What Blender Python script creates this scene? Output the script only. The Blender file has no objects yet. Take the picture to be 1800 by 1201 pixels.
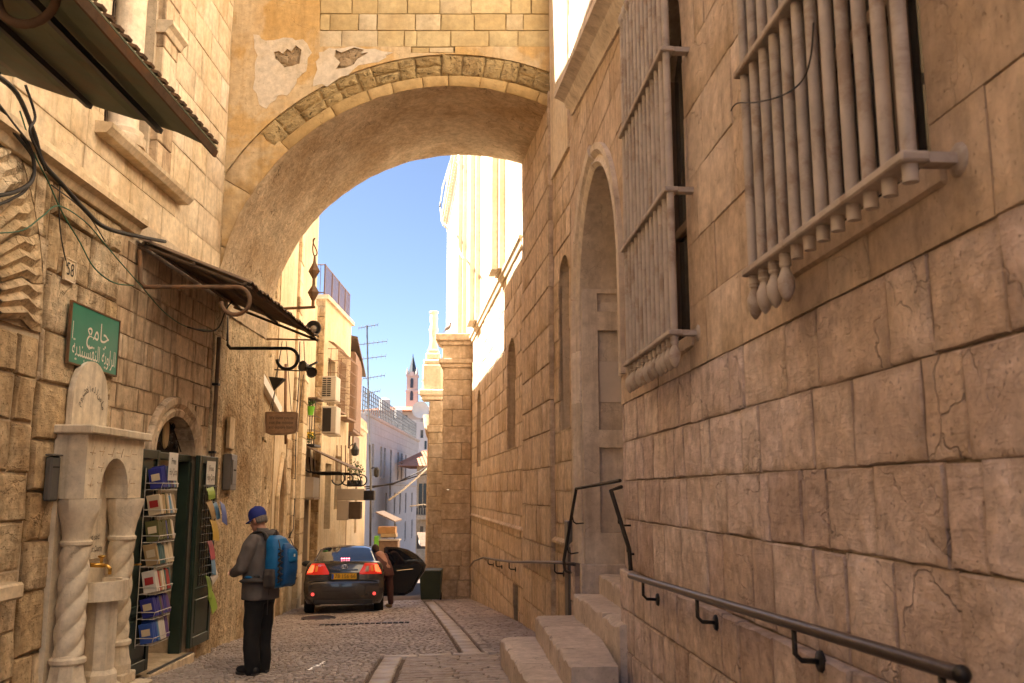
import bpy, bmesh, math, random
from mathutils import Vector as V, Matrix
from mathutils.geometry import delaunay_2d_cdt
R_ = math.radians
PI = math.pi
sc = bpy.context.scene
COL = sc.collection

# ------------------------------------------------------------------ camera, sky, sun, exposure
FPX = 1600.0                     # focal length in photo pixels (1800 wide)
PITCH = math.atan(264 / FPX)
cam_d = bpy.data.cameras.new('camera')
cam = bpy.data.objects.new('camera', cam_d)
COL.objects.link(cam)
cam_d.sensor_width = 36.0
cam_d.lens = 36.0 * FPX / 1800
cam_d.clip_start = 0.05
cam_d.clip_end = 3000
cam.location = (0, 0, 0)         # eye height: about 1.9 m above the paving by the door
cam.rotation_euler = (PI / 2 + PITCH, 0, 0)
cam_d.dof.use_dof = True
cam_d.dof.focus_distance = 11.5
cam_d.dof.aperture_fstop = 4.0
sc.camera = cam

SUN_EL, SUN_AZ = R_(49), R_(-84)   # azimuth from +Y towards +X: the sun stands to the left, a touch ahead
world = bpy.data.worlds.new('World')
sc.world = world
world.use_nodes = True
wn = world.node_tree
bg = wn.nodes['Background']
sky = wn.nodes.new('ShaderNodeTexSky')
sky.sky_type = 'NISHITA'
sky.sun_disc = False
sky.sun_elevation = SUN_EL
sky.sun_rotation = SUN_AZ
sky.altitude = 700
sky.air_density = 0.62
sky.dust_density = 1.6
sky.ozone_density = 1.0
wn.links.new(sky.outputs[0], bg.inputs[0])
bg.inputs[1].default_value = 0.05
sun_d = bpy.data.lights.new('sun', 'SUN')
sun_d.energy = 5.0
sun_d.angle = R_(0.53)
sun_d.color = (1.0, 0.91, 0.78)
sun = bpy.data.objects.new('sun', sun_d)
COL.objects.link(sun)
sdir = V((math.sin(SUN_AZ) * math.cos(SUN_EL), math.cos(SUN_AZ) * math.cos(SUN_EL), math.sin(SUN_EL)))
sun.rotation_euler = sdir.to_track_quat('Z', 'Y').to_euler()
sun.location = sdir * 60
sc.view_settings.view_transform = 'Standard'
sc.view_settings.look = 'None'
sc.view_settings.gamma = 1.0
sc.view_settings.exposure = 2.6
sc.render.engine = 'CYCLES'
sc.cycles.max_bounces = 10
sc.cycles.diffuse_bounces = 7
sc.cycles.glossy_bounces = 4
sc.cycles.transmission_bounces = 6
sc.cycles.use_denoising = True
sc.cycles.sample_clamp_indirect = 8
sc.cycles.caustics_reflective = False
sc.cycles.caustics_refractive = False

# ------------------------------------------------------------------ survey helpers (photo pixel -> place on a known plane)
_C, _S = math.cos(PITCH), math.sin(PITCH)
def ray(px, py):
    u = (px - 900) / FPX; v = (600.5 - py) / FPX
    return V((u, _C - v * _S, _S + v * _C))
def at(px, py, y):
    d = ray(px, py); return d * (y / d.y)

class Frame:
    """vertical wall plane: s along, z up, o out towards the street"""
    def __init__(s, a, b, left):
        s.a = V((a[0], a[1], 0)); e = V((b[0], b[1], 0)) - s.a
        s.L = e.length; s.u = e / s.L
        n = V((s.u.y, -s.u.x, 0))           # to the right of travel
        s.n = n if left else -n
    def P(s, t, z, o=0.0):
        p = s.a + s.u * t + s.n * o; return V((p.x, p.y, z))
    def uv(s, px, py, o=0.0):
        d = ray(px, py); a = s.a + s.n * o
        t = a.dot(s.n) / d.dot(s.n); p = d * t
        return ((p - a).dot(s.u), p.z)
    def sy(s, y):
        return (y - s.a.y) / s.u.y
FR = Frame((1.5 - .0672 * -4, -4), (.747, 11.2), False)     # near right wall
FF = Frame((.747, 11.2), (-4.206, 50.2), False)             # right wall beyond the portal
FL = Frame((-4.0, -4), (-4.0, 12.6), True)                  # near left wall: s = y + 4
FG = Frame((-4.13, 12.6), (-9.13, 52.6), True)              # left wall beyond the arch

def lerp_tab(tab, y):
    for (y0, v0), (y1, v1) in zip(tab, tab[1:]):
        if y <= y1: return v0 + (v1 - v0) * (y - y0) / (y1 - y0)
    return tab[-1][1]
GP = [(-30, -1.6), (7, -1.72), (10, -1.80), (14.6, -2.08), (22.5, -2.65), (26.2, -2.95), (40, -4.3), (70, -7.6), (120, -11), (160, -9), (300, 12), (600, 28), (1600, 30)]
def zg(x, y):
    xr = .5 - .127 * max(0, y - 11)
    return lerp_tab(GP, y) - .034 * max(0, min(4.2, xr - x))

# ------------------------------------------------------------------ objects
ORI = {}
def thing(name, label, cat, loc=(0, 0, 0), group=None, kind=None):
    o = bpy.data.objects.new(name, None); COL.objects.link(o)
    o.location = loc; o.empty_display_size = .2
    ORI[o] = V(loc)
    return tag(o, label, cat, group, kind)
def tag(o, label=None, cat=None, group=None, kind=None):
    if label: o['label'] = label
    if cat: o['category'] = cat
    if group: o['group'] = group
    if kind: o['kind'] = kind
    return o
def new_obj(name, me, parent=None, origin=None):
    o = bpy.data.objects.new(name, me); COL.objects.link(o)
    if parent is not None:
        o.parent = parent; ORI[o] = ORI[parent]
    else:
        ORI[o] = V(origin) if origin is not None else V((0, 0, 0)); o.location = ORI[o]
    return o
def copy_tree(o, parent=None, delta=None):
    c = o.copy(); COL.objects.link(c)
    if parent is not None: c.parent = parent
    ORI[c] = ORI[o]
    if delta is not None: c.location = o.location + V(delta); ORI[c] = ORI[o] + V(delta)
    for ch in o.children: copy_tree(ch, c)
    return c

def inpoly(x, y, poly):
    r = False; j = len(poly) - 1
    for i in range(len(poly)):
        a, b = poly[i], poly[j]
        if (a[1] > y) != (b[1] > y) and x < (b[0] - a[0]) * (y - a[1]) / (b[1] - a[1]) + a[0]: r = not r
        j = i
    return r
def region(outer, holes):
    vs = []; es = []
    for loop in [outer] + list(holes):
        b = len(vs); n = len(loop)
        vs += [V((p[0], p[1])) for p in loop]
        es += [(b + i, b + (i + 1) % n) for i in range(n)]
    r = delaunay_2d_cdt(vs, es, [], 0, 1e-5)
    ov, of = r[0], r[2]
    keep = []
    for f in of:
        cx = sum(ov[i].x for i in f) / len(f); cy = sum(ov[i].y for i in f) / len(f)
        if inpoly(cx, cy, outer) and not any(inpoly(cx, cy, h) for h in holes): keep.append(tuple(f))
    used = sorted({i for f in keep for i in f}); mp = {i: k for k, i in enumerate(used)}
    return [(ov[i].x, ov[i].y) for i in used], [tuple(mp[i] for i in f) for f in keep]

class G:
    """collects geometry for ONE mesh object"""
    def __init__(s): s.v = []; s.f = []
    def add(s, vs, fs):
        b = len(s.v); s.v += [V(p) for p in vs]; s.f += [tuple(b + i for i in f) for f in fs]; return s
    def box(s, c, size, ax=None):
        x, y, z = ax if ax else (V((1, 0, 0)), V((0, 1, 0)), V((0, 0, 1)))
        c = V(c); h = [k / 2 for k in size]
        vs = [c + x * (h[0] * i) + y * (h[1] * j) + z * (h[2] * k) for i in (-1, 1) for j in (-1, 1) for k in (-1, 1)]
        return s.add(vs, [(0, 1, 3, 2), (4, 6, 7, 5), (0, 4, 5, 1), (2, 3, 7, 6), (0, 2, 6, 4), (1, 5, 7, 3)])
    def cbox(s, c, size, ch, ax=None):
        """box with chamfered edges"""
        x, y, z = ax if ax else (V((1, 0, 0)), V((0, 1, 0)), V((0, 0, 1)))
        c = V(c); h = [k / 2 for k in size]; ch = min(ch, min(h) * .9)
        vs = []; idx = {}
        for i in (-1, 1):
            for j in (-1, 1):
                for k in (-1, 1):
                    for a in range(3):
                        d = [h[q] - (0 if q == a else ch) for q in range(3)]
                        idx[i, j, k, a] = len(vs)
                        vs.append(c + x * (d[0] * i) + y * (d[1] * j) + z * (d[2] * k))
        I = idx; fs = []
        for i in (-1, 1):
            fs.append((I[i, -1, -1, 0], I[i, 1, -1, 0], I[i, 1, 1, 0], I[i, -1, 1, 0]))
            fs.append((I[-1, i, -1, 1], I[1, i, -1, 1], I[1, i, 1, 1], I[-1, i, 1, 1]))
            fs.append((I[-1, -1, i, 2], I[1, -1, i, 2], I[1, 1, i, 2], I[-1, 1, i, 2]))
            for j in (-1, 1):
                fs.append((I[i, j, -1, 0], I[i, j, 1, 0], I[i, j, 1, 1], I[i, j, -1, 1]))
                fs.append((I[i, -1, j, 0], I[i, 1, j, 0], I[i, 1, j, 2], I[i, -1, j, 2]))
                fs.append((I[-1, i, j, 1], I[1, i, j, 1], I[1, i, j, 2], I[-1, i, j, 2]))
                for k in (-1, 1): fs.append((I[i, j, k, 0], I[i, j, k, 1], I[i, j, k, 2]))
        return s.add(vs, fs)
    def wbox(s, fr, s0, s1, z0, z1, o0, o1, ch=0):
        c = fr.P((s0 + s1) / 2, (z0 + z1) / 2, (o0 + o1) / 2); size = (abs(s1 - s0), abs(o1 - o0), abs(z1 - z0))
        ax = (fr.u, fr.n, V((0, 0, 1)))
        return s.cbox(c, size, ch, ax) if ch else s.box(c, size, ax)
    def tube(s, pts, r, seg=8, closed=False, caps=True, flat=1.0):
        pts = [V(p) for p in pts]; n = len(pts)
        rs = r if isinstance(r, (list, tuple)) else [r] * n
        b = len(s.v); up = None
        for i, p in enumerate(pts):
            if closed: t = pts[(i + 1) % n] - pts[i - 1]
            else: t = pts[min(i + 1, n - 1)] - pts[max(i - 1, 0)]
            t.normalize()
            if up is None:
                up = V((0, 0, 1)) if abs(t.z) < .9 else V((1, 0, 0))
            x = t.cross(up)
            if x.length < 1e-4: x = t.cross(V((0, 1, 0)))
            x.normalize(); yv = x.cross(t); up = yv
            for k in range(seg):
                a = 2 * PI * k / seg
                s.v.append(p + x * (math.cos(a) * rs[i]) + yv * (math.sin(a) * rs[i] * flat))
        m = n if closed else n - 1
        for i in range(m):
            for k in range(seg):
                a0 = b + i * seg + k; a1 = b + i * seg + (k + 1) % seg
                c0 = b + ((i + 1) % n) * seg + k; c1 = b + ((i + 1) % n) * seg + (k + 1) % seg
                s.f.append((a0, a1, c1, c0))
        if caps and not closed:
            s.f.append(tuple(b + k for k in range(seg))); s.f.append(tuple(b + (n - 1) * seg + k for k in range(seg)))
        return s
    def lathe(s, prof, o, seg=16, ax=None, fn=None):
        """prof [(r,h)] around axis ax[2]; fn(angle,h,r)->r"""
        x, y, z = ax if ax else (V((1, 0, 0)), V((0, 1, 0)), V((0, 0, 1)))
        o = V(o); b = len(s.v)
        for r, h in prof:
            for k in range(seg):
                a = 2 * PI * k / seg; rr = fn(a, h, r) if fn else r
                s.v.append(o + x * (math.cos(a) * rr) + y * (math.sin(a) * rr) + z * h)
        for i in range(len(prof) - 1):
            for k in range(seg):
                s.f.append((b + i * seg + k, b + i * seg + (k + 1) % seg, b + (i + 1) * seg + (k + 1) % seg, b + (i + 1) * seg + k))
        s.f.append(tuple(b + k for k in range(seg))); s.f.append(tuple(b + (len(prof) - 1) * seg + k for k in range(seg)))
        return s
    def ball(s, c, r, seg=12, rings=8, ax=None):
        if not isinstance(r, (tuple, list)): r = (r, r, r)
        x, y, z = ax if ax else (V((1, 0, 0)), V((0, 1, 0)), V((0, 0, 1)))
        c = V(c); vs = [c - z * r[2]]; fs = []
        for i in range(1, rings):
            t = PI * i / rings
            for k in range(seg):
                a = 2 * PI * k / seg
                vs.append(c + x * (r[0] * math.sin(t) * math.cos(a)) + y * (r[1] * math.sin(t) * math.sin(a)) - z * (r[2] * math.cos(t)))
        vs.append(c + z * r[2]); e = len(vs) - 1
        for k in range(seg):
            fs.append((0, 1 + (k + 1) % seg, 1 + k))
            for i in range(rings - 2):
                a = 1 + i * seg
                fs.append((a + k, a + (k + 1) % seg, a + seg + (k + 1) % seg, a + seg + k))
            a = 1 + (rings - 2) * seg
            fs.append((a + k, a + (k + 1) % seg, e))
        return s.add(vs, fs)
    def slab(s, fr, outer, holes, o0, o1):
        """plate between offsets o0 (back) and o1 (front) of polygon 'outer' minus holes, in wall coordinates"""
        P, T = region(outer, holes)
        P_ = fr.P if hasattr(fr, 'P') else fr
        n = len(P); b = len(s.v)
        s.v += [P_(p[0], p[1], o1) for p in P] + [P_(p[0], p[1], o0) for p in P]
        cnt = {}
        for f in T:
            s.f.append(tuple(b + i for i in f)); s.f.append(tuple(b + n + i for i in reversed(f)))
            for i in range(len(f)):
                e = (f[i], f[(i + 1) % len(f)])
                cnt[tuple(sorted(e))] = cnt.get(tuple(sorted(e)), 0) + 1
        for (i, j), c in cnt.items():
            if c == 1: s.f.append((b + i, b + j, b + n + j, b + n + i))
        return s
    def prism(s, fr, poly, o0, o1): return s.slab(fr, poly, [], o0, o1)
    def sweep(s, fr_pts, prof):
        """sweep a closed 2D profile [(a,b)] along points with given (pos, adir, bdir)"""
        b = len(s.v); m = len(prof)
        for p, A, B in fr_pts:
            for x, y in prof: s.v.append(V(p) + V(A) * x + V(B) * y)
        for i in range(len(fr_pts) - 1):
            for k in range(m):
                s.f.append((b + i * m + k, b + i * m + (k + 1) % m, b + (i + 1) * m + (k + 1) % m, b + (i + 1) * m + k))
        s.f.append(tuple(b + k for k in range(m))); s.f.append(tuple(b + (len(fr_pts) - 1) * m + k for k in range(m)))
        return s
    def run(s, fr, s0, s1, z, prof):
        """moulding along a wall: profile [(out, up)]"""
        return s.sweep([(fr.P(t, z), fr.n, V((0, 0, 1))) for t in (s0, s1)], prof)
    def obj(s, name, mat, parent=None, smooth=False, origin=None, label=None, cat=None, group=None, kind=None, recalc=True):
        me = bpy.data.meshes.new(name)
        if parent is not None: org = ORI[parent]
        elif origin is not None: org = V(origin)
        elif parent is None and s.v:
            xs = [p.x for p in s.v]; ys = [p.y for p in s.v]
            org = V(((min(xs) + max(xs)) / 2, (min(ys) + max(ys)) / 2, min(p.z for p in s.v)))
        me.from_pydata([p - org for p in s.v], [], s.f)
        if recalc:
            bm = bmesh.new(); bm.from_mesh(me); bmesh.ops.recalc_face_normals(bm, faces=bm.faces); bm.to_mesh(me); bm.free()
        if smooth: me.polygons.foreach_set('use_smooth', [True] * len(me.polygons))
        if smooth == 'auto':
            me.set_sharp_from_angle(angle=R_(38))
        if mat: me.materials.append(mat)
        o = new_obj(name, me, parent, org)
        return tag(o, label, cat, group, kind)

def rect(s0, s1, z0, z1): return [(s0, z0), (s1, z0), (s1, z1), (s0, z1)]
def archpoly(s0, s1, z0, zs, rise, n=14, pointed=0):
    """opening with a (pointed) arched head springing at zs"""
    c = (s0 + s1) / 2; w = (s1 - s0) / 2
    pts = [(s0, z0), (s1, z0)]
    for i in range(n + 1):
        a = PI * i / n; x = math.cos(a); y = math.sin(a)
        if pointed:                       # two arcs meeting in a point
            Rr = (w * w + rise * rise) / (2 * w); am = math.asin(rise / Rr)
            t = am * (1 - abs(1 - 2 * i / n)); sx = 1 if i <= n / 2 else -1
            pts.append((c + sx * (w - Rr + Rr * math.cos(t)), zs + Rr * math.sin(t))); continue
        pts.append((c + w * x, zs + rise * y))
    return pts

def stone_geo(fr, q, o, back, rng, nx=2, ny=2, ch=.012, rough=.006, jit=.004):
    """one dressed stone: quad q=[(s,z)x4] with chamfered, slightly uneven face"""
    P_ = fr.P if hasattr(fr, 'P') else fr
    q = [(p[0] + rng.uniform(-jit, jit), p[1] + rng.uniform(-jit, jit)) for p in q]
    w = max(.02, math.hypot(q[1][0] - q[0][0], q[1][1] - q[0][1])); h = max(.02, math.hypot(q[3][0] - q[0][0], q[3][1] - q[0][1]))
    cx, cy = min(.3, ch / w), min(.3, ch / h)
    def bil(a, b):
        return ((q[0][0] * (1 - a) + q[1][0] * a) * (1 - b) + (q[3][0] * (1 - a) + q[2][0] * a) * b,
                (q[0][1] * (1 - a) + q[1][1] * a) * (1 - b) + (q[3][1] * (1 - a) + q[2][1] * a) * b)
    g = G(); I = {}
    tx, ty = rng.uniform(-1, 1) * rough, rng.uniform(-1, 1) * rough
    for i in range(nx + 1):
        for j in range(ny + 1):
            a = cx + (1 - 2 * cx) * i / nx; b = cy + (1 - 2 * cy) * j / ny
            edge = i in (0, nx) or j in (0, ny)
            p = bil(a, b); I[i, j] = len(g.v)
            g.v.append(P_(p[0] + (rng.uniform(-1, 1) * jit if edge else 0), p[1] + (rng.uniform(-1, 1) * jit if edge else 0),
                          o + rng.uniform(-rough, rough) * (.6 if edge else 1) + tx * (a - .5) + ty * (b - .5)))
    for i in range(nx):
        for j in range(ny): g.f.append((I[i, j], I[i + 1, j], I[i + 1, j + 1], I[i, j + 1]))
    ring = [(i, 0) for i in range(nx)] + [(nx, j) for j in range(ny)] + [(i, ny) for i in range(nx, 0, -1)] + [(0, j) for j in range(ny, 0, -1)]
    m = len(ring); b0 = len(g.v)
    for i, j in ring:
        p = bil(i / nx, j / ny); g.v.append(P_(p[0], p[1], o - ch))
    for i, j in ring:
        p = bil(i / nx, j / ny); g.v.append(P_(p[0], p[1], back))
    for k in range(m):
        k2 = (k + 1) % m
        g.f.append((I[ring[k]], I[ring[k2]], b0 + k2, b0 + k)); g.f.append((b0 + k, b0 + k2, b0 + m + k2, b0 + m + k))
    return g

def courses(fr, s0, s1, z0, z1, hs, ls, mat, parent, o=0.0, back=-.05, gap=.010, holes=(), seed=1, ch=.012, rough=.006, jit=.004,
            name='stone', vis=None, pick=None, proud=.0, gv=None, fine=False):
    rng = random.Random(seed); z = z0; row = 0; n = 0
    while z < z1 - .03:
        if isinstance(hs, list): h = hs[row % len(hs)]
        else: h = rng.uniform(*hs)
        if z1 - z - h < h * .4: h = z1 - z
        s = s0 - (rng.uniform(0, ls[1]) if row % 2 else rng.uniform(0, ls[0]))
        while s < s1 - .02:
            l = rng.uniform(*ls)
            if rng.random() < .16: l *= .55
            a, b = max(s, s0), min(s + l, s1)
            if s1 - b < ls[0] * .3: b = s1
            s = max(s + l, b) if b == s1 else s + l
            if b - a < .05: continue
            gg = (gv or gap) * rng.uniform(.6, 1.4)
            q = rect(a + gg / 2, b - gg / 2, z + gap / 2, min(z + h, z1) - gap / 2)
            if vis and not vis(fr.P((a + b) / 2, z + h / 2), max(b - a, h)): continue
            oo = o + rng.uniform(-proud, proud)
            st = 0
            if holes:
                ins = [any(inpoly(q[0][0] + (q[1][0] - q[0][0]) * (i + .5) / 9, q[0][1] + (q[2][1] - q[0][1]) * (j + .5) / 7, H) for H in holes) for i in range(9) for j in range(7)]
                st = 2 if all(ins) else (1 if any(ins) else 0)
            if st == 2: continue
            if st == 1:
                g = G(); hh = [H for H in holes if not (max(p[0] for p in H) < a or min(p[0] for p in H) > b or max(p[1] for p in H) < z or min(p[1] for p in H) > z + h)]
                g.slab(fr, q, hh, back, oo)
                if not g.f: continue
            else:
                g = stone_geo(fr, q, oo, back, rng, (6 if fine else 3) if b - a > .5 else (4 if fine else 2), 4 if fine else 2, ch, rough, jit)
            m = pick(rng, (a + b) / 2, z + h / 2) if pick else mat
            g.obj(name, m, parent, smooth=('auto' if st == 0 else False)); n += 1
        z += h; row += 1
    return n
def in_view(p, size):
    if p.y < 1.2: return False
    y = p.y; m = .35 + size * .5
    return p.z < .60 * y + m and p.z > -.215 * y - m and -.60 * y - m < p.x < .60 * y + m

def text_mesh(body, size, fr_o, u, w, mat, parent, name='lettering', align='CENTER', width=None, extr=.002, spacing=1.0, line=1.0):
    """flat lettering laid on a surface: origin fr_o, reading direction u, up w"""
    c = bpy.data.curves.new(name, 'FONT'); c.body = body; c.size = size; c.align_x = align; c.align_y = 'CENTER'; c.space_line = line
    c.resolution_u = 3
    t = bpy.data.objects.new(name, c); COL.objects.link(t)
    bpy.context.view_layer.update()
    me0 = t.evaluated_get(bpy.context.evaluated_depsgraph_get()).to_mesh()
    vs = [v.co.copy() for v in me0.vertices]; fs = [tuple(p.vertices) for p in me0.polygons]
    bpy.data.objects.remove(t); bpy.data.curves.remove(c)
    if width:
        x0 = min(v.x for v in vs); x1 = max(v.x for v in vs); k = width / (x1 - x0)
        vs = [V(((v.x - (x0 + x1) / 2) * k, v.y, 0)) for v in vs]
    u = V(u).normalized(); w = V(w).normalized(); n = u.cross(w)
    g = G(); g.add([V(fr_o) + u * v.x + w * v.y + n * extr for v in vs], fs)
    return g.obj(name, mat, parent, recalc=False)

def skin_mesh(name, verts, edges, mat, parent, sub=2, root=0, fn=None):
    """verts: {key:(pos, rx, ry)}"""
    keys = list(verts); idx = {k: i for i, k in enumerate(keys)}
    me = bpy.data.meshes.new(name)
    org = ORI[parent]
    me.from_pydata([V(verts[k][0]) - org for k in keys], [(idx[a], idx[b]) for a, b in edges], [])
    o = bpy.data.objects.new(name, me); COL.objects.link(o)
    m = o.modifiers.new('skin', 'SKIN'); m.use_smooth_shade = True; m.branch_smoothing = .6
    sv = me.skin_vertices[0].data
    for k in keys:
        v = verts[k]; sv[idx[k]].radius = (v[1], v[2] if len(v) > 2 else v[1])
        sv[idx[k]].use_root = False
    sv[root].use_root = True
    s2 = o.modifiers.new('sub', 'SUBSURF'); s2.levels = sub; s2.render_levels = sub
    bpy.context.view_layer.update()
    dg = bpy.context.evaluated_depsgraph_get()
    m2 = bpy.data.meshes.new_from_object(o.evaluated_get(dg))
    bpy.data.objects.remove(o); bpy.data.meshes.remove(me)
    m2.name = name
    if fn:
        for v in m2.vertices: v.co = fn(v.co + org) - org
    m2.polygons.foreach_set('use_smooth', [True] * len(m2.polygons))
    m2.materials.clear(); m2.materials.append(mat)
    return new_obj(name, m2, parent)
# ------------------------------------------------------------------ materials (all procedural)
def _new(name):
    m = bpy.data.materials.new(name); m.use_nodes = True
    nt = m.node_tree; b = nt.nodes['Principled BSDF']
    return m, nt, b
def _noise(nt, vec, scale, detail=4, rough=.55, dist=0.0):
    n = nt.nodes.new('ShaderNodeTexNoise'); n.inputs['Scale'].default_value = scale
    n.inputs['Detail'].default_value = detail; n.inputs['Roughness'].default_value = rough; n.inputs['Distortion'].default_value = dist
    nt.links.new(vec, n.inputs['Vector']); return n.outputs['Fac']
def _ramp(nt, fac, stops):
    r = nt.nodes.new('ShaderNodeValToRGB'); e = r.color_ramp.elements
    while len(e) < len(stops): e.new(.5)
    for k, (p, c) in enumerate(stops):
        e[k].position = p; e[k].color = (c[0], c[1], c[2], 1) if isinstance(c, (tuple, list)) else (c, c, c, 1)
    nt.links.new(fac, r.inputs[0]); return r.outputs[0]
def _mix(nt, fac, a, b, mode='MIX'):
    m = nt.nodes.new('ShaderNodeMix'); m.data_type = 'RGBA'; m.blend_type = mode
    for sock, val in ((m.inputs[0], fac), (m.inputs[6], a), (m.inputs[7], b)):
        if isinstance(val, (int, float)): sock.default_value = val
        elif isinstance(val, (tuple, list)): sock.default_value = (*val, 1)
        else: nt.links.new(val, sock)
    return m.outputs[2]
def _math(nt, op, a, b=None):
    m = nt.nodes.new('ShaderNodeMath'); m.operation = op
    for i, v in enumerate((a, b)):
        if v is None: continue
        if isinstance(v, (int, float)): m.inputs[i].default_value = v
        else: nt.links.new(v, m.inputs[i])
    return m.outputs[0]
def _pos(nt, scale=(1, 1, 1), rnd=0.0):
    g = nt.nodes.new('ShaderNodeNewGeometry'); mp = nt.nodes.new('ShaderNodeMapping')
    mp.inputs['Scale'].default_value = scale
    nt.links.new(g.outputs['Position'], mp.inputs['Vector'])
    if rnd:
        oi = nt.nodes.new('ShaderNodeObjectInfo'); c = nt.nodes.new('ShaderNodeCombineXYZ')
        r = _math(nt, 'MULTIPLY', oi.outputs['Random'], rnd)
        for i in range(3): nt.links.new(r, c.inputs[i])
        nt.links.new(c.outputs[0], mp.inputs['Location'])
    return mp.outputs[0]
def _bump(nt, b, h, strength, dist):
    n = nt.nodes.new('ShaderNodeBump'); n.inputs['Strength'].default_value = strength; n.inputs['Distance'].default_value = dist
    nt.links.new(h, n.inputs['Height']); nt.links.new(n.outputs[0], b.inputs['Normal'])

PALER = (1.06, 1.12, 1.22)               # lifts every stone tint, paler and less red, to offset warm bounce
def stone_mat(name, tints, stain=(.30, .17, .07), stain_amt=.5, streak=.4, grain=.25, pits=.3, bump=.5, bscale=1.0, rough=.9, pale=None, pale_amt=0, bdist=.02, ledge=0, attr=False, crack=.0, light=.0, edge=None, pscale=34, edge_amt=.6):
    """weathered limestone: per-stone tint, ochre stains, rain streaks, grain, pits and relief"""
    m, nt, b = _new(name)
    oi = nt.nodes.new('ShaderNodeObjectInfo')
    rnd = oi.outputs['Random']
    if attr:
        an = nt.nodes.new('ShaderNodeAttribute'); an.attribute_name = 'tint'; rnd = an.outputs['Fac']
    if len(tints) == 1: tints = tints * 2
    tints = [tuple(min(.82, c * k) for c, k in zip(t, PALER)) for t in tints]; stain = tuple(min(.8, c * k) for c, k in zip(stain, PALER))
    col = _ramp(nt, rnd, [(i / max(1, len(tints) - 1), t) for i, t in enumerate(tints)])
    p = _pos(nt, rnd=7.0); pw = _pos(nt)
    big = _noise(nt, pw, 1.1, 5, .6, .4)
    if pale:
        f = _ramp(nt, _noise(nt, pw, .9, 6, .62, .8), [(.47, 0), (.55, pale_amt)])
        col = _mix(nt, f, col, pale)
    if light:
        f = _ramp(nt, _noise(nt, p, 2.3, 5, .62, .5), [(.42, 0), (.66, light)])
        lc = _mix(nt, 1.0, col, (1.32, 1.34, 1.38), 'MULTIPLY'); col = _mix(nt, f, col, lc)
    f1 = _ramp(nt, big, [(.42, 0), (.68, stain_amt)])
    col = _mix(nt, f1, col, stain)
    ps = _pos(nt, (7, 7, .55), rnd=3.0)
    st = _ramp(nt, _noise(nt, ps, 1.0, 5, .65), [(.5, 0), (.72, streak)])
    col = _mix(nt, st, col, tuple(c * .45 for c in stain))
    fine = _noise(nt, p, 11 * bscale, 8, .66)
    g = _ramp(nt, fine, [(.25, 1 - grain), (.75, 1 + grain * .6)])
    col = _mix(nt, 1.0, col, g, 'MULTIPLY')
    pit = _ramp(nt, _noise(nt, p, pscale * bscale, 4, .6), [(.30, 1), (.40, 0)] if pscale < 50 else [(.31, 1), (.37, 0)])
    pitm = _math(nt, 'MULTIPLY', pit, pits)
    col = _mix(nt, pitm, col, tuple(c * .35 for c in stain))
    if edge:                               # grime gathered along the joints of each block, broken up by noise
        tc = nt.nodes.new('ShaderNodeTexCoord'); sp_ = nt.nodes.new('ShaderNodeSeparateXYZ'); nt.links.new(tc.outputs['Generated'], sp_.inputs[0])
        e = None
        for a in edge:
            d = _math(nt, 'ABSOLUTE', _math(nt, 'SUBTRACT', sp_.outputs['XYZ'.index(a.upper())], .5)); e = d if e is None else _math(nt, 'MAXIMUM', e, d)
        e = _math(nt, 'ADD', e, _math(nt, 'MULTIPLY', _math(nt, 'SUBTRACT', _noise(nt, p, 5, 6, .65), .5), .30))
        col = _mix(nt, _ramp(nt, e, [(.42, 0), (.53, edge_amt)]), col, tuple(c * .42 for c in stain))
    ck = None
    if crack:
        nd = nt.nodes.new('ShaderNodeTexNoise'); nd.inputs['Scale'].default_value = 2.2; nd.inputs['Detail'].default_value = 6; nt.links.new(p, nd.inputs['Vector'])
        va = nt.nodes.new('ShaderNodeVectorMath'); va.operation = 'MULTIPLY_ADD'; va.inputs[1].default_value = (.9, .9, .9)
        nt.links.new(nd.outputs['Color'], va.inputs[0]); nt.links.new(p, va.inputs[2])
        vo = nt.nodes.new('ShaderNodeTexVoronoi'); vo.feature = 'DISTANCE_TO_EDGE'; vo.inputs['Scale'].default_value = 1.9; nt.links.new(va.outputs[0], vo.inputs['Vector'])
        ck = _math(nt, 'MULTIPLY', _ramp(nt, vo.outputs['Distance'], [(.0, 1), (.013, 0)]), _ramp(nt, _noise(nt, p, 1.3, 3, .5), [(.50, 0), (.62, 1)]))
        col = _mix(nt, _math(nt, 'MULTIPLY', ck, crack), col, tuple(c * .28 for c in stain))
    nt.links.new(col, b.inputs['Base Color'])
    b.inputs['Roughness'].default_value = rough
    b.inputs['Specular IOR Level'].default_value = .25
    h = _math(nt, 'ADD', _math(nt, 'MULTIPLY', fine, .6), _math(nt, 'MULTIPLY', _noise(nt, p, 3.2 * bscale, 5, .6, .6), 1.0))
    if ledge:
        pl = _pos(nt, (1.2, 1.2, 9), rnd=5.0)
        h = _math(nt, 'ADD', h, _math(nt, 'MULTIPLY', _noise(nt, pl, 1.6, 6, .7, 1.2), ledge))
    h = _math(nt, 'SUBTRACT', h, _math(nt, 'MULTIPLY', pit, .5 * pits))
    if ck is not None: h = _math(nt, 'SUBTRACT', h, _math(nt, 'MULTIPLY', ck, .5))
    _bump(nt, b, h, bump, bdist)
    return m
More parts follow.
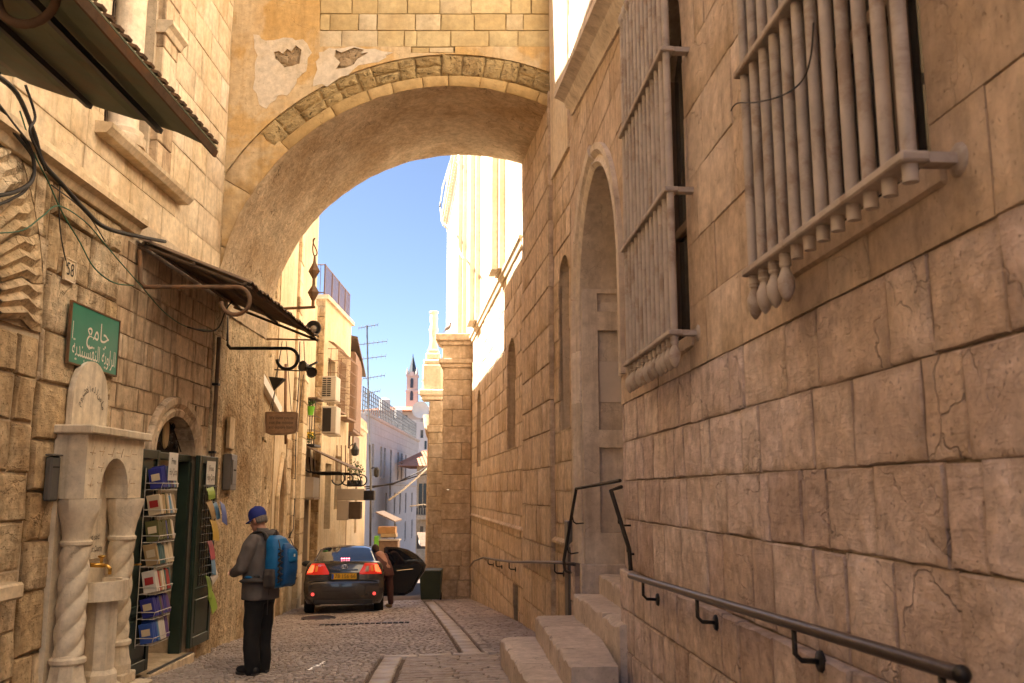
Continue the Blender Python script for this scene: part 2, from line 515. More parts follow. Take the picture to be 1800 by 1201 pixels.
def paint_mat(name, col, rough=.5, metal=0.0, var=.12, scale=6, bump=.05, spec=.4, rust=None, rust_amt=0, coat=0, rscale=3.0):
    m, nt, b = _new(name)
    p = _pos(nt, rnd=4.0)
    n = _noise(nt, p, scale, 6, .6)
    c = _mix(nt, 1.0, col, _ramp(nt, n, [(.25, 1 - var), (.75, 1 + var)]), 'MULTIPLY')
    if rust:
        f = _ramp(nt, _noise(nt, p, rscale, 8, .7, .5), [(.5, 0), (.62, rust_amt)])
        c = _mix(nt, f, c, rust)
    nt.links.new(c, b.inputs['Base Color'])
    b.inputs['Roughness'].default_value = rough; b.inputs['Metallic'].default_value = metal
    b.inputs['Specular IOR Level'].default_value = spec
    if coat: b.inputs['Coat Weight'].default_value = coat; b.inputs['Coat Roughness'].default_value = .05
    if bump: _bump(nt, b, _noise(nt, p, scale * 5, 5, .6), bump, .01)
    return m
def glass_mat(name, col, rough=.05):
    m, nt, b = _new(name)
    b.inputs['Base Color'].default_value = (*col, 1); b.inputs['Roughness'].default_value = rough
    b.inputs['Specular IOR Level'].default_value = .7
    return m
def emit_mat(name, col, e, s):
    m, nt, b = _new(name)
    b.inputs['Base Color'].default_value = (*col, 1); b.inputs['Emission Color'].default_value = (*e, 1); b.inputs['Emission Strength'].default_value = s
    b.inputs['Roughness'].default_value = .2
    return m

M = {}
M['right'] = stone_mat('stone_right', [(.57, .44, .38), (.66, .53, .46), (.60, .475, .415), (.71, .575, .49), (.50, .375, .315), (.64, .51, .45), (.68, .54, .45), (.54, .41, .33)], stain=(.44, .29, .175), stain_amt=.55, streak=.18, grain=.42, pits=.4, pscale=62, bump=1.0, crack=.04, light=.8, bdist=.03, ledge=.30, edge='yz', edge_amt=.42)
M['right_plaster'] = stone_mat('stone_right_upper', [(.56, .42, .30), (.53, .395, .28), (.59, .45, .33), (.61, .48, .365)], stain=(.42, .28, .165), stain_amt=.5, streak=.35, grain=.36, pits=.35, pscale=62, bump=.9, crack=.12, light=.7, edge='yz', edge_amt=.16)
M['right_upper'] = stone_mat('stone_right_high', [(.76, .64, .49)], stain=(.66, .52, .37), stain_amt=.35, streak=.25, pits=.2, bump=.35)
M['far_right'] = stone_mat('stone_far_right', [(.66, .50, .335), (.71, .55, .38), (.62, .46, .30), (.73, .57, .41)], stain=(.46, .29, .14), stain_amt=.5, streak=.45, crack=.3, light=.6, grain=.36, edge='yz', edge_amt=.5, pits=.25, bump=.5)
M['church'] = stone_mat('stone_church', [(.72, .58, .41), (.75, .62, .45)], stain=(.55, .36, .16), stain_amt=.35, streak=.25, pits=.1, bump=.35)
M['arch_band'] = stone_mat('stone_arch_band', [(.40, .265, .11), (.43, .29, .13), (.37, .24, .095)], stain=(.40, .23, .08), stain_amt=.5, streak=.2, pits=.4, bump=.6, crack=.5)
M['portal'] = stone_mat('stone_portal', [(.68, .57, .45), (.62, .51, .39), (.72, .61, .49), (.58, .46, .35)], stain=(.36, .24, .14), stain_amt=.35, streak=.4, pits=.2, bump=.45, light=.4, crack=.4)
M['step'] = stone_mat('stone_step', [(.56, .455, .36), (.62, .51, .41), (.52, .42, .33)], stain=(.28, .19, .12), stain_amt=.4, crack=.6, light=.5, streak=.1, pits=.35, bump=.6)
M['left_rough'] = stone_mat('stone_left_rough', [(.58, .42, .24), (.66, .50, .30), (.52, .36, .19), (.70, .54, .35), (.62, .46, .27)], stain=(.38, .21, .08), stain_amt=.6, streak=.6, grain=.48, crack=.35, light=.65, pits=.5, edge='yz', edge_amt=.7, bump=1.0, bdist=.035, ledge=.4)
M['left_brown'] = stone_mat('stone_left_brown', [(.60, .42, .25), (.68, .51, .32), (.54, .365, .21), (.70, .54, .36), (.63, .45, .27)], stain=(.20, .10, .04), stain_amt=.5, streak=.85, pits=.3, bump=.5, crack=.3, light=.7, grain=.34, edge='yz', edge_amt=.5)
M['left_upper'] = stone_mat('stone_left_upper', [(.70, .54, .35), (.74, .59, .40), (.68, .51, .31), (.76, .61, .44)], stain=(.58, .38, .17), stain_amt=.5, streak=.4, crack=.3, light=.4, grain=.30, edge='yz', edge_amt=.4, pits=.15, bump=.35)
M['plaster_rough'] = stone_mat('plaster_rough', [(.68, .51, .30)], stain=(.35, .20, .08), stain_amt=.85, streak=.6, grain=.4, pits=.8, bump=1.2, bdist=.08, bscale=.8)
M['plaster_tan'] = stone_mat('plaster_tan', [(.64, .50, .325)], stain=(.48, .31, .15), stain_amt=.5, streak=.5, pits=.25, bump=.5, pale=(.70, .56, .36), pale_amt=.6)
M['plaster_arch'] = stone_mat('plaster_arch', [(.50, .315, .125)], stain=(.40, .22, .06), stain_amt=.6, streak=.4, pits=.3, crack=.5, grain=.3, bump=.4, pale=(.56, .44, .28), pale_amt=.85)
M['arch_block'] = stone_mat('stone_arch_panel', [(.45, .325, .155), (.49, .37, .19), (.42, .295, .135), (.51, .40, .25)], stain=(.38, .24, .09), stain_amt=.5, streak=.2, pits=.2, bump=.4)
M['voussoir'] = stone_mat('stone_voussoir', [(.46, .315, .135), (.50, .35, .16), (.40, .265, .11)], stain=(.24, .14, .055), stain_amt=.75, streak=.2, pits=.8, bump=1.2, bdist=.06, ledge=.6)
M['soffit'] = stone_mat('plaster_soffit', [(.66, .50, .32)], stain=(.44, .28, .14), stain_amt=.75, crack=.7, grain=.4, streak=.1, pits=.45, bump=.9, bdist=.04, pale=(.56, .44, .30), pale_amt=.7)
M['plaster_repair'] = stone_mat('plaster_repair', [(.56, .46, .335)], stain=(.48, .32, .14), stain_amt=.5, streak=.2, pits=.25, bump=.4, crack=.5, grain=.3)
M['rubble'] = stone_mat('stone_rubble', [(.36, .25, .14)], stain=(.20, .12, .05), stain_amt=.5, pits=.8, bump=1.2, bdist=.06)
M['mortar'] = stone_mat('mortar', [(.42, .33, .24)], stain=(.12, .08, .05), stain_amt=.85, pits=.5, bump=.8)
M['mortar_light'] = stone_mat('mortar_light', [(.60, .47, .32)], stain=(.40, .27, .14), stain_amt=.5, pits=.4, bump=.6)
M['marble'] = stone_mat('stone_fountain', [(.70, .575, .405), (.73, .60, .43)], stain=(.46, .32, .18), stain_amt=.5, streak=.45, grain=.26, pits=.2, bump=.3, crack=.25)
M['sett'] = stone_mat('stone_sett', [(.44, .35, .275), (.51, .41, .33), (.38, .30, .235), (.56, .455, .37)], stain=(.20, .145, .11), stain_amt=.45, streak=0, pits=.5, bump=.9, rough=.42, attr=True)
M['slab'] = stone_mat('stone_slab', [(.42, .33, .255), (.48, .38, .295), (.37, .285, .22)], stain=(.23, .16, .11), stain_amt=.5, streak=0, pits=.5, grain=.4, bump=1.0, rough=.5)
M['band'] = stone_mat('stone_band', [(.52, .43, .345), (.58, .48, .39)], stain=(.2, .14, .09), stain_amt=.4, streak=0, pits=.2, bump=.4, rough=.4)
M['bed'] = stone_mat('paving_bed', [(.15, .105, .075)], stain=(.1, .07, .045), stain_amt=.4, streak=0, pits=.5, bump=.8)
M['grey_far'] = stone_mat('stone_far_grey', [(.62, .53, .43), (.65, .56, .46)], stain=(.50, .40, .30), stain_amt=.4, streak=.3, pits=.1, bump=.3)
M['bars'] = paint_mat('paint_bars', (.47, .41, .365), .6, 0, .22, 7, .15, rust=(.22, .13, .075), rust_amt=.55, rscale=4.0)
M['iron'] = paint_mat('iron_black', (.028, .024, .022), .45, .3, .3, 8, .08)
M['rail'] = paint_mat('iron_rail', (.10, .085, .085), .33, .75, .2, 8, .04)
M['rust'] = paint_mat('iron_rust', (.16, .095, .055), .75, .2, .3, 9, .2, rust=(.25, .12, .05), rust_amt=.7)
M['awning_green'] = paint_mat('paint_awning', (.125, .145, .080), .55, .1, .25, 3, .08, rust=(.20, .10, .045), rust_amt=.45, rscale=1.2)
M['sheet'] = paint_mat('sheet_metal', (.17, .115, .075), .7, .2, .35, 5, .15, rust=(.10, .06, .04), rust_amt=.5)
M['wood'] = paint_mat('wood_dark', (.10, .062, .036), .7, 0, .3, 5, .15)
M['wood_sign'] = paint_mat('wood_sign', (.22, .135, .08), .6, 0, .3, 7, .2)
M['door_green'] = paint_mat('paint_door', (.022, .040, .030), .32, 0, .25, 5, .05, spec=.5)
M['sign_green'] = paint_mat('paint_sign', (.018, .215, .145), .35, 0, .12, 3, .02, rust=(.05, .23, .16), rust_amt=.5, rscale=1.5)
M['white'] = paint_mat('paint_white', (.78, .74, .66), .5, 0, .06, 5, .02)
M['paper'] = paint_mat('paper', (.74, .71, .66), .7, 0, .05, 8, 0)
M['black'] = paint_mat('ink_black', (.03, .028, .025), .6, 0, .1, 8, 0)
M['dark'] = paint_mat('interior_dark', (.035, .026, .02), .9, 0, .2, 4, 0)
M['interior'] = paint_mat('interior_wall', (.50, .37, .21), .8, 0, .1, 2, .05)
M['brass'] = paint_mat('brass', (.60, .36, .09), .3, 1.0, .15, 9, .03)
M['greybox'] = paint_mat('metal_grey', (.15, .145, .14), .4, .5, .15, 5, .03)
M['cable'] = paint_mat('cable_black', (.03, .025, .022), .6, 0, .3, 8, 0)
M['cable_green'] = paint_mat('cable_green', (.03, .13, .075), .5, 0, .2, 8, 0)
M['cable_white'] = paint_mat('cable_white', (.60, .56, .48), .6, 0, .1, 8, 0)
M['win_glass'] = glass_mat('window_glass', (.03, .03, .032), .08)
M['win_wood'] = paint_mat('window_wood', (.115, .075, .05), .6, 0, .25, 6, .1)
M['brown_paint'] = paint_mat('paint_brown', (.23, .13, .075), .6, 0, .2, 5, .1)
M['rail_purple'] = paint_mat('paint_railing', (.12, .075, .085), .5, .2, .15, 5, .02)
M['ac'] = paint_mat('ac_casing', (.48, .43, .36), .5, 0, .08, 4, .02, rust=(.35, .22, .12), rust_amt=.2)
M['pot_green'] = paint_mat('plastic_green', (.17, .50, .045), .4, 0, .05, 4, 0)
M['leaf'] = paint_mat('leaf', (.055, .10, .025), .6, 0, .4, 20, 0)
M['petal'] = paint_mat('petal_yellow', (.65, .42, .03), .6, 0, .2, 20, 0)
M['shutter'] = paint_mat('shutter_metal', (.36, .28, .20), .55, .2, .15, 3, .05, rust=(.24, .15, .09), rust_amt=.4)
M['beige'] = paint_mat('paint_beige', (.50, .42, .33), .5, 0, .08, 4, .02)
M['bin'] = paint_mat('plastic_bin', (.045, .060, .035), .5, 0, .2, 4, .05)
M['red_roof'] = paint_mat('roof_tiles', (.46, .20, .11), .8, 0, .2, 3, .2)
M['spire'] = paint_mat('spire_lead', (.06, .07, .08), .5, .2, .2, 2, .05)
M['tower'] = paint_mat('stone_tower', (.54, .49, .44), .9, 0, .1, .6, .05)
M['pale_far'] = paint_mat('stone_pale', (.62, .58, .54), .9, 0, .1, .5, .05)
M['crate'] = paint_mat('crate_orange', (.36, .19, .07), .6, 0, .2, 5, .05)
M['car'] = paint_mat('car_paint', (.055, .053, .054), .22, .45, .08, 2, 0, spec=.5, coat=1.0)
M['car_glass'] = glass_mat('car_glass', (.012, .016, .024), .02)
M['car_glass'].node_tree.nodes['Principled BSDF'].inputs['Specular IOR Level'].default_value = 1.0
M['tyre'] = paint_mat('tyre', (.022, .020, .019), .85, 0, .2, 10, .1)
M['plastic_black'] = paint_mat('plastic_black', (.022, .021, .021), .5, 0, .15, 6, .02)
M['chrome'] = paint_mat('chrome', (.65, .65, .66), .15, 1.0, .05, 5, 0)
M['tail_red'] = emit_mat('tail_red', (.42, .012, .010), (1, .05, .02), .06)
M['tail_lit'] = emit_mat('tail_lit', (.6, .05, .02), (1, .10, .03), .55)
M['tail_amber'] = emit_mat('tail_amber', (.55, .13, .02), (1, .25, .03), .05)
M['tail_clear'] = glass_mat('tail_clear', (.42, .34, .30), .1)
M['brake_led'] = emit_mat('brake_led', (.7, .1, .1), (1, .18, .22), 3.0)
M['plate'] = paint_mat('plate_yellow', (.72, .42, .02), .45, 0, .05, 4, 0)
M['plate_blue'] = paint_mat('plate_blue', (.03, .10, .42), .45, 0, .05, 4, 0)
M['skin'] = paint_mat('skin', (.44, .215, .14), .5, 0, .10, 14, .03)
M['skin'].node_tree.nodes['Principled BSDF'].inputs['Subsurface Weight'].default_value = .08
M['skin'].node_tree.nodes['Principled BSDF'].inputs['Subsurface Radius'].default_value = (.02, .01, .005)
M['hair_grey'] = paint_mat('hair_grey', (.17, .14, .12), .7, 0, .4, 60, .4)
M['hair_dark'] = paint_mat('hair_dark', (.055, .028, .018), .6, 0, .3, 60, .3)
M['cap_blue'] = paint_mat('cap_blue', (.020, .032, .21), .75, 0, .15, 20, .1)
M['shirt_grey'] = paint_mat('shirt_grey', (.125, .108, .100), .85, 0, .14, 7, .15)
M['trouser'] = paint_mat('trousers_black', (.012, .011, .011), .85, 0, .2, 9, .15)
M['shoe'] = paint_mat('shoe_dark', (.022, .019, .018), .6, 0, .2, 12, .1)
M['sole'] = paint_mat('shoe_sole', (.075, .065, .058), .8, 0, .1, 12, .05)
M['pack_blue'] = paint_mat('pack_blue', (.006, .135, .34), .55, 0, .12, 8, .1)
M['pack_deep'] = paint_mat('pack_deep_blue', (.006, .075, .22), .55, 0, .12, 8, .1)
M['pack_grey'] = paint_mat('pack_grey', (.065, .055, .050), .75, 0, .2, 10, .12)
M['cloth_red'] = paint_mat('cloth_brown_red', (.11, .042, .034), .8, 0, .2, 9, .1)
M['pigeon'] = paint_mat('feathers', (.14, .11, .11), .8, 0, .3, 20, .1)
for nm, c in (('bk_navy', (.03, .035, .22)), ('bk_white', (.62, .58, .52)), ('bk_red', (.36, .03, .03)), ('bk_tan', (.40, .28, .14)), ('bk_olive', (.10, .10, .035)),
              ('bk_teal', (.06, .13, .13)), ('bk_cream', (.58, .48, .33)), ('bk_blue', (.035, .085, .34)), ('bk_yellow', (.55, .36, .05)), ('bk_pink', (.50, .10, .13)),
              ('bk_sky', (.12, .26, .42)), ('bk_lime', (.28, .42, .06)), ('bk_purple', (.12, .06, .20))):
    M[nm] = paint_mat(nm, c, .45, 0, .08, 9, 0)
def leaf_ball(g, c, r, n, size, rng, squash=1.0):
    for _ in range(n):
        d = V((rng.gauss(0, 1), rng.gauss(0, 1), rng.gauss(0, 1))); d.normalize(); d *= r * rng.random() ** .4; d.z *= squash
        p = V(c) + d; a = V((rng.uniform(-1, 1), rng.uniform(-1, 1), rng.uniform(-.6, .6))).normalized() * size * rng.uniform(.6, 1.3)
        b = a.cross(V((rng.uniform(-1, 1), rng.uniform(-1, 1), rng.uniform(-1, 1)))).normalized() * size * .45
        g.add([p - a, p + b, p + a, p - b], [(0, 1, 2, 3)])
# ------------------------------------------------------------------ ground
def ground_at(px, py):
    d = ray(px, py); t = 8.0
    for _ in range(60):
        p = d * t; e = p.z - zg(p.x, p.y); t += e / max(.05, -d.z + .07) * .6
    return d * t
gy = [-30, -10, 0, 4, 6] + [7 + .5 * i for i in range(42)] + [29, 32, 36, 40, 46, 52, 60, 70, 85, 100, 120, 140, 160, 200, 240, 300, 400, 600, 1000, 1600]
gx = [-900, -300, -100, -40, -20, -12, -9] + [-7.5 + .5 * i for i in range(20)] + [3, 6, 12, 30, 100, 300, 900]
g = G(); rng = random.Random(2)
for y in gy:
    for x in gx: g.v.append(V((x, y, zg(x, y) - .035)))
nx = len(gx)
for j in range(len(gy) - 1):
    for i in range(nx - 1): g.f.append((j * nx + i, j * nx + i + 1, (j + 1) * nx + i + 1, (j + 1) * nx + i))
street = g.obj('street', M['bed'], smooth=True, origin=(0, 0, 0), kind='structure')

def set_tint(me, vals):
    a = me.attributes.new('tint', 'FLOAT', 'POINT'); a.data.foreach_set('value', vals)
def sett(g, tints, x0, x1, y0, y1, top, rng, skew=0.0, th=.04):
    """one small paving stone with a worn, slightly domed top"""
    c = .012; b = len(g.v); t = rng.random(); dz = rng.uniform(-.005, .005) + top
    tl = [rng.uniform(-.004, .004) for _ in range(4)]
    cs = [(x0, y0), (x1, y0), (x1, y1), (x0, y1)]; mx, my = (x0 + x1) / 2, (y0 + y1) / 2
    for (x, y) in cs:
        X = x + skew * (y - y0); g.v.append(V((X, y, zg(X, y) + dz - th)))
    for k, (x, y) in enumerate(cs):
        x = x + (c if x < mx else -c); y = y + (c if y < my else -c); X = x + skew * (y - y0)
        g.v.append(V((X, y, zg(X, y) + dz + tl[k])))
    X = mx + skew * (my - y0)
    g.v.append(V((X, my, zg(X, my) + dz + .006)))
    for k in range(4):
        k2 = (k + 1) % 4
        g.f += [(b + k, b + k2, b + 4 + k2, b + 4 + k), (b + 4 + k, b + 4 + k2, b + 8)]
    tints += [t] * 9
# the paved bands (drain edging), measured on the ground
bA0, bA1 = ground_at(812, 1146), ground_at(747, 1058)
bB0, bB1 = ground_at(672, 1157), ground_at(646, 1200)
def bandA_x(y): return bA0.x + (bA1.x - bA0.x) * (y - bA0.y) / (bA1.y - bA0.y)
def bandB_x(y): return bB1.x + (bB0.x - bB1.x) * (y - bB1.y) / (bB0.y - bB1.y)
YJ = (bA0.y + bB0.y) / 2                # where the edging jogs sideways
def wall_l(y): return -4.02 if y < 12.6 else -4.13 - .125 * (y - 12.6)
def wall_r(y): return (1.5 - .0672 * y) if y < 11.2 else .747 - .127 * (y - 11.2)
rng = random.Random(5)
todo = []                                # every sett and slab as a description
y = 8.0
while y < 27:
    d = .060 + .025 * rng.random()
    if y > 16: d *= 1.5
    skew = 0 if y < 11 else -.12
    edge = bandB_x(y) if y < YJ else bandA_x(y)
    x = wall_l(y) + rng.uniform(0, .1)
    while x < edge - .06:
        w = rng.uniform(.06, .13) * (1 if y < 16 else 1.4); x1 = min(x + w, edge - .03)
        todo.append(('s', x, x1 - .008, y, y + d - .008, skew)); x += w
    if y >= YJ:
        x = edge + .26
        while x < wall_r(y) - .03:
            w = rng.uniform(.09, .18) * (1 if y < 16 else 1.4); todo.append(('s', x, min(x + w, wall_r(y)) - .008, y, y + d - .008, skew)); x += w
    y += d
near = sorted(range(len(todo)), key=lambda i: todo[i][3] + rng.random() * .02)
pick_ = [i for i in near if -.30 * todo[i][3] < todo[i][1] and todo[i][3] > 8.75][:230]
ps = set(pick_)
for i in pick_:
    k, x0, x1, y0, y1, sk = todo[i]; g = G(); t = []
    sett(g, t, x0, x1, y0, y1, 0, rng, sk); o = g.obj('paving_stone', M['sett'], street, recalc=False); set_tint(o.data, t)
g = G(); t = []
for i, (k, x0, x1, y0, y1, sk) in enumerate(todo):
    if i not in ps: sett(g, t, x0, x1, y0, y1, 0, rng, sk)
o = g.obj('distant_paving', M['sett'], street, recalc=False, kind='stuff'); set_tint(o.data, t)
# larger slabs to the right of the lower band, and the bands themselves
y = 7.6
while y < YJ - .15:
    d = rng.uniform(.10, .17); y1 = min(y + d, YJ - .14)
    x = bandB_x(y) + .27 + rng.uniform(-.0, .02)
    while x < 1.0:
        w = rng.uniform(.25, .7)
        q = [(x, y), (x + w - .012, y), (x + w - .012, y1 - .012), (x, y1 - .012)]
        stone_geo(lambda a, b, o_: V((a, b, zg(a, b) + o_)), q, .0, -.05, rng, 4, 3, .012, .006, .006).obj('paving_slab', M['slab'], street, smooth=True); x += w
    y += d
for xf, ya, yb in ((bandB_x, 7.8, YJ - .02), (bandA_x, YJ + .1, 25)):
    y = ya
    while y < yb - .1:
        l = min(rng.uniform(.3, .5) * (1 if y < 14 else 1.8), yb - y); x = xf(y); x2 = xf(y + l)
        q = [(x + .01, y), (x + .23, y), (x2 + .23, y + l - .012), (x2 + .01, y + l - .012)]
        stone_geo(lambda a, b, o_: V((a, b, zg(a, b) + o_)), q, .004, -.05, rng, 2, 2, .014, .004, .004).obj('edging_stone', M['band'], street, smooth=True); y += l
x = bandB_x(YJ)
while x < bandA_x(YJ) + .2:
    l = rng.uniform(.25, .45)
    stone_geo(lambda a, b, o_: V((a, b, zg(a, b) + o_)), [(x, YJ - .1), (x + l - .01, YJ - .1), (x + l - .01, YJ + .06), (x, YJ + .06)], .004, -.05, rng, 2, 2, .014, .004, .004).obj('edging_stone', M['band'], street, smooth=True); x += l
# drain slot and manhole in the setts
p0, p1 = ground_at(562, 1100), ground_at(722, 1095)
g = G()
for k in range(16):
    a = p0.lerp(p1, k / 16); b = p0.lerp(p1, (k + .75) / 16); c = (a + b) / 2
    g.box((c.x, c.y, zg(c.x, c.y) + .012), ((b - a).length, .09, .02))
g.obj('drain_grating', M['iron'], label='narrow dark slot drain across the paving behind the car', cat='drain')
p = ground_at(560, 1088)
g = G(); g.lathe([(.0, .0), (.34, .0), (.34, .02), (.30, .024), (.29, .016), (.0, .018)], (p.x, p.y, zg(p.x, p.y) + .004), 28)
g.obj('manhole_cover', M['iron'], smooth='auto', label='round dark manhole cover left of the slot drain', cat='manhole')

# ------------------------------------------------------------------ near right wall
S0 = 6.0135                              # s of y = 2
HW1 = rect(S0 + .72, S0 + 2.20, 1.02, 3.5)
HW2 = archpoly(S0 + 3.62, S0 + 5.25, .98, 3.0, .8, 12)
PO0, PO1 = S0 + 5.98, S0 + 8.55          # portal opening
HP = archpoly(PO0, PO1, -2.2, 1.95, 1.42, 40, pointed=1)
HPX = archpoly(PO0 - .05, PO1 + .05, -2.3, 1.95, 1.47, 40, pointed=1)
TOPR = 14.0
rb = thing('stone_building', 'tan limestone wall with barred windows and tall pointed portal, nearest on the right', 'building', FR.P(S0 + 4, -1.8))
g = G(); g.slab(FR, rect(S0 - .7, FR.L - .02, -2.4, 5.0), [HW1, HW2, HPX], -.75, -.014)
g.obj('wall', M['mortar'], rb)
G().wbox(FR, -8, FR.L - .02, 5.0, TOPR, -.75, -.012).obj('upper_wall', M['right_upper'], rb)  # pale storey, mostly out of view, made tall to bounce sunlight across the street
G().wbox(FR, -8, S0 - .7, -2.4, 5.0, -.75, -.012).obj('rear_bounce_wall', M['right_upper'], rb)  # pale unseen wall added behind the camera for more bounced light
holes = [HW1, HW2, [(p[0] + (.0 if p[0] < PO0 + .2 else .30 if p[0] > PO1 - .01 else .22), p[1] + (.24 if p[1] > 2.0 else 0)) for p in HP]]
def pick_right(r, s, z): return M['right']
courses(FR, S0 - .6, FR.L, -.64, .75, [.41, .32, .33, .33], (.22, .62), M['right'], rb, gap=.007, holes=holes, seed=11, gv=.010, fine=True, ch=.006, rough=.004, jit=.005, vis=in_view, proud=.003)
courses(FR, S0 - .6, FR.L, -2.3, -.64, [.36, .34, .32, .32, .32], (.24, .62), M['right'], rb, o=.045, gap=.007, holes=holes, seed=12, gv=.010, fine=True, ch=.010, rough=.004, jit=.005, vis=in_view, proud=.003)
courses(FR, S0 - .6, FR.L, .75, 6.2, (.36, .46), (.35, .95), M['right_plaster'], rb, o=.004, gap=.003, holes=holes, seed=13, ch=.004, rough=.005, jit=.004, vis=in_view, proud=.004)
# big windows: timber frame, glass and sill stone
for (s0, s1, z0, z1, lab) in ((S0 + .72, S0 + 2.20, 1.02, 3.5, 0), (S0 + 3.62, S0 + 5.25, .98, 3.8, 1)):
    w = G(); w.wbox(FR, s0 - .05, s1 + .05, z0 - .02, z1 + .05, -.42, -.36); wo = w.obj('window', M['win_wood'], rb)
    for (a, b, c, d) in ((s0, s0 + .10, z0, z1), (s1 - .10, s1, z0, z1), ((s0 + s1) / 2 - .05, (s0 + s1) / 2 + .05, z0, z1), (s0, s1, z0, z0 + .1), (s0, s1, 2.0, 2.08)):
        G().wbox(FR, a, b, c, d, -.355, -.30, .008).obj('frame', M['win_wood'], wo)
    for (a, b) in ((s0 + .10, (s0 + s1) / 2 - .05), ((s0 + s1) / 2 + .05, s1 - .10)):
        for (c, d) in ((z0 + .1, 2.0), (2.08, z1)):
            G().wbox(FR, a, b, c, d, -.352, -.34).obj('pane', M['win_glass'], wo)
    G().wbox(FR, s0 - .08, s1 + .08, z0 - .10, z0 - .004, -.35, .02, .012).obj('window_sill', M['right_plaster'], rb)
# portal: moulded surround, deep panelled reveal, pale unseen backing added behind
def arch_path(poly, s_shift=0):
    return poly[2:]                       # from right springing over the apex to left springing
pts = HP
outer = [(PO1, -1.0)] + [p for p in pts[2:]][0:] + [(PO0, -1.0)]
por = thing('stone_portal', 'tall pointed stone portal surround with panelled reveal above the steps', 'portal', FR.P((PO0 + PO1) / 2, -1.0))
head = [p for p in pts[2:]]
path = [(PO1, -.80)] + head + [(PO0, -.80)]
def sweep_arch(g, path, prof):
    fp = []
    for i, p in enumerate(path):
        a = path[max(i - 1, 0)]; b = path[min(i + 1, len(path) - 1)]
        t = V((b[0] - a[0], b[1] - a[1])); t.normalize()
        n2 = V((t.y, -t.x))               # outward from the opening
        fp.append((FR.P(p[0], p[1]), FR.u * n2.x + V((0, 0, n2.y)), FR.n))
    return g.sweep(fp, prof)
# the surround is built of separate blocks along the path
def along(path, n):
    L = [0]
    for a, b in zip(path, path[1:]): L.append(L[-1] + math.hypot(b[0] - a[0], b[1] - a[1]))
    out = []
    for k in range(n + 1):
        d = L[-1] * k / n
        for i in range(len(path) - 1):
            if d <= L[i + 1] + 1e-9:
                f = (d - L[i]) / (L[i + 1] - L[i]); out.append((path[i][0] + (path[i + 1][0] - path[i][0]) * f, path[i][1] + (path[i + 1][1] - path[i][1]) * f)); break
    return out
half = along([(PO1, -.80)] + head[:len(head) // 2 + 1], 48)
for k in range(0, 48, 6):
    sub = half[k:k + 7]
    g = G(); sweep_arch(g, sub if k < 42 else half[42:49], [(.0, -.25), (.0, .0), (.05, .035), (.09, .035), (.12, .0), (.17, .06), (.24, .075), (.30, .05), (.30, -.02), (.2, -.25)])
    g.obj('moulding_block', M['portal'], por, smooth='auto')
half2 = along(head[len(head) // 2:] + [(PO0, 1.0)], 24)
g = G(); sweep_arch(g, half2, [(.0, -.25), (.0, .0), (.05, .035), (.12, .0), (.17, .05), (.24, .05), (.24, -.02), (.2, -.25)]); g.obj('moulding_block', M['portal'], por, smooth='auto')
# far reveal (faces the camera): stone wall with recessed panels
hl = along([(PO1, -1.0)] + head + [(PO0, -1.0)], 90)
for k in range(0, 90, 5):
    g = G(); sweep_arch(g, hl[k:k + 6], [(.004, -.79), (.004, -.02), (.06, -.02), (.06, -.79)]); g.obj('lining_block', M['portal'], por, smooth='auto')
FV = Frame((FR.P(PO1 - .09, 0, -.0).x, FR.P(PO1 - .09, 0, 0).y), (FR.P(PO1 - .09, 0, -.8).x, FR.P(PO1 - .09, 0, -.8).y), False)
FV.n = -FR.u
panels = [rect(.20, .70, .70, 1.86), rect(.20, .70, -.46, .50), rect(.20, .70, 2.08, 3.1)]
g = G(); g.slab(FV, rect(.02, .78, -.80, 2.35), panels[:2] + [rect(.20, .70, 2.08, 2.30)], -.085, .0); g.obj('reveal', M['portal'], por)
for k, p in enumerate(panels):
    q = [p[0], p[1], p[2], p[3]]
    g = stone_geo(FV, q if k < 2 else rect(.20, .70, 2.08, 2.30), -.07, -.085, random.Random(k), 2, 3, .006, .003, .0)
    o = g.obj('panel', M['portal'], por, smooth=True)
G().wbox(FV, .215, .69, 1.02, 1.50, -.069, -.055, .004).obj('white_panel', paint_mat('marble_white', (.60, .53, .46), .35, 0, .12, 3, .02), por, label='pale polished marble panel in the portal reveal')
G().wbox(FV, -.03, .78, -1.22, -.80, -.1, .035, .012).obj('plinth', M['portal'], por)
dr = thing('portal_backing', 'pale unseen backing added behind the pointed portal to bounce light', 'door', FR.P((PO0 + PO1) / 2, -.9, -.8))
G().wbox(FR, PO0 - .2, PO1 + .2, -1.0, 3.6, -.92, -.80).obj('leaf', M['beige'], dr)  # unseen from the street; pale backing added to throw light onto the reveal
for k in range(7):
    G().wbox(FR, PO0 + k * .37, PO0 + k * .37 + .33, -.75, 3.0, -.80, -.77, .008).obj('board', M['beige'], dr)
G().wbox(FR, PO0 - .3, PO0 - .01, -2.2, 3.6, -.9, -.7).obj('near_reveal', M['portal'], por)
# wall lamp inside the portal
lm = thing('portal_lamp', 'small dark lantern hanging inside the pointed portal', 'lamp', FV.P(.55, 2.75, .12))
G().tube([FV.P(.55, 2.98, 0), FV.P(.55, 3.0, .1), FV.P(.55, 2.93, .13)], .012).obj('bracket', M['iron'], lm)
G().lathe([(.02, .16), (.07, .10), (.06, .10), (.045, -.08), (.02, -.1)], FV.P(.55, 2.78, .13), 8).obj('lantern', M['iron'], lm)
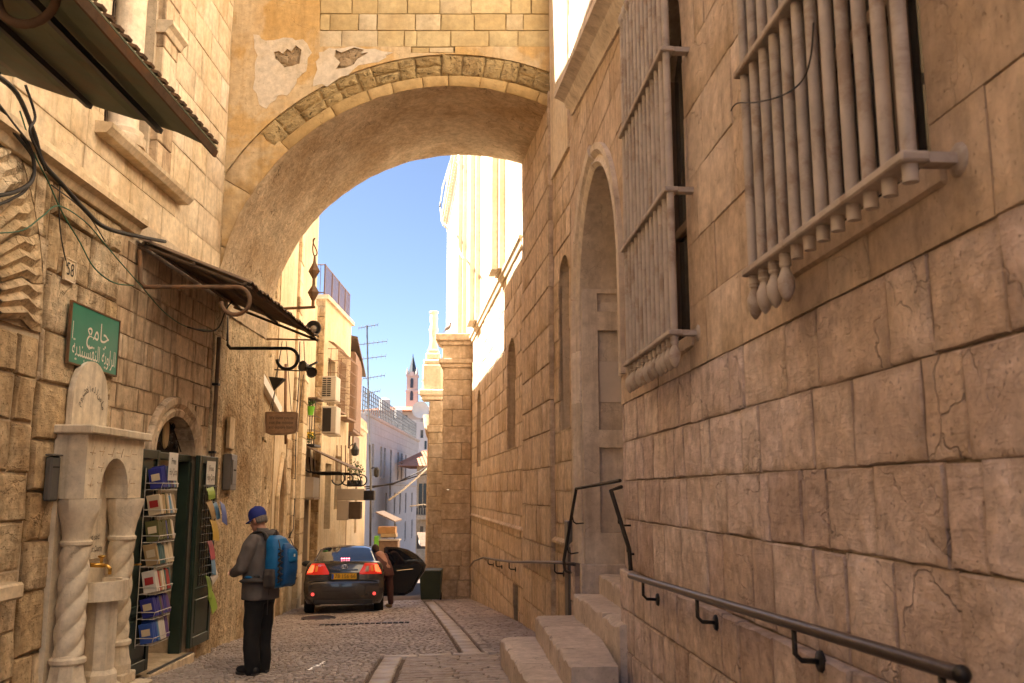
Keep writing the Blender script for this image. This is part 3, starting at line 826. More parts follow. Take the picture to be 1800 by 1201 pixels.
# raking cornice above the portal
c0 = FR.uv(978, 178, .22); c1 = FR.uv(1062, -10, .22)
e0 = (c0[0] + .05, c0[1]); e1 = (c1[0] - 1.0, c1[1] + (c1[1] - c0[1]) * (c1[0] - 1.0 - c0[0]) / (c1[0] - c0[0]) * 0 + (c1[1] - c0[1]) / (c1[0] - c0[0]) * -1.0)
g = G(); d = V((0, 0, 1))
g.sweep([(FR.P(e0[0], e0[1]), FR.n, d), (FR.P(e1[0], e1[1]), FR.n, d)], [(-.05, -.16), (.03, -.16), (.05, -.10), (.10, -.06), (.12, .0), (.20, .05), (.24, .06), (.24, .13), (-.05, .16)])
cor = g.obj('raking_cornice', M['portal'], smooth='auto', label='moulded stone cornice sloping over the portal wall at the upper right', cat='cornice')

# ------------------------------------------------------------------ window grilles
def grille(name, label, s0, s1, zb, zrows, ztop, nb, finials, o=.15):
    t = thing(name, label, 'window grille', FR.P((s0 + s1) / 2, zb), group='barred grilles on the right wall')
    fin = [(.012, .05), (.026, .042), (.016, .025), (.026, .012), (.016, -.004), (.020, -.016), (.036, -.055), (.035, -.090), (.022, -.125), (.006, -.145)]
    for k in range(nb):
        s = s0 + (s1 - s0) * k / (nb - 1)
        b = G().tube([FR.P(s, zb - .07, o), FR.P(s, ztop, o)], .0235, 10).obj('bar', M['bars'], t, smooth='auto')
        if k >= nb - finials:
            G().lathe(fin, FR.P(s, zb - .07, o), 10).obj('finial', M['bars'], b, smooth=True)
        if ztop < 5: G().lathe([(r, -h) for r, h in fin], FR.P(s, ztop, o), 10).obj('finial', M['bars'], b, smooth=True)
    for z in [zb] + zrows:
        G().wbox(FR, s0 - .04, s1 + .04, z - .016, z + .016, o - .045, o + .045, .006).obj('rail', M['bars'], t)
        for s in (s0, s1): G().wbox(FR, s - .03, s + .03, z - .016, z + .016, -.02, o - .046).obj('stay', M['bars'], t)
    G().lathe([(.0, -.02), (.060, -.02), (.052, .008), (.03, .018), (.0, .022)], FR.P(s0 - .01, zb, .0), 12, (FR.u, V((0, 0, 1)), FR.n)).obj('wall_plate', M['bars'], t, smooth=True)
    return t
a = FR.uv(1601, 318, .15); b = FR.uv(1331, 522, .15)
grille('window_grille', 'grey painted grille of thick vertical bars on the nearest window, upper right corner', a[0], b[0] + .03, .97, [1.92, 2.9], 3.7, 12, 4)
a = FR.uv(1186, 610, .15); b = FR.uv(1107, 665, .15)
grille('window_grille', 'tall grey grille with bulb finials on the window beside the portal', a[0], b[0], .95, [1.85, 2.78], 3.68, 12, 12)
# ------------------------------------------------------------------ steps
stp = thing('stone_steps', 'worn pale stone steps rising to the portal, lower right', 'steps', (.5, 9, -1.8))
def step(xl0, xl1, y0, y1, z, zb, xr, n, seed):
    """a row of blocks with a chipped nose; xl0 at y0, xl1 at y1"""
    r = random.Random(seed); ys = [y0]
    for k in range(n): ys.append(y0 + (y1 - y0) * (k + 1 + (r.uniform(-.12, .12) if k < n - 1 else 0)) / n)
    for k in range(n):
        ya, yb = ys[k] + .004, ys[k + 1] - .004; g = G(); m = 9
        xl = lambda y: xl0 + (xl1 - xl0) * (y - y0) / (y1 - y0)
        cols = []
        for i in range(m + 1):
            y = ya + (yb - ya) * i / m; x = xl(y); chip = r.choice([0, 0, .005, .02, .035])
            j = r.uniform(-.006, .006)
            cols.append([V((x + .02, y, zb)), V((x + .0 + j, y, z - .09)), V((x + .002 + j, y, z - .012 - chip * .9)), V((x + .012 + chip, y, z - .001 - chip * .3)),
                         V((x + .07 + chip, y, z + r.uniform(-.004, .004))), V((x + .30, y, z + r.uniform(-.007, .002))), V((xr, y, z + r.uniform(-.004, .004))), V((xr, y, zb))])
        for c in cols: g.v += c
        q = 8
        for i in range(m):
            for j in range(q - 1): g.f.append((i * q + j, (i + 1) * q + j, (i + 1) * q + j + 1, i * q + j + 1))
        g.f.append(tuple(range(q))); g.f.append(tuple(m * q + j for j in range(q)))
        g.obj('step_block', M['step'], stp, smooth='auto')
def xa(X, y): return X - .0672 * y
step(xa(.70, 7.2), xa(.55, 10.1), 7.0, 10.1, -1.53, -2.1, .42, 4, 1)
step(xa(.93, 7.2), xa(.92, 10.0), 7.15, 10.05, -1.30, -2.1, .80, 4, 2)
step(xa(1.39, 7.7), xa(1.31, 9.9), 7.70, 9.98, -1.07, -2.1, 1.9, 3, 3)
step(xa(1.60, 7.9), xa(1.60, 9.9), 7.90, 10.1, -.88, -2.1, 2.4, 3, 4)

# ------------------------------------------------------------------ handrails
def bracket(p, fr, drop=.12, o=.10, name='bracket', parent=None, m='iron'):
    q = V((p.x, p.y, p.z)); w = q - fr.n * o
    G().tube([q, q + V((0, 0, -drop)), q + V((0, 0, -drop - .025)) - fr.n * .025, w + V((0, 0, -drop - .03))], .011, 6).obj('bracket', M[m], parent, smooth=True)
    G().lathe([(.0, .0), (.045, .0), (.04, .012), (.0, .016)], w + V((0, 0, -drop - .03)), 10, (fr.u, V((0, 0, 1)), fr.n)).obj('wall_plate', M[m], parent, smooth=True)
hr = thing('handrail', 'straight steel handrail on curved brackets along the nearest right wall', 'handrail', FR.P(S0 + 3, -.7))
h0 = FR.P(*FR.uv(1108, 1012, .15), .15); h1 = FR.P(*FR.uv(1690, 1186, .15), .15)
G().tube([h0, h1], .023, 12).obj('rail', M['rail'], hr, smooth='auto')
G().ball(h1, .026, 10, 8).obj('end_knob', M['iron'], hr, smooth=True)
for px, py in ((1130, 1018), (1225, 1048), (1395, 1098), (1655, 1175)):
    bracket(FR.P(*FR.uv(px, py, .15), .15), FR, .11, .15 - .045, parent=hr)
r2 = thing('portal_handrail', 'black bent handrail on the far side of the portal steps', 'handrail', FR.P(PO1 + .2, -1.0))
A = FR.P(PO1 + .16, 0, .0)
def q2(px, py, o): return FR.P(*FR.uv(px, py, o), o)
p0 = at(1090, 845, 9.0); p1 = at(1013, 859, 10.05); p2 = at(991, 985, 10.25); p3 = at(993, 1003, 10.25)
G().tube([p0, p1, p2, p3, p3 + V((.06, 0, -.02))], .018, 8).obj('rail', M['iron'], r2, smooth='auto')
for f in (.36, .78):
    p = p1.lerp(p2, f); G().tube([p, p + V((.02, .02, -.08)), p + V((.05, .03, -.1)), p + V((.14, .2, -.1))], .009, 6).obj('bracket', M['iron'], r2, smooth=True)
r3 = thing('portal_handrail', 'black bent handrail on the near side of the portal steps', 'handrail', FR.P(PO0, -1.0))
p0 = q2(1091, 855, .10); p1 = at(1074, 862, 7.75); p2 = at(1106, 965, 7.55); p3 = at(1109, 1003, 7.55)
G().tube([at(1092, 856, 7.9), p1, p2, p3], .018, 8).obj('rail', M['iron'], r3, smooth='auto')
for f in (.42, .9):
    p = p1.lerp(p2, f); G().tube([p, p + V((.0, 0, -.07)), p + V((.03, 0, -.09)), p + V((.12, 0, -.09))], .009, 6).obj('bracket', M['iron'], r3, smooth=True)
r4 = thing('wall_handrail', 'thin sagging handrail along the wall beyond the portal', 'handrail', FF.P(6, -1.2))
pts = [FF.P(*FF.uv(px, py, .12), .12) for px, py in ((1010, 992), (985, 989), (940, 988), (900, 988), (870, 984), (850, 980), (833, 986), (826, 996))]
G().tube(pts, .02, 8).obj('rail', M['rail'], r4, smooth=True)
for px, py in ((975, 990), (895, 988), (872, 985), (858, 982)):
    bracket(FF.P(*FF.uv(px, py, .12), .12), FF, .10, .12, parent=r4)

# ------------------------------------------------------------------ right wall beyond the portal, church storey above
fw = thing('church_building', 'long tan ashlar wall with blind niches, its sunlit upper storey carrying pilasters and a cornice', 'building', FF.P(10, -2.6))
N1 = archpoly(.16, .92, .80, 2.75, .34, 10); N2 = archpoly(5.45, 6.65, .80, 2.45, .45, 10); N3 = archpoly(12.3, 13.4, .65, 2.2, .45, 8)
LOW = rect(5.1, 5.75, -2.3, -1.62)
SE = FF.sy(40)
uw = [FF.uv(813, 470)[0], FF.uv(838, 440)[0]]
W1 = archpoly(uw[0] - 1.4, uw[0] + .9, 4.9, 9.0, 1.1, 12)
HS = [N1, N2, N3, LOW, W1]
g = G(); g.slab(FF, rect(.0, SE, -5.5, 12.0), HS, -.45, -.02); g.obj('wall', M['mortar_light'], fw)
def vis_ff(p, s): return in_view(p, s) and not (p.y > 27.6 and p.z < 4)
courses(FF, .0, FF.sy(26.6), -4, 4.4, (.36, .46), (.45, 1.05), M['far_right'], fw, gap=.007, holes=HS, seed=21, ch=.006, rough=.006, vis=vis_ff, proud=.005)
g = G(); g.slab(FF, rect(.0, SE - .02, 4.4, 11.7), [W1], -.02, .03); g.obj('upper_wall', M['church'], fw)
for (a, b, c, d, nm) in ((.16, .92, .80, 3.1, 'niche'), (5.45, 6.65, .80, 2.9, 'niche'), (12.3, 13.4, .65, 2.65, 'niche')):
    for k in range(6):
        z0 = c + (d - c) * k / 6; G().wbox(FF, a - .02, b + .02, z0 + .004, z0 + (d - c) / 6 - .004, -.5, -.30 if nm == 'niche' else -.2, .006).obj('niche_stone', M['portal'], fw)
G().wbox(FF, 5.0, 5.8, -2.4, -1.5, -.5, -.25).obj('vent_recess', M['dark'], fw)
G().run(FF, FF.sy(15.4), 15, 4.36, [(-.02, -.08), (.04, -.08), (.07, 0), (.10, .02), (.10, .07), (-.02, .09)]).obj('string_course', M['church'], fw)
G().run(FF, .02, 14.9, -.62, [(-.02, -.03), (.05, -.04), (.05, -.01), (.01, .03), (-.02, .03)]).obj('ledge', M['far_right'], fw)
for px, pw in ((891, .9), (846, 1.2), (822, 1.0)):
    s = FF.uv(px, 440)[0]
    G().wbox(FF, s, s + pw, 4.45, 11.6, .02, .16, .01).obj('pilaster', M['church'], fw)
    G().wbox(FF, s + .12, s + pw - .12, 4.45, 11.6, .165, .30, .01).obj('pilaster', M['church'], fw)
G().wbox(FF, uw[0] - 1.4, uw[0] + .9, 4.8, 10.2, -.5, -.4).obj('window', M['win_glass'], fw)
for k in range(3):
    s = uw[0] - 1.4 + .7 * k; G().wbox(FF, s, s + .16, 4.9, 9.7, -.4, -.2, .02).obj('mullion', M['church'], fw)
g = G(); g.run(FF, 4.0, SE, 11.75, [(-.1, -.1), (.06, -.1), (.09, .05), (.17, .10), (.20, .3), (.32, .36), (.34, .55), (-.1, .6)]); g.obj('cornice', M['church'], fw)
for k in range(70):
    s = 4.2 + k * .36
    if s < SE - .2: G().wbox(FF, s, s + .17, 11.86, 12.02, .08, .27).obj('dentil', M['church'], fw)
# metal drain duct at the start of this wall
G().wbox(FF, .04, .26, -1.9, -.35, .0, .07, .01).obj('drain_duct', M['greybox'], label='grey metal duct on the wall left of the portal steps', cat='duct')
# cable stapled on the wall, loose loops
pts = [FF.P(*FF.uv(*q, .03), .03) for q in ((965, 600), (962, 680), (955, 760), (948, 800), (962, 815), (970, 780), (958, 770), (948, 812))]
G().tube(pts, .008, 5).obj('wall_cable', M['cable'], smooth=True, label='thin dark cable looping on the wall below the arch pier', cat='cable')
pts = [FF.P(*FF.uv(*q, .5), .5) for q in ((800, 262), (790, 290), (778, 330), (773, 365), (778, 392), (790, 400), (800, 412), (806, 440), (815, 455))]
G().tube(pts, .035, 6).obj('roof_cable', M['cable_white'], smooth=True, label='white cable hanging off the sunlit church cornice', cat='cable')

# ------------------------------------------------------------------ gate pillars further down on the right
def pillar(name, label, x0, x1, y, dep, zb, zt, cap, seed):
    t = thing(name, label, 'pillar', ((x0 + x1) / 2, y, zb)); r = random.Random(seed)
    z = zb
    while z < zt - .05:
        h = min(r.uniform(.38, .50), zt - z); h = zt - z if zt - z - h < .2 else h
        sp = r.uniform(.3, .7) * (x1 - x0); first = r.random() < .5
        for a, b in ((x0, x0 + sp), (x0 + sp, x1)) if first else ((x0, x1),):
            G().cbox(((a + b) / 2, y + dep / 2, z + h / 2), (b - a - .006, dep, h - .008), .012).obj('stone', M['far_right'], t)
        z += h
    cx, cw = (x0 + x1) / 2, x1 - x0
    for (dz0, dz1, ex) in cap:
        G().cbox((cx, y + dep / 2, zt + (dz0 + dz1) / 2), (cw + ex * 2, dep + ex * 2, dz1 - dz0), .02).obj('cap_block', M['far_right'], t)
    return t
pillar('gate_pillar', 'square ashlar pillar with heavy moulded cap at the end of the right wall', -2.0, -1.17, 26.2, 1.0, -3.3, 3.55,
       [(0, .12, .06), (.12, .26, .12), (.262, .66, .03), (.662, .78, .12), (.782, .98, .22)], 3)
p2a, p2b = at(741, 800, 32.5), at(768, 800, 32.5)
pl2 = pillar('gate_pillar', 'paler pillar carrying a pedestal with a small stone figure, behind the capped pillar', at(753, 800, 32.5).x, p2b.x + .3, 32.5, 1.0, -4.2, at(750, 760, 32.5).z,
       [(0, .25, .06), (.252, at(750, 705, 32.5).z - at(750, 760, 32.5).z, .0)], 4)
zt = at(750, 703, 32.5).z; cx = (p2a.x + p2b.x) / 2
for (z0, z1, w, nm) in ((0, .16, .80, 'capital'), (.16, .40, .95, 'capital'), (.40, 1.32, .72, 'pedestal'), (1.32, 1.5, .66, 'pedestal_cap'), (1.5, 1.75, .52, 'pedestal_cap'), (1.75, 1.9, .42, 'pedestal_cap')):
    G().cbox((cx + .05, 33.0, zt + (z0 + z1) / 2), (w, w, z1 - z0 - .004), .05).obj(nm, M['church'], pl2)
g = G(); z = zt + 1.9
g.lathe([(.16, 0), (.17, .05), (.12, .3), (.15, .62), (.17, .75), (.12, .95), (.15, 1.15), (.13, 1.32), (.17, 1.36), (.17, 1.42), (.05, 1.45)], (cx + .05, 33.0, z), 10)
g.obj('finial_figure', M['church'], pl2, smooth='auto')
p3a = at(752, 900, 35)
g = G(); g.lathe([(.42, -4.6), (.42, -3.6), (.34, -3.5), (.31, 2.0), (.36, 2.1), (.45, 2.5), (.5, 2.9)], (at(764, 900, 35).x, 35.0, 0), 14)
g.obj('stone_column', M['far_right'], smooth='auto', label='round stone column with flared capital behind the gate pillars', cat='column')
# pigeon on the capped pillar
pg = thing('pigeon', 'dark pigeon perched on the cap of the ashlar pillar', 'pigeon', at(786, 583, 26.3))
b = at(787, 577, 26.4)
g = G(); g.ball(b, (.05, .06, .10), 10, 8, (V((0, 1, 0)), V((.6, 0, -.8)).normalized(), V((.8, 0, .6)).normalized()))
g.tube([b + V((.05, 0, .04)), b + V((.075, 0, .09)), b + V((.08, 0, .13))], [.04, .028, .03], 8); g.ball(b + V((.08, 0, .14)), .033, 8, 6)
g.tube([b + V((-.05, 0, -.05)), b + V((-.15, 0, -.13))], [.035, .02], 6, flat=.4); g.tube([b + V((.10, 0, .14)), b + V((.135, 0, .13))], [.012, .003], 5)
g.obj('body', M['pigeon'], pg, smooth=True)
# ------------------------------------------------------------------ the arch bridging the street
YA, YB = 12.5, 15.2
ACX, ACZ, AR = -.88, 2.55, 3.29
FA = Frame((-5, YA), (3, YA), True)           # s = x + 5
def circ(r, a0, a1, n): return [(ACX + 5 + r * math.cos(a0 + (a1 - a0) * k / n), ACZ + r * math.sin(a0 + (a1 - a0) * k / n)) for k in range(n + 1)]
arch = thing('street_arch', 'broad plastered stone arch spanning the street between the buildings', 'arch', (ACX, YA, 2.5))
hole = [(ACX + 5 - AR, 1.0), (ACX + 5 + AR, 1.0)] + circ(AR, 0, PI, 56)
g = G(); g.slab(FA, rect(.5, 6.4, 1.8, 10.6), [hole], -(YB - YA), -.04); g.obj('core', M['voussoir'], arch)
rng = random.Random(8)
g = G(); NA, NY = 60, 14
for i in range(NA + 1):
    a = R_(28) + (PI - R_(28)) * i / NA
    for j in range(NY + 1):
        edge = j in (0, NY); r = AR - .012 - (0 if edge else rng.uniform(0, .035)) - .012 * math.sin(i * .7) * math.sin(j * .9)
        g.v.append(V((ACX + r * math.cos(a), YA - .02 + (YB - YA + .04) * j / NY + rng.uniform(-.02, .02) * edge, ACZ + r * math.sin(a))))
for i in range(NA):
    for j in range(NY): g.f.append((i * (NY + 1) + j, (i + 1) * (NY + 1) + j, (i + 1) * (NY + 1) + j + 1, i * (NY + 1) + j + 1))
g.obj('soffit', M['soffit'], arch, smooth=True)
# plaster skin with broken patches, stone panel above the crown
def pxA(px, py): p = at(px, py, YA); return (p.x + 5, p.z)
pan = [pxA(562, -60), pxA(562, 82), pxA(722, 82), pxA(722, 93), pxA(800, 93), pxA(800, 82), pxA(975, 82), pxA(985, -60)]
patch1 = [pxA(*q) for q in ((482, 92), (490, 90), (497, 95), (505, 86), (512, 91), (520, 80), (530, 88), (528, 103), (527, 112), (512, 117), (500, 119), (490, 108), (484, 104))]
patch2 = [pxA(*q) for q in ((590, 88), (600, 93), (622, 84), (640, 88), (634, 95), (648, 92), (640, 98), (628, 104), (622, 114), (606, 120), (590, 122), (598, 110), (588, 100))]
RO = AR + .50
ring_hole = [(ACX + 5 - RO, 1.0), (ACX + 5 + RO, 1.0)] + circ(RO, 0, PI, 56)
g = G(); g.slab(FA, rect(.75, 6.2, 1.9, 10.5), [ring_hole, pan, patch1, patch2], -.03, .0); g.obj('plaster_skin', M['plaster_arch'], arch)
g = G(); g.slab(FA, [pxA(470, 70), pxA(470, 130), pxA(665, 130), pxA(665, 70)], [], -.035, -.027); g.obj('exposed_masonry', M['rubble'], arch)
for outl, hl_ in (([(447, 62), (470, 70), (500, 66), (535, 72), (545, 95), (538, 125), (520, 140), (512, 165), (490, 168), (470, 190), (452, 182), (446, 140), (450, 100)], [patch1]),
                  ([(560, 92), (585, 84), (640, 84), (690, 92), (676, 104), (640, 112), (612, 130), (575, 150), (548, 150), (556, 120)], [patch2])):
    rq = random.Random(len(outl)); P_ = [pxA(*q) for q in outl]; Q_ = []
    for i in range(len(P_)):
        a_, b_ = P_[i], P_[(i + 1) % len(P_)]
        for t_ in (0, .33, .66): Q_.append((a_[0] + (b_[0] - a_[0]) * t_ + rq.uniform(-.03, .03), a_[1] + (b_[1] - a_[1]) * t_ + rq.uniform(-.03, .03)))
    g = G(); g.slab(FA, Q_, hl_, -.012, .006); g.obj('plaster_repair', M['plaster_repair'], arch)
for k, (px, py) in enumerate(((497, 104), (515, 105), (606, 108), (620, 95), (632, 92))):
    c = pxA(px, py); stone_geo(FA, rect(c[0] - .10, c[0] + .09, c[1] - .08, c[1] + .07), -.012, -.04, rng, 2, 2, .02, .012, .02).obj('rubble_stone', M['rubble'], arch, smooth=True)
x0, x1 = pxA(562, 0)[0] + .006, pxA(980, 0)[0]; zb = pxA(562, 82)[1]
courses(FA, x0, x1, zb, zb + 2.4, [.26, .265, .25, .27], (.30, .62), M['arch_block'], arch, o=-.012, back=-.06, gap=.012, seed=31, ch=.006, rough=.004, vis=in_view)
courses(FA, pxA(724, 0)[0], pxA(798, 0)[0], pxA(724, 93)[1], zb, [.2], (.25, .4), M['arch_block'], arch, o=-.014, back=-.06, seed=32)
def fr_ring(s, r, o): a = s / 3.5; return V((ACX + r * math.cos(a), YA - o, ACZ + r * math.sin(a)))
s = R_(60) * 3.5
while s < R_(136) * 3.5:
    l = rng.uniform(.22, .40)
    for (r0, r1) in ((AR + .17, AR + .335), (AR + .335, AR + .49)) if rng.random() < .55 else ((AR + .17, AR + .49),):
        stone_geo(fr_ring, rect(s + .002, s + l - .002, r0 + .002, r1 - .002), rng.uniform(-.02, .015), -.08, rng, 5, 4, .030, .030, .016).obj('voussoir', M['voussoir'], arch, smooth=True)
    s += l
s = R_(60) * 3.5
while s < R_(182) * 3.5:
    l = rng.uniform(.35, .6) if s < R_(118) * 3.5 else .9
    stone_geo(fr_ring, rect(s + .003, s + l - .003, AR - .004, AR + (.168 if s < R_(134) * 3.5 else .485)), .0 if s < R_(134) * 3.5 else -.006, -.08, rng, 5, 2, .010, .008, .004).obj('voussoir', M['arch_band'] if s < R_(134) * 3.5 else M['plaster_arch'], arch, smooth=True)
    s += l
g = G(); g.slab(fr_ring, rect(R_(58) * 3.5, R_(185) * 3.5, AR + .0, AR + .5), [], -.1, -.05) if False else None
G().box((-4.40, (YA + YB) / 2 + .05, -.2), (.47, YB - YA - .12, 5.6)).obj('left_pier', M['plaster_rough'], arch)
# right pier carrying the arch
s0, s1 = FF.sy(YA - .02), FF.sy(YB)
courses(FF, s0, s1, -2.6, 5.75, (.42, .55), (.7, 1.5), M['far_right'], arch, o=.07, back=.0, gap=.006, seed=33, ch=.012, rough=.004)

# ------------------------------------------------------------------ near left building
lb = thing('stone_house', 'golden limestone house front with shop door and fountain, nearest on the left', 'building', (-4.2, 9, -2))
def Y(y): return y + 4                          # FL: s from y
DO0, DO1, DZ = 10.2, 11.5, .47
door_h = archpoly(Y(DO0), Y(DO1), -2.05, DZ, .46, 12)
g = G(); g.slab(FL, rect(-8, FL.L, -2.7, 2.9), [door_h], -.55, -.025); g.obj('wall', M['mortar_light'], lb)
winU = rect(Y(8.75), Y(9.85), 3.72, 7.2)
g = G(); g.slab(FL, rect(-8, FL.L, 2.9, 11.2), [winU], -.7, -.145); g.obj('upper_wall', M['mortar_light'], lb)
courses(FL, Y(5.2), Y(7.62), -2.3, 1.28, (.34, .48), (.4, .7), M['left_rough'], lb, gap=.012, seed=41, ch=.02, rough=.014, jit=.008, vis=in_view, proud=.008)
courses(FL, Y(7.63), Y(9.03), -2.3, 2.68, (.36, .52), (.42, .8), M['left_rough'], lb, o=.012, gap=.012, seed=42, ch=.022, rough=.016, jit=.009, vis=in_view, proud=.01)
door_out = archpoly(Y(DO0) - .2, Y(DO1) + .2, -2.2, DZ, .66, 12)
courses(FL, Y(9.04), Y(12.06), -2.3, 2.6, (.245, .285), (.3, .62), M['left_brown'], lb, o=-.012, gap=.007, holes=[door_out], seed=43, ch=.007, rough=.003, vis=in_view, proud=.003)
winO = rect(Y(8.70), Y(10.36), 3.62, 7.2)
courses(FL, Y(5.5), Y(12.48), 2.9, 7.4, (.38, .46), (.45, 1.0), M['left_upper'], lb, o=-.12, back=-.16, gap=.006, holes=[winO], seed=44, ch=.004, rough=.004, vis=in_view, proud=.003)
G().run(FL, Y(4.5), Y(9.36), 2.70, [(-.1, -.03), (.04, -.02), (.07, .05), (.13, .08), (.13, .14), (.06, .17), (.03, .26), (-.15, .28)]).obj('string_course', M['left_upper'], lb, smooth='auto')
# upper window: sill, colonnette, pilaster, dark panes and lattice
G().run(FL, Y(8.52), Y(10.85), 3.50, [(-.14, 0), (.0, .0), (.05, .06), (.06, .10), (-.14, .13)]).obj('window_sill', M['left_upper'], lb)
uwn = G().wbox(FL, Y(8.7), Y(9.9), 3.65, 7.2, -.62, -.55).obj('window', M['win_glass'], lb)
for k in range(9): G().wbox(FL, Y(8.78 + .12 * k), Y(8.80 + .12 * k), 3.7, 7.0, -.50, -.48).obj('lattice_bar', M['win_wood'], uwn)
for k in range(12): G().wbox(FL, Y(8.75), Y(9.85), 3.8 + .25 * k, 3.825 + .25 * k, -.515, -.50).obj('lattice_bar', M['win_wood'], uwn)
g = G(); g.lathe([(.24, 0), (.24, .1), (.21, .12), (.215, .17), (.17, .2), (.16, .24), (.155, 3.0)], FL.P(Y(9.25), 3.62, -.17), 18); g.obj('colonnette', M['left_upper'], lb, smooth='auto')
z = 3.64; rr = random.Random(4)
while z < 6.6:
    h = rr.uniform(.28, .5)
    if z < 5.35 < z + h: h = 5.36 - z
    G().wbox(FL, Y(9.90), Y(10.34), z + .004, z + h - .004, -.5, -.055, .01).obj('pilaster_block', M['left_brown'] if rr.random() < .4 else M['left_upper'], lb); z += h
G().run(FL, Y(9.86), Y(10.38), 5.28, [(-.4, 0), (-.03, 0), (.0, .06), (.05, .10), (.05, .15), (-.4, .17)]).obj('pilaster_cap', M['left_upper'], lb)
# wall corner and drainpipe at the end of the brown ashlar
courses(FL, Y(12.07), Y(12.6), -2.3, 2.7, (.5, .7), (.6, .9), M['plaster_rough'], lb, o=.0, gap=.002, seed=45, ch=.01, rough=.012)

# cushioned voussoirs of the neighbouring arch at the far left
ca = thing('cushion_arch', 'carved arch of ribbed zigzag voussoirs at the left edge', 'arch', FL.P(Y(6.6), -1))
cy, cz = 5.66, 1.30
for k in range(7):
    a0 = R_(1 + 12.4 * k); a1 = R_(1 + 12.4 * (k + 1)) - .006
    def frv(s, r, o): return FL.P(Y(cy) + r * math.cos(s), cz + r * math.sin(s), o)
    g = G(); nr = 3; prof = []
    for i in range(nr * 2 + 1): prof.append((a0 + (a1 - a0) * i / (nr * 2), .06 if i % 2 else .010))
    rs = [1.25, 1.62, 1.80, 1.98]
    for ri, r in enumerate(rs):
        for (s, o) in prof:
            oo = o * (1.0 if ri < 2 else .75 if ri == 2 else .12) - (.0 if ri < 2 else .01); g.v.append(frv(s + (.035 if ri == 1 else 0), r, oo))
    m = len(prof)
    for ri in range(len(rs) - 1):
        for i in range(m - 1): g.f.append((ri * m + i, ri * m + i + 1, (ri + 1) * m + i + 1, (ri + 1) * m + i))
    b = len(g.v)
    for r in (rs[0], rs[-1]):
        for s in (a0, a1): g.v.append(frv(s, r, -.06))
    g.f += [(0, b, b + 2, (len(rs) - 1) * m), (m - 1, b + 1, b + 3, len(rs) * m - 1), (b, b + 1, b + 3, b + 2)]
    g.obj('voussoir', M['left_rough'], ca)
courses(FL, Y(5.0), Y(7.62), 1.30, 2.68, (.34, .46), (.3, .6), M['left_rough'], ca, o=.0, gap=.012,
        holes=[[(Y(3.0), 1.0), (Y(cy + 1.99), 1.0)] + [(Y(cy) + 1.99 * math.cos(R_(q)), cz + 1.99 * math.sin(R_(q))) for q in range(2, 100, 8)] + [(Y(3.0), 3.4)]], seed=46, ch=.02, rough=.014, vis=in_view)
G().wbox(FL, Y(6.4), Y(7.40), -.83, -.70, .0, .16, .02).obj('stone_ledge', M['left_upper'], label='small stone ledge jutting from the wall at the lower left edge', cat='ledge')

# ------------------------------------------------------------------ signs on the left wall
def board_sign(name, label, fr, s0, s1, z0, z1, o, th, mat, cat='sign'):
    t = thing(name, label, cat, fr.P((s0 + s1) / 2, z0, o)); G().wbox(fr, s0, s1, z0, z1, o, o + th, .004).obj('board', mat, t); return t
sg = board_sign('green_sign', 'green metal sign with white Arabic lettering on the left wall', FL, Y(8.02), Y(9.01), 1.14, 1.69, .03, .02, M['sign_green'])
for (a, b, c, d) in ((8.01, 9.02, 1.685, 1.70), (8.01, 9.02, 1.13, 1.145), (8.005, 8.02, 1.13, 1.70), (9.01, 9.025, 1.13, 1.70)):
    G().wbox(FL, Y(a), Y(b), c, d, .028, .056).obj('edge_trim', M['rust'], sg)
UP = V((0, 0, 1))
text_mesh("\uFECA\uFEE3\uFE8E\uFE9F", .25, FL.P(Y(8.56), 1.49, .051), FL.u, UP, M['white'], sg, width=.46)
text_mesh("\uFE94\uFEF3\uFEAA\uFEE8\uFE92\uFEB8\uFED8\uFEE8\uFEDF\uFE8D \uFE94\uFEF3\uFEED\uFE8D\uFEAE\uFEDF\uFE8D", .21, FL.P(Y(8.52), 1.28, .051), FL.u, UP, M['white'], sg, width=.90)
G().wbox(FL, Y(8.055), Y(8.065), 1.36, 1.52, .051, .052).obj('paint_line', M['white'], sg)
n58 = board_sign('house_number', 'small pale tile with house number 58 above the green sign', FL, Y(7.84), Y(8.03), 1.86, 2.05, .03, .015, M['left_upper'])
text_mesh("58", .17, FL.P(Y(7.935), 1.955, .047), FL.u, UP, M['black'], n58, width=.13)
for (a, b, c, d) in ((7.835, 8.035, 2.045, 2.06), (7.835, 8.035, 1.85, 1.865), (7.83, 7.845, 1.85, 2.06), (8.025, 8.04, 1.85, 2.06)): G().wbox(FL, Y(a), Y(b), c, d, .03, .052).obj('rim', M['left_upper'], n58)
pq = board_sign('stone_plaque', 'blank pale stone plaque on the rough wall right of the shop door', FG, .62, 1.02, .62, 1.08, .07, .05, M['left_upper'], 'plaque')
ic = thing('intercom_box', 'dark green grey metal box on the wall right of the shop door', 'box', FG.P(.9, .0))
G().wbox(FG, .58, 1.06, .02, .54, .05, .17, .012).obj('casing', M['greybox'], ic); G().wbox(FG, .66, .98, .10, .46, .17, .18, .004).obj('cover', M['greybox'], ic)
for k in range(3): G().wbox(FG, .74 + .07 * k, .78 + .07 * k, .30, .32, .18, .186).obj('slot', M['black'], ic)
bx = thing('letter_box', 'shiny grey metal box beside the fountain on the left wall', 'box', FL.P(Y(7.95), -.1))
G().wbox(FL, Y(7.80), Y(7.96), -.08, .30, .03, .09, .015).obj('casing', M['greybox'], bx); G().wbox(FL, Y(7.79), Y(7.97), .302, .318, .03, .10, .005).obj('lid', M['greybox'], bx)
G().wbox(FL, Y(7.83), Y(7.93), .20, .215, .09, .096).obj('slot', M['black'], bx)

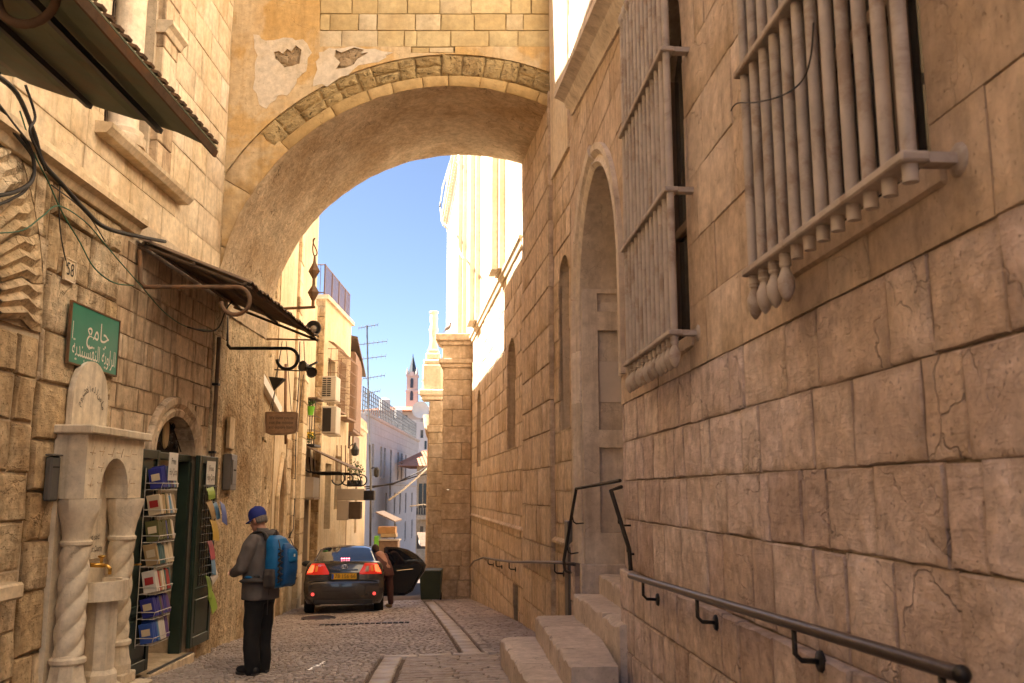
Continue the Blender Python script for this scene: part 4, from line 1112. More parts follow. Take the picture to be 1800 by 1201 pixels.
# ------------------------------------------------------------------ wall fountain
ft = thing('wall_fountain', 'carved cream stone drinking fountain with twisted columns on the left wall', 'fountain', FL.P(Y(8.6), -1.9))
mb = M['marble']; f0, f1 = Y(8.0), Y(9.22); fd = .29
niche = [(f0 + .31, -.30), (f1 - .31, -.30), (f1 - .31, -.05)] + [(f0 + .61 + .30 * math.cos(PI * k / 12), -.05 + .36 * math.sin(PI * k / 12) ** .85) for k in range(1, 12)] + [(f0 + .31, -.05)]
g = G(); g.slab(FL, rect(f0, f1, -.06, .50), [niche], .0, fd); g.obj('canopy', mb, ft)
G().wbox(FL, f0 - .06, f1 + .06, .502, .58, .0, fd + .06, .012).obj('top_slab', M['white'] if False else mb, ft)
# incised line pattern on the canopy front
for (sa, za, sb, zb_) in [(f0 + .06 + .18 * i, .06 + .14 * j + .02 * (i % 2), f0 + .16 + .18 * i, .06 + .14 * j + .02 * (i % 2)) for i in range(6) for j in range(3)] + [(f0 + .10 + .2 * i, .04 + .14 * j, f0 + .14 + .2 * i, .12 + .14 * j) for i in range(5) for j in range(3)]:
    if not inpoly((sa + sb) / 2, (za + zb_) / 2 - .05, niche): G().tube([FL.P(sa, za, fd + .001), FL.P(sb, zb_, fd + .001)], .004, 4).obj('incised_line', M['left_brown'], ft)
G().wbox(FL, f0 + .02, f1 - .02, -1.9, -.05, .0, .05).obj('back_panel', mb, ft)
G().wbox(FL, f0 + .25, f1 - .25, -.63, .30, .05, .075, .008).obj('inscription_panel', mb, ft)
# round calligraphic emblem on the panel and its lettering
g = G(); c = FL.P(f0 + .60, -.16, .079)
for k in range(2): g.tube([c + FL.u * (.13 - .03 * k) * math.cos(2 * PI * q / 24) + UP * (.17 - .04 * k) * math.sin(2 * PI * q / 24) for q in range(24)], .007, 5, closed=True)
for k in range(7):
    a = PI * k / 7; g.tube([c + FL.u * .12 * math.cos(a) + UP * .16 * math.sin(a), c - FL.u * .12 * math.cos(a + .5) - UP * .16 * math.sin(a + .5)], .007, 5)
for k in range(8): g.tube([c + FL.u * .06 * math.cos(2 * PI * q / 12 + k) + FL.u * .03 * math.cos(k) + UP * (.07 * math.sin(2 * PI * q / 12) + .06 * math.sin(k * 2.1)) for q in range(8)], .006, 5)
g.obj('emblem', M['black'], ft)
text_mesh("Muhammad said:", .075, FL.P(f0 + .61, -.42, .08), FL.u, UP, M['black'], ft, width=.46)
text_mesh("Water Is The Best Charity", .075, FL.P(f0 + .61, -.53, .08), FL.u, UP, M['black'], ft, width=.60)
def twist(sgn):
    return lambda a, h, r: r * (1 + (.26 * (abs(math.sin(1.5 * a - h * 15.0 * sgn)) ** .7) - .16 if -1.395 < h < -.455 else 0))
for sc_, sgn in ((f0 + .14, 1), (f1 - .14, 1)):
    prof = [(.115, -1.40)] + [(.115, -1.38 + .92 * k / 80) for k in range(81)] + [(.115, -.45)]
    sh = G().lathe(prof, FL.P(sc_, 0, fd - .10), 48, fn=twist(sgn)).obj('twisted_column', mb, ft, smooth=True)
    G().lathe([(.13, -1.46), (.15, -1.44), (.15, -1.41), (.125, -1.395), (.12, -1.38)], FL.P(sc_, 0, fd - .10), 20).obj('base_ring', mb, sh, smooth='auto')
    G().lathe([(.12, -.47), (.135, -.455), (.135, -.43), (.12, -.42), (.115, -.40), (.13, -.30), (.155, -.2), (.17, -.12), (.17, -.065)], FL.P(sc_, 0, fd - .10), 20, fn=lambda a, h, r: r * (1 + (.16 * max(0, math.cos(4 * a)) * (h + .42) / .36 if h > -.40 else 0))).obj('capital', mb, sh, smooth='auto')
    G().lathe([(.17, -1.72), (.17, -1.62), (.15, -1.56), (.135, -1.46)], FL.P(sc_, 0, fd - .10), 8).obj('pedestal', mb, sh)
    G().wbox(FL, sc_ - .16, sc_ + .16, -1.80, -1.70, fd - .26, fd + .06, .01).obj('plinth', mb, sh)
bs = [(f0 + .30 + .62 * (.5 - .5 * math.cos(PI * k / 12)), .12 + .34 * math.sin(PI * k / 12)) for k in range(13)]
g = G(); n = len(bs)
for z in (-.97, -.80): g.v += [FL.P(s, z, o) for s, o in bs]
ins = [(f0 + .61 + (s - f0 - .61) * .84, .12 + (o - .12) * .84) for s, o in bs]
g.v += [FL.P(s, -.80, o) for s, o in ins] + [FL.P(s, -.86, o) for s, o in ins]
for k in range(n - 1):
    for L in range(3): g.f.append((L * n + k, L * n + k + 1, (L + 1) * n + k + 1, (L + 1) * n + k))
g.f += [tuple(range(n)), tuple(3 * n + k for k in range(n))]
g.obj('basin', mb, ft)
g = G(); g.lathe([(.22, -1.86), (.22, -1.74), (.17, -1.70), (.165, -1.62), (.135, -1.58), (.135, -.97)], FL.P(f0 + .61, 0, .26), 8); g.obj('basin_pedestal', mb, ft)
G().wbox(FL, f0 - .08, f1 + .10, -2.0, -1.80, .0, fd + .20, .015).obj('foot_slab', mb, ft)
tp = G(); tp.tube([FL.P(f0 + .58, -.66, .06), FL.P(f0 + .60, -.67, .24)], .022, 10); tp.tube([FL.P(f0 + .60, -.67, .20), FL.P(f0 + .605, -.67, .27), FL.P(f0 + .607, -.70, .30), FL.P(f0 + .607, -.75, .30)], .017, 8)
tp.tube([FL.P(f0 + .60, -.66, .22), FL.P(f0 + .60, -.60, .22)], .014, 8); tp.ball(FL.P(f0 + .60, -.59, .22), (.035, .035, .016), 10, 6)
tp.obj('tap', M['brass'], ft, smooth=True)
# stele standing on the fountain
stl = thing('inscribed_stele', 'round topped pale stone slab with an arc of Arabic letters standing on the fountain', 'stele', FL.P(f0 + .45, .582, .05))
pts = [(f0 + .10, .582), (f0 + .80, .582)] + [(f0 + .45 + .35 * math.cos(PI * k / 16) , .582 + .22 + .40 * math.sin(PI * k / 16) ** .9) for k in range(17)]
G().slab(FL, pts, [], .03, .085).obj('slab', mb, stl)
letters = "\uFEE1\uFEEE\uFEAE\uFEB7\uFEFB\uFE8D\uFEEA\uFEE0\uFEDF\uFEE6\uFEE3\uFE8E\uFEE3"
for k, chh in enumerate(letters):
    a = R_(158 - 136 * k / (len(letters) - 1)); p = FL.P(f0 + .45 + .26 * math.cos(a), .70 + .24 * math.sin(a), .087)
    w = (FL.u * math.cos(a) + UP * math.sin(a)).normalized(); u = (FL.u * math.sin(a) - UP * math.cos(a)).normalized()
    text_mesh(chh, .085, p, u, w, M['black'], stl, name='letter')

# ------------------------------------------------------------------ shop door
dw = thing('shop_doorway', 'arched stone doorway with fanlight, the open entrance in the left wall', 'doorway', FL.P(Y(10.85), -1.95))
c0 = Y(10.85)
def frd(s, r, o): return FL.P(c0 + math.cos(s) * (.65 + r), DZ - .03 + math.sin(s) * (.46 + r) , o)
for k in range(7):
    a0, a1 = PI * k / 7, PI * (k + 1) / 7 - .008
    g = G(); m = 5
    pf = [(-.02, -.2), (-.02, .03), (.05, .05), (.08, .02), (.13, .06), (.20, .06), (.215, .02), (.215, -.1)]
    for i in range(m + 1):
        for (r, o) in pf: g.v.append(frd(a0 + (a1 - a0) * i / m, r, o))
    q = len(pf)
    for i in range(m):
        for j in range(q - 1): g.f.append((i * q + j, i * q + j + 1, (i + 1) * q + j + 1, (i + 1) * q + j))
    g.f += [tuple(range(q)), tuple(m * q + j for j in range(q))]
    g.obj('voussoir', M['left_brown'], dw, smooth='auto')
fan = G().slab(FL, archpoly(Y(DO0) - .02, Y(DO1) + .02, DZ - .06, DZ, .47, 12), [], -.22, -.18).obj('fanlight', M['dark'], dw)
cc = FL.P(c0, DZ + .22, -.12)
for sg_ in (-1, 1):
    for (r, dx, dz_) in ((.08, .22, -.06), (.06, .38, -.12), (.05, .24, .08)):
        pts = [cc + FL.u * sg_ * (dx + r * (1 - k / 26) * math.cos(k * .5)) + UP * (dz_ + r * (1 - k / 26) * math.sin(k * .5)) for k in range(20)]
        G().tube(pts, .009, 5).obj('scroll', M['iron'], fan)
    G().tube([cc + FL.u * sg_ * .09 - UP * .16, cc + FL.u * sg_ * .30 + UP * .02, cc + FL.u * sg_ * .55 - UP * .2], .009, 5).obj('scroll', M['iron'], fan)
g = G(); g.lathe([(.0, .0), (.085, .0), (.075, .02), (.0, .025)], cc, 20, (FL.u, UP * 2.3, FL.n)); g.obj('medallion', M['bk_tan'], fan, smooth='auto')
for (a, b, c, d, nm) in ((DO0 - .02, DO1 + .02, DZ - .10, DZ - .02, 'lintel'), (DO0 - .04, DO0 + .05, -1.95, DZ - .1, 'frame_post'), (DO1 - .05, DO1 + .04, -1.95, DZ - .1, 'frame_post')):
    G().wbox(FL, Y(a), Y(b), c, d, -.16, -.02, .008).obj(nm, M['door_green'], dw)
G().wbox(FL, Y(DO0) - .05, Y(DO1) + .05, -2.05, -1.93, -.6, .14, .012).obj('threshold', M['left_upper'], dw)
G().wbox(FL, Y(DO0) + .0, Y(DO1) + .02, -1.93, -1.915, .085, .125).obj('threshold_strip', M['chrome'] if False else M['greybox'], dw)
# passage behind the door
rm = thing('entrance_passage', 'beige plastered passage with notices, seen through the open shop door', 'passage', FL.P(Y(10.9), -1.95, -.6))
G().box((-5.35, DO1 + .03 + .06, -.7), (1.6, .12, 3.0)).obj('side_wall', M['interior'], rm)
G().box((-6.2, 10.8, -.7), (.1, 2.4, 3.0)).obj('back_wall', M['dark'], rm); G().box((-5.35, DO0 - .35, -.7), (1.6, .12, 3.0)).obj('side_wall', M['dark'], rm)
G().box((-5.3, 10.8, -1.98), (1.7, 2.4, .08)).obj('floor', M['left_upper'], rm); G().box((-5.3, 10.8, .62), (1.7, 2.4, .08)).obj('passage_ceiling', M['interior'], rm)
for (x, z, w, h, nm, mt) in ((-4.78, .02, .16, .17, 'single notice', 'paper'), (-4.80, -.36, .24, .30, 'upper picture sheet', 'bk_sky'), (-4.80, -.74, .24, .30, 'lower picture sheet', 'bk_sky')):
    t = thing('notice_sheet', nm + ' stuck on the passage wall inside the shop door', 'notice', (x, DO1 + .02, z))
    G().box((x, DO1 + .027, z + h / 2), (w, .004, h)).obj('sheet', M['paper'], t)
    for i in range(3):
        for j in range(5 if h > .2 else 2):
            G().box((x - w / 2 + w * (i + .5) / 3, DO1 + .023, z + h * (j + .5) / (5 if h > .2 else 2)), (w * .22, .004, h * .12)).obj('print', M[random.Random(i * 7 + j + int(z * 50)).choice(['bk_sky', 'bk_tan', 'bk_teal', 'bk_red', 'black'])], t)
# leaves
def leaf(label, s0, s1, hinge, sheet=True):
    t = thing('door_leaf', label, 'door', FL.P((s0 + s1) / 2, -1.88, .06), group='green leaves of the shop door')
    z0, z1 = -1.88, .45
    G().wbox(FL, s0, s1, z0, z1, .035, .07, .004).obj('panel', M['door_green'], t)
    for a, b, c, d in ((s0, s0 + .08, z0, z1), (s1 - .08, s1, z0, z1), (s0 + .08, s1 - .08, z0, z0 + .12), (s0 + .08, s1 - .08, z1 - .10, z1), (s0 + .08, s1 - .08, -1.28, -1.18)):
        G().wbox(FL, a + .001, b - .001, c, d, .071, .092, .005).obj('stile', M['door_green'], t)
    G().wbox(FL, s0 + .12, s1 - .12, z0 + .16, -1.32, .072, .088, .012).obj('raised_panel', M['door_green'], t)
    return t
lf1 = leaf('dark green left leaf of the shop door carrying wire book racks', Y(9.56), Y(10.20), 1)
G().wbox(FL, Y(9.585), Y(9.615), -.90, -.62, .093, .10, .003).obj('lock_plate', M['brass'], lf1)
G().tube([FL.P(Y(9.60), -.74, .10), FL.P(Y(9.60), -.74, .15), FL.P(Y(9.68), -.74, .155)], .01, 6).obj('handle', M['brass'], lf1)
lf2 = leaf('dark green right leaf of the shop door hung with leaflets', Y(11.50), Y(12.22), 1)
for s, lab, so in ((Y(10.02), 'left', .30), (Y(11.90), 'right', .10)):
    t = thing('paper_sign', 'white sign reading Free Holy Quran on the ' + lab + ' door leaf', 'sign', FL.P(s, .05, so))
    w = .26 if lab == 'left' else .34; zc = .27 if lab == 'left' else .24
    G().wbox(FL, s - w / 2, s + w / 2, zc - .15, zc + .15, so, so + .006).obj('sheet', M['paper'], t)
    text_mesh("Free", .10, FL.P(s, zc + .055, so + .008), FL.u, UP, M['black'], t, width=w * .5)
    text_mesh("Holy Quran", .11, FL.P(s, zc - .06, so + .008), FL.u, UP, M['black'], t, width=w * .86)
# wire racks with booklets on the left leaf
wire = paint_mat('wire_white', (.55, .52, .47), .4, .3, .1, 5, 0)
tiers = [(.02, 'top', ['bk_navy'] * 4 + ['bk_purple', 'bk_sky', 'bk_white'], .20, 'navy and pale'), (-.26, 'second', ['bk_cream', 'bk_tan', 'bk_tan', 'bk_cream', 'bk_white', 'bk_tan'], .19, 'tan and cream'),
         (-.53, 'third', ['bk_olive'] * 6, .18, 'olive brown'), (-.78, 'fourth', ['bk_teal', 'bk_teal', 'bk_teal', 'bk_cream', 'bk_cream', 'bk_cream'], .19, 'teal and cream'),
         (-1.06, 'fifth', ['bk_white', 'bk_white', 'bk_white', 'bk_red', 'bk_red'], .20, 'white and red'), (-1.31, 'sixth', ['bk_navy', 'bk_navy', 'bk_purple', 'bk_navy', 'bk_purple'], .18, 'navy patterned'),
         (-1.57, 'bottom', ['bk_blue', 'bk_blue', 'bk_white', 'bk_white', 'bk_purple'], .20, 'bright blue and white')]
rk = thing('book_rack', 'white wire rack of seven shelves on the left door leaf', 'rack', FL.P(Y(10.0), -1.6, .1))
r0, r1, ro0, ro1 = Y(9.80), Y(10.26), .10, .27
for s in (r0, (r0 + r1) / 2, r1): G().tube([FL.P(s, -1.60, .10), FL.P(s, .25, .10)], .005, 5).obj('upright', wire, rk)
CN = {'bk_navy': 'navy', 'bk_white': 'white', 'bk_red': 'red', 'bk_tan': 'tan', 'bk_olive': 'olive', 'bk_teal': 'teal', 'bk_cream': 'cream', 'bk_blue': 'blue', 'bk_purple': 'purple', 'bk_sky': 'sky blue'}
rng = random.Random(77)
for z, nm, cols, h, des in tiers:
    tr = G()
    for o in (ro0, ro0 + .06, ro0 + .12, ro1): tr.tube([FL.P(r0, z, o), FL.P(r1, z, o)], .0045, 5)
    for s in [r0 + (r1 - r0) * k / 5 for k in range(6)]: tr.tube([FL.P(s, z + .0, ro0), FL.P(s, z, ro1), FL.P(s, z + .07, ro1 + .015)], .004, 5)
    tr.tube([FL.P(r0, z + .07, ro0), FL.P(r0, z + .07, ro1 + .015), FL.P(r1, z + .07, ro1 + .015), FL.P(r1, z + .07, ro0)], .005, 5)
    tr.obj('wire_shelf', wire, rk)
    cols = [cc_ for cc_ in cols for _ in (0, 1)]; n = len(cols); w = (r1 - r0 - .02) / n
    for k, cn in enumerate(cols):
        s = r0 + .01 + w * k; lean = rng.uniform(.0, .05)
        g = G(); hh = h * rng.uniform(1.0, 1.22); ax = (FL.u, FL.n, UP)
        tilt = Matrix.Rotation(rng.uniform(-.12, .12), 3, FL.n) @ Matrix.Rotation(-.18 - lean, 3, FL.u)
        ax = tuple(tilt @ a for a in ax)
        g.cbox(FL.P(s + w / 2, z + .012 + hh / 2, ro0 + .10), (w * .94, .14, hh), .004, ax)
        od = ('leftmost', 'second', 'third', 'fourth', 'fifth', 'sixth', 'seventh', 'eighth', 'ninth', 'tenth', 'eleventh', 'twelfth', 'thirteenth', 'fourteenth')[k]
        if rng.random() < .3: cn = rng.choice(['bk_white', 'bk_cream', 'bk_tan', 'bk_sky', 'bk_navy', 'bk_red', 'bk_teal', 'bk_olive'])
        bk = g.obj('booklet', M[cn], label='%s booklet, %s from the left on the %s wire shelf of the left door' % (CN[cn], od, nm) if k else '%s booklet, leftmost on the %s wire shelf of the left door' % (CN[cn], nm), cat='book', group='booklets on the %s shelf' % nm)
        if k == 0: G().cbox(FL.P(s - w * .06, z + .012 + hh * .55, ro0 + .10), (.004, .09, hh * .34), .001, ax).obj('cover_print', M['bk_cream'] if cn not in ('bk_cream', 'bk_white') else M['bk_red'], bk)
        G().cbox(FL.P(s + w / 2, z + .012 + hh * .52, ro0 + .168), (w * .5, .004, hh * .4), .001, ax).obj('spine_label', M['bk_white'] if cn != 'bk_white' else M['bk_blue'], bk)
# leaflets on a wire grid, right leaf
gr = thing('leaflet_grid', 'black wire grid on the right door leaf', 'rack', FL.P(Y(11.9), -1.2, .1))
for k in range(7): G().tube([FL.P(Y(11.62 + .09 * k), -1.15, .105), FL.P(Y(11.62 + .09 * k), .06, .105)], .004, 4).obj('wire', M['iron'], gr)
for k in range(13): G().tube([FL.P(Y(11.6), -1.13 + .1 * k, .112), FL.P(Y(12.18), -1.13 + .1 * k, .112)], .004, 4).obj('wire', M['iron'], gr)
for (sy_, z, w, h, o, tl, cn, des) in ((11.86, -.10, .26, .15, .12, .1, 'bk_lime', 'green and red'), (11.85, -.36, .16, .26, .14, .35, 'bk_tan', 'brown'), (12.0, -.36, .14, .22, .16, .15, 'bk_sky', 'light blue'),
                                       (12.10, -.42, .22, .28, .22, -.25, 'bk_blue', 'blue framed'), (11.84, -.62, .24, .26, .20, -.1, 'bk_yellow', 'yellow'), (11.93, -.86, .18, .24, .14, .0, 'bk_pink', 'pink'),
                                       (11.95, -1.05, .16, .28, .16, -.15, 'bk_sky', 'folded sky blue'), (11.98, -1.14, .22, .12, .18, .4, 'bk_white', 'curled white'), (11.92, -1.34, .16, .28, .14, -.2, 'bk_lime', 'lime green'),
                                       (12.02, -1.52, .2, .24, .16, .3, 'bk_lime', 'drooping pale green')):
    rt = Matrix.Rotation(tl, 3, FL.n) @ Matrix.Rotation(-.3, 3, FL.u)
    g = G(); c = FL.P(Y(sy_), z + h / 2, o); nn = 5
    for i in range(nn + 1):
        for j in range(2):
            q = rt @ (FL.u * (w * (j - .5)) + UP * (h * (i / nn - .5)) + FL.n * (.02 * math.sin(i / nn * 2.4)))
            g.v.append(c + q); g.v.append(c + q + rt @ FL.n * .004)
    for i in range(nn):
        a = i * 4; g.f += [(a, a + 2, a + 6, a + 4), (a + 1, a + 5, a + 7, a + 3), (a, a + 4, a + 5, a + 1), (a + 2, a + 3, a + 7, a + 6)]
    g.obj('leaflet', M[cn], label=des + ' leaflet hanging on the right door leaf', cat='leaflet', group='leaflets on the right door leaf')
# papers lying on the passage floor
for (x, y, w, h, a, nm) in ((-4.30, 10.55, .30, .22, .4, 'crumpled larger'), (-4.45, 10.85, .24, .30, -.3, 'smaller')):
    g = G(); ax = (V((math.cos(a), math.sin(a), 0)), V((-math.sin(a), math.cos(a), 0)), UP)
    rg = random.Random(int(w * 100))
    for i in range(4):
        for j in range(4): g.v.append(V((x, y, -1.925)) + ax[0] * (w * (i / 3 - .5)) + ax[1] * (h * (j / 3 - .5)) + UP * rg.uniform(0, .02))
    for i in range(3):
        for j in range(3): g.f.append((i * 4 + j, i * 4 + j + 1, i * 4 + j + 5, i * 4 + j + 4))
    g.obj('loose_paper', M['paper'], smooth=True, label=nm + ' loose paper lying on the shop threshold', cat='paper')
# downpipe right of the door
dp = thing('corner_pipe', 'slim dark downpipe on the wall edge right of the doorway', 'pipe', FL.P(Y(12.15), -1))
G().tube([FL.P(Y(12.10), 2.05, .05), FL.P(Y(12.10), .1, .05)], .028, 8).obj('pipe', M['sheet'], dp, smooth='auto')
for z in (.5, 1.4): G().wbox(FL, Y(12.06), Y(12.14), z, z + .03, .0, .085, .004).obj('clip', M['iron'], dp)

# ------------------------------------------------------------------ awnings on the left
aw = thing('green_awning', 'weathered dark green sheet metal awning overhead at the upper left', 'awning', (-3.2, 5, 2.4))
xi, zi, xo, zo, ya, yb = -4.12, 3.16, -2.08, 2.42, 3.6, 6.12
n = 20; g = G()
for j in range(9):
    y = ya + (yb - ya) * j / 8
    for k in range(n + 1):
        f = k / n; droop = -.02 * math.sin(f * PI) + (.015 if k % 5 == 0 else 0) - (.05 * max(0, f - .86) / .14)
        g.v.append(V((xi + (xo - xi) * f, y + .14 * (1 - f) * (j == 8), zi + (zo - zi) * f + droop)))
b = len(g.v); g.v += [p + V((0, 0, .012)) for p in g.v[:b]]
for j in range(8):
    for k in range(n):
        a = j * (n + 1) + k; g.f.append((a, a + 1, a + n + 2, a + n + 1)); g.f.append((b + a, b + a + n + 1, b + a + n + 2, b + a + 1))
for k in range(n): g.f.append((8 * (n + 1) + k, 8 * (n + 1) + k + 1, b + 8 * (n + 1) + k + 1, b + 8 * (n + 1) + k))
for j in range(8): g.f.append((j * (n + 1) + n, (j + 1) * (n + 1) + n, b + (j + 1) * (n + 1) + n, b + j * (n + 1) + n))
g.obj('sheet', M['awning_green'], aw, recalc=False)
ax_ = (V((xo - xi, 0, zo - zi)).normalized(), V((0, 1, 0)), V((-(zo - zi), 0, xo - xi)).normalized())
for f in (.22, .55, .80):
    c = V((xi + (xo - xi) * f, (ya + yb) / 2 - .02, zi + (zo - zi) * f - .055)); G().box(c, (.045, yb - ya, .035), ax_).obj('purlin', M['iron'], aw)
G().box(V((xo - .01, (ya + yb) / 2, zo - .07)), (.02, yb - ya, .05), ax_).obj('edge_strip', M['rust'], aw)
# battens seen along the upper side
for k in range(24): G().box((xo - .01, ya + .105 * k + .05, zo + .005), (.05, .055, .018), ax_).obj('edge_cleat', M['rust'], aw)
scp = [V((-2.35, 4.55, 2.28)) + V((.165 * math.cos(a), 0, .165 * math.sin(a))) for a in [PI * .55 + 2 * PI * .82 * k / 22 for k in range(23)]]
c_ = at(48, -5, 4.3)
scp = [c_ + V((.15 * math.cos(a), 0, .15 * math.sin(a))) for a in [2 * PI * k / 24 for k in range(24)]]
br = G().tube(scp, .024, 10, closed=True).obj('scroll_bracket', M['rust'], aw, smooth=True)
G().tube([V((-4.1, 4.3, c_.z + .1)), V((c_.x, 4.3, c_.z + .15))], .022, 8).obj('bracket_arm', M['rust'], aw, smooth=True)

sw = thing('shop_awning', 'small brown corrugated awning over the shop door', 'awning', (-3.4, 11, 2.2))
xi, zi, xo, zo, ya, yb = -4.0, 2.68, -2.77, 2.19, 9.42, 12.9
g = G(); n = 44
for j in range(2):
    for k in range(n + 1):
        y = ya + (yb - ya) * k / n; w = .014 * (1 if k % 2 else -1)
        g.v.append(V(((xi, xo)[j], y, (zi, zo)[j] + w + .01 * math.sin(k * .9))))
b = len(g.v); g.v += [p + V((0, 0, .008)) for p in g.v[:b]]
for k in range(n): g.f += [(k, k + 1, n + 2 + k, n + 1 + k), (b + k, b + n + 1 + k, b + n + 2 + k, b + k + 1), (n + 1 + k, n + 2 + k, b + n + 2 + k, b + n + 1 + k)]
g.obj('sheet', M['sheet'], sw, recalc=False)
def on_aw(f, y, d): return V((xi + (xo - xi) * f, y, zi + (zo - zi) * f - d))
for f in (.05, .5, .95): G().tube([on_aw(f, ya, .035), on_aw(f, yb, .035)], .02, 6).obj('purlin', M['wood'], sw)
for y in (ya + .04, yb - .06): G().tube([on_aw(0, y, .06), on_aw(1, y, .06)], .02, 6).obj('rafter', M['wood'], sw)
def scroll(y, x_wall, z, xe, r, sign, parent, mat, arm_up=.4):
    pts = [V((x_wall, y, z + arm_up)), V((x_wall + .03, y, z + .06)), V((x_wall + .08, y, z))]
    pts += [V((x_wall + (xe - x_wall) * k / 6, y, z)) for k in range(1, 7)]
    for k in range(1, 15): a = PI / 2 - 2 * PI * .74 * k / 14; pts.append(V((xe + r * math.cos(a), y, z - r + r * math.sin(a))))
    G().tube(pts, .024, 8).obj('scroll_bracket', M[mat], parent, smooth=True)
scroll(9.42, -3.97, 2.14, -2.92, .15, 1, sw, 'rust')
scroll(12.84, -4.10, 2.02, -3.20, .15, 1, sw, 'iron', .5)

# ------------------------------------------------------------------ cables on the near left wall
def cable(pts, r, m, label, o=.06, fr=FL):
    P = [fr.P(*fr.uv(px, py, o), o) for px, py in pts]
    Q = []
    for i in range(len(P) - 1):                    # Catmull-Rom
        p0, p1, p2, p3 = P[max(i - 1, 0)], P[i], P[i + 1], P[min(i + 2, len(P) - 1)]
        for k in range(5):
            t = k / 5; Q.append(.5 * ((2 * p1) + (p2 - p0) * t + (2 * p0 - 5 * p1 + 4 * p2 - p3) * t * t + (3 * p1 - p0 - 3 * p2 + p3) * t ** 3))
    Q.append(P[-1])
    return G().tube(Q, r, 6).obj('cable', M[m], smooth=True, label=label, cat='cable')
cable([(1285, 195), (1290, 186), (1300, 181), (1330, 180), (1375, 168), (1410, 142), (1425, 100), (1430, 40)], .0035, 'cable', 'thin dark wire looped across the nearest window grille', .19, FR)
cable([(-10, 130), (30, 165), (60, 235), (75, 285), (110, 325), (150, 370), (185, 400), (240, 415), (290, 425)], .021, 'cable', 'thick black cable bundle sagging along the left wall moulding', .14)
cable([(-10, 175), (20, 215), (50, 255), (60, 290), (55, 320), (25, 338), (-10, 345)], .017, 'cable', 'black cable looping back at the left edge of the wall', .12)
cable([(-10, 200), (30, 240), (60, 285), (48, 330), (20, 350), (-10, 362)], .012, 'cable', 'thinner black cable hanging under the looped one at the left edge', .10)
cable([(35, 195), (60, 270), (85, 320), (110, 375), (140, 425), (165, 470), (200, 497), (235, 502)], .007, 'cable_green', 'green cable running down the left wall to the shop awning bracket', .07)
cable([(-10, 410), (40, 405), (75, 380), (104, 362), (150, 390), (185, 430), (215, 465), (250, 505), (290, 550), (330, 575), (380, 582)], .006, 'cable_green', 'thin green cable crossing the left wall under the shop awning', .09)
cable([(106, 320), (104, 370), (108, 420), (118, 468)], .006, 'cable', 'thin dark wire dropping to the house number tile', .05)
cable([(45, 150), (62, 205), (52, 230), (68, 270), (80, 300)], .012, 'cable', 'short black cable stub tied to the bundle', .16)
cable([(90, 325), (130, 355), (160, 385), (185, 425)], .006, 'cable', 'fine dark wire slanting below the moulding', .05)
cable([(330, 575), (365, 583), (385, 575), (397, 545), (408, 530)], .010, 'cable', 'black wire tail hooked on the awning post', .14)
# ------------------------------------------------------------------ left houses beyond the arch
FGs = FG.sy
ha = thing('plastered_house', 'rough golden plastered house front just beyond the arch on the left', 'building', FG.P(7, -2.6))
bl = [(6.75, -2.9), (8.15, -2.9), (8.15, -.1), (7.85, .35), (7.45, .72), (7.05, .35), (6.75, -.1)]
shut = rect(12.75, 14.05, -3.6, -.20)
g = G(); g.slab(FG, rect(-.1, 6.3, -3.0, 9.6), [], -.5, .0); g.obj('rough_wall', M['plaster_rough'], ha)
g = G(); g.slab(FG, rect(6.3, 14.3, -4.2, 8.3), [bl, shut], -.5, .02); g.obj('tan_wall', M['plaster_tan'], ha)
G().wbox(FG, 14.3, 16.3, -4.4, 5.8, -.6, -.08).obj('end_wall', M['plaster_tan'], ha)
G().wbox(FG, 6.7, 8.2, -3.0, .8, -.5, -.22).obj('niche_back', M['plaster_rough'], ha)
# moulded lancet frames of the blind arch
for (d, w) in ((0, .10), (.30, .06)):
    path = [(6.75 + d, -2.8), (6.75 + d, -.1), (7.05 + d * .6, .35), (7.45, .80 - d * .3), (7.85 - d * .6, .35), (8.15 - d, -.1), (8.15 - d, -2.8)]
    G().tube([FG.P(s, z, .05 - d * .4) for s, z in path], w * .6, 6).obj('lancet_moulding', M['left_upper'], ha)
rr = random.Random(9)
for (s0, s1, o, zt) in ((9.3, 9.9, .10, 8.0), (10.7, 11.7, .14, 3.2)):
    z = -3.2
    while z < zt:
        h = rr.uniform(.35, .6); G().wbox(FG, s0, s1, z + .004, z + h - .004, .02, o + rr.uniform(-.01, .01), .012).obj('quoin_stone', M['left_upper'] if rr.random() < .6 else M['left_rough'], ha); z += h
courses(FG, 8.3, 9.2, -3.0, 1.2, (.4, .6), (.5, .9), M['left_rough'], ha, o=.05, back=.0, gap=.008, seed=52, rough=.012)
# eroded blocks showing through the plaster
rr = random.Random(15)
for k in range(26):
    s = rr.uniform(2.7, 6.0); z = rr.uniform(-2.2, 5.5); w = rr.uniform(.2, .55); h = rr.uniform(.14, .3)
    stone_geo(FG, rect(s, s + w, z, z + h), rr.uniform(.012, .03), -.02, rr, 4, 4, .05, .02, .05).obj('weathered_stone', M['plaster_rough'], ha, smooth=True)
rs = thing('roller_shutter', 'grey ribbed roller shutter of the closed shop behind the car', 'shutter', FG.P(13.4, -2.9))
for k in range(30): G().wbox(FG, 12.75, 14.05, -3.55 + .11 * k, -3.55 + .11 * k + .10, -.30, -.22 + .02 * (k % 2), .02).obj('slat', M['shutter'], rs)
for s in (12.72, 14.04): G().wbox(FG, s, s + .06, -3.5, -.2, -.2, .04).obj('guide', M['shutter'], rs)
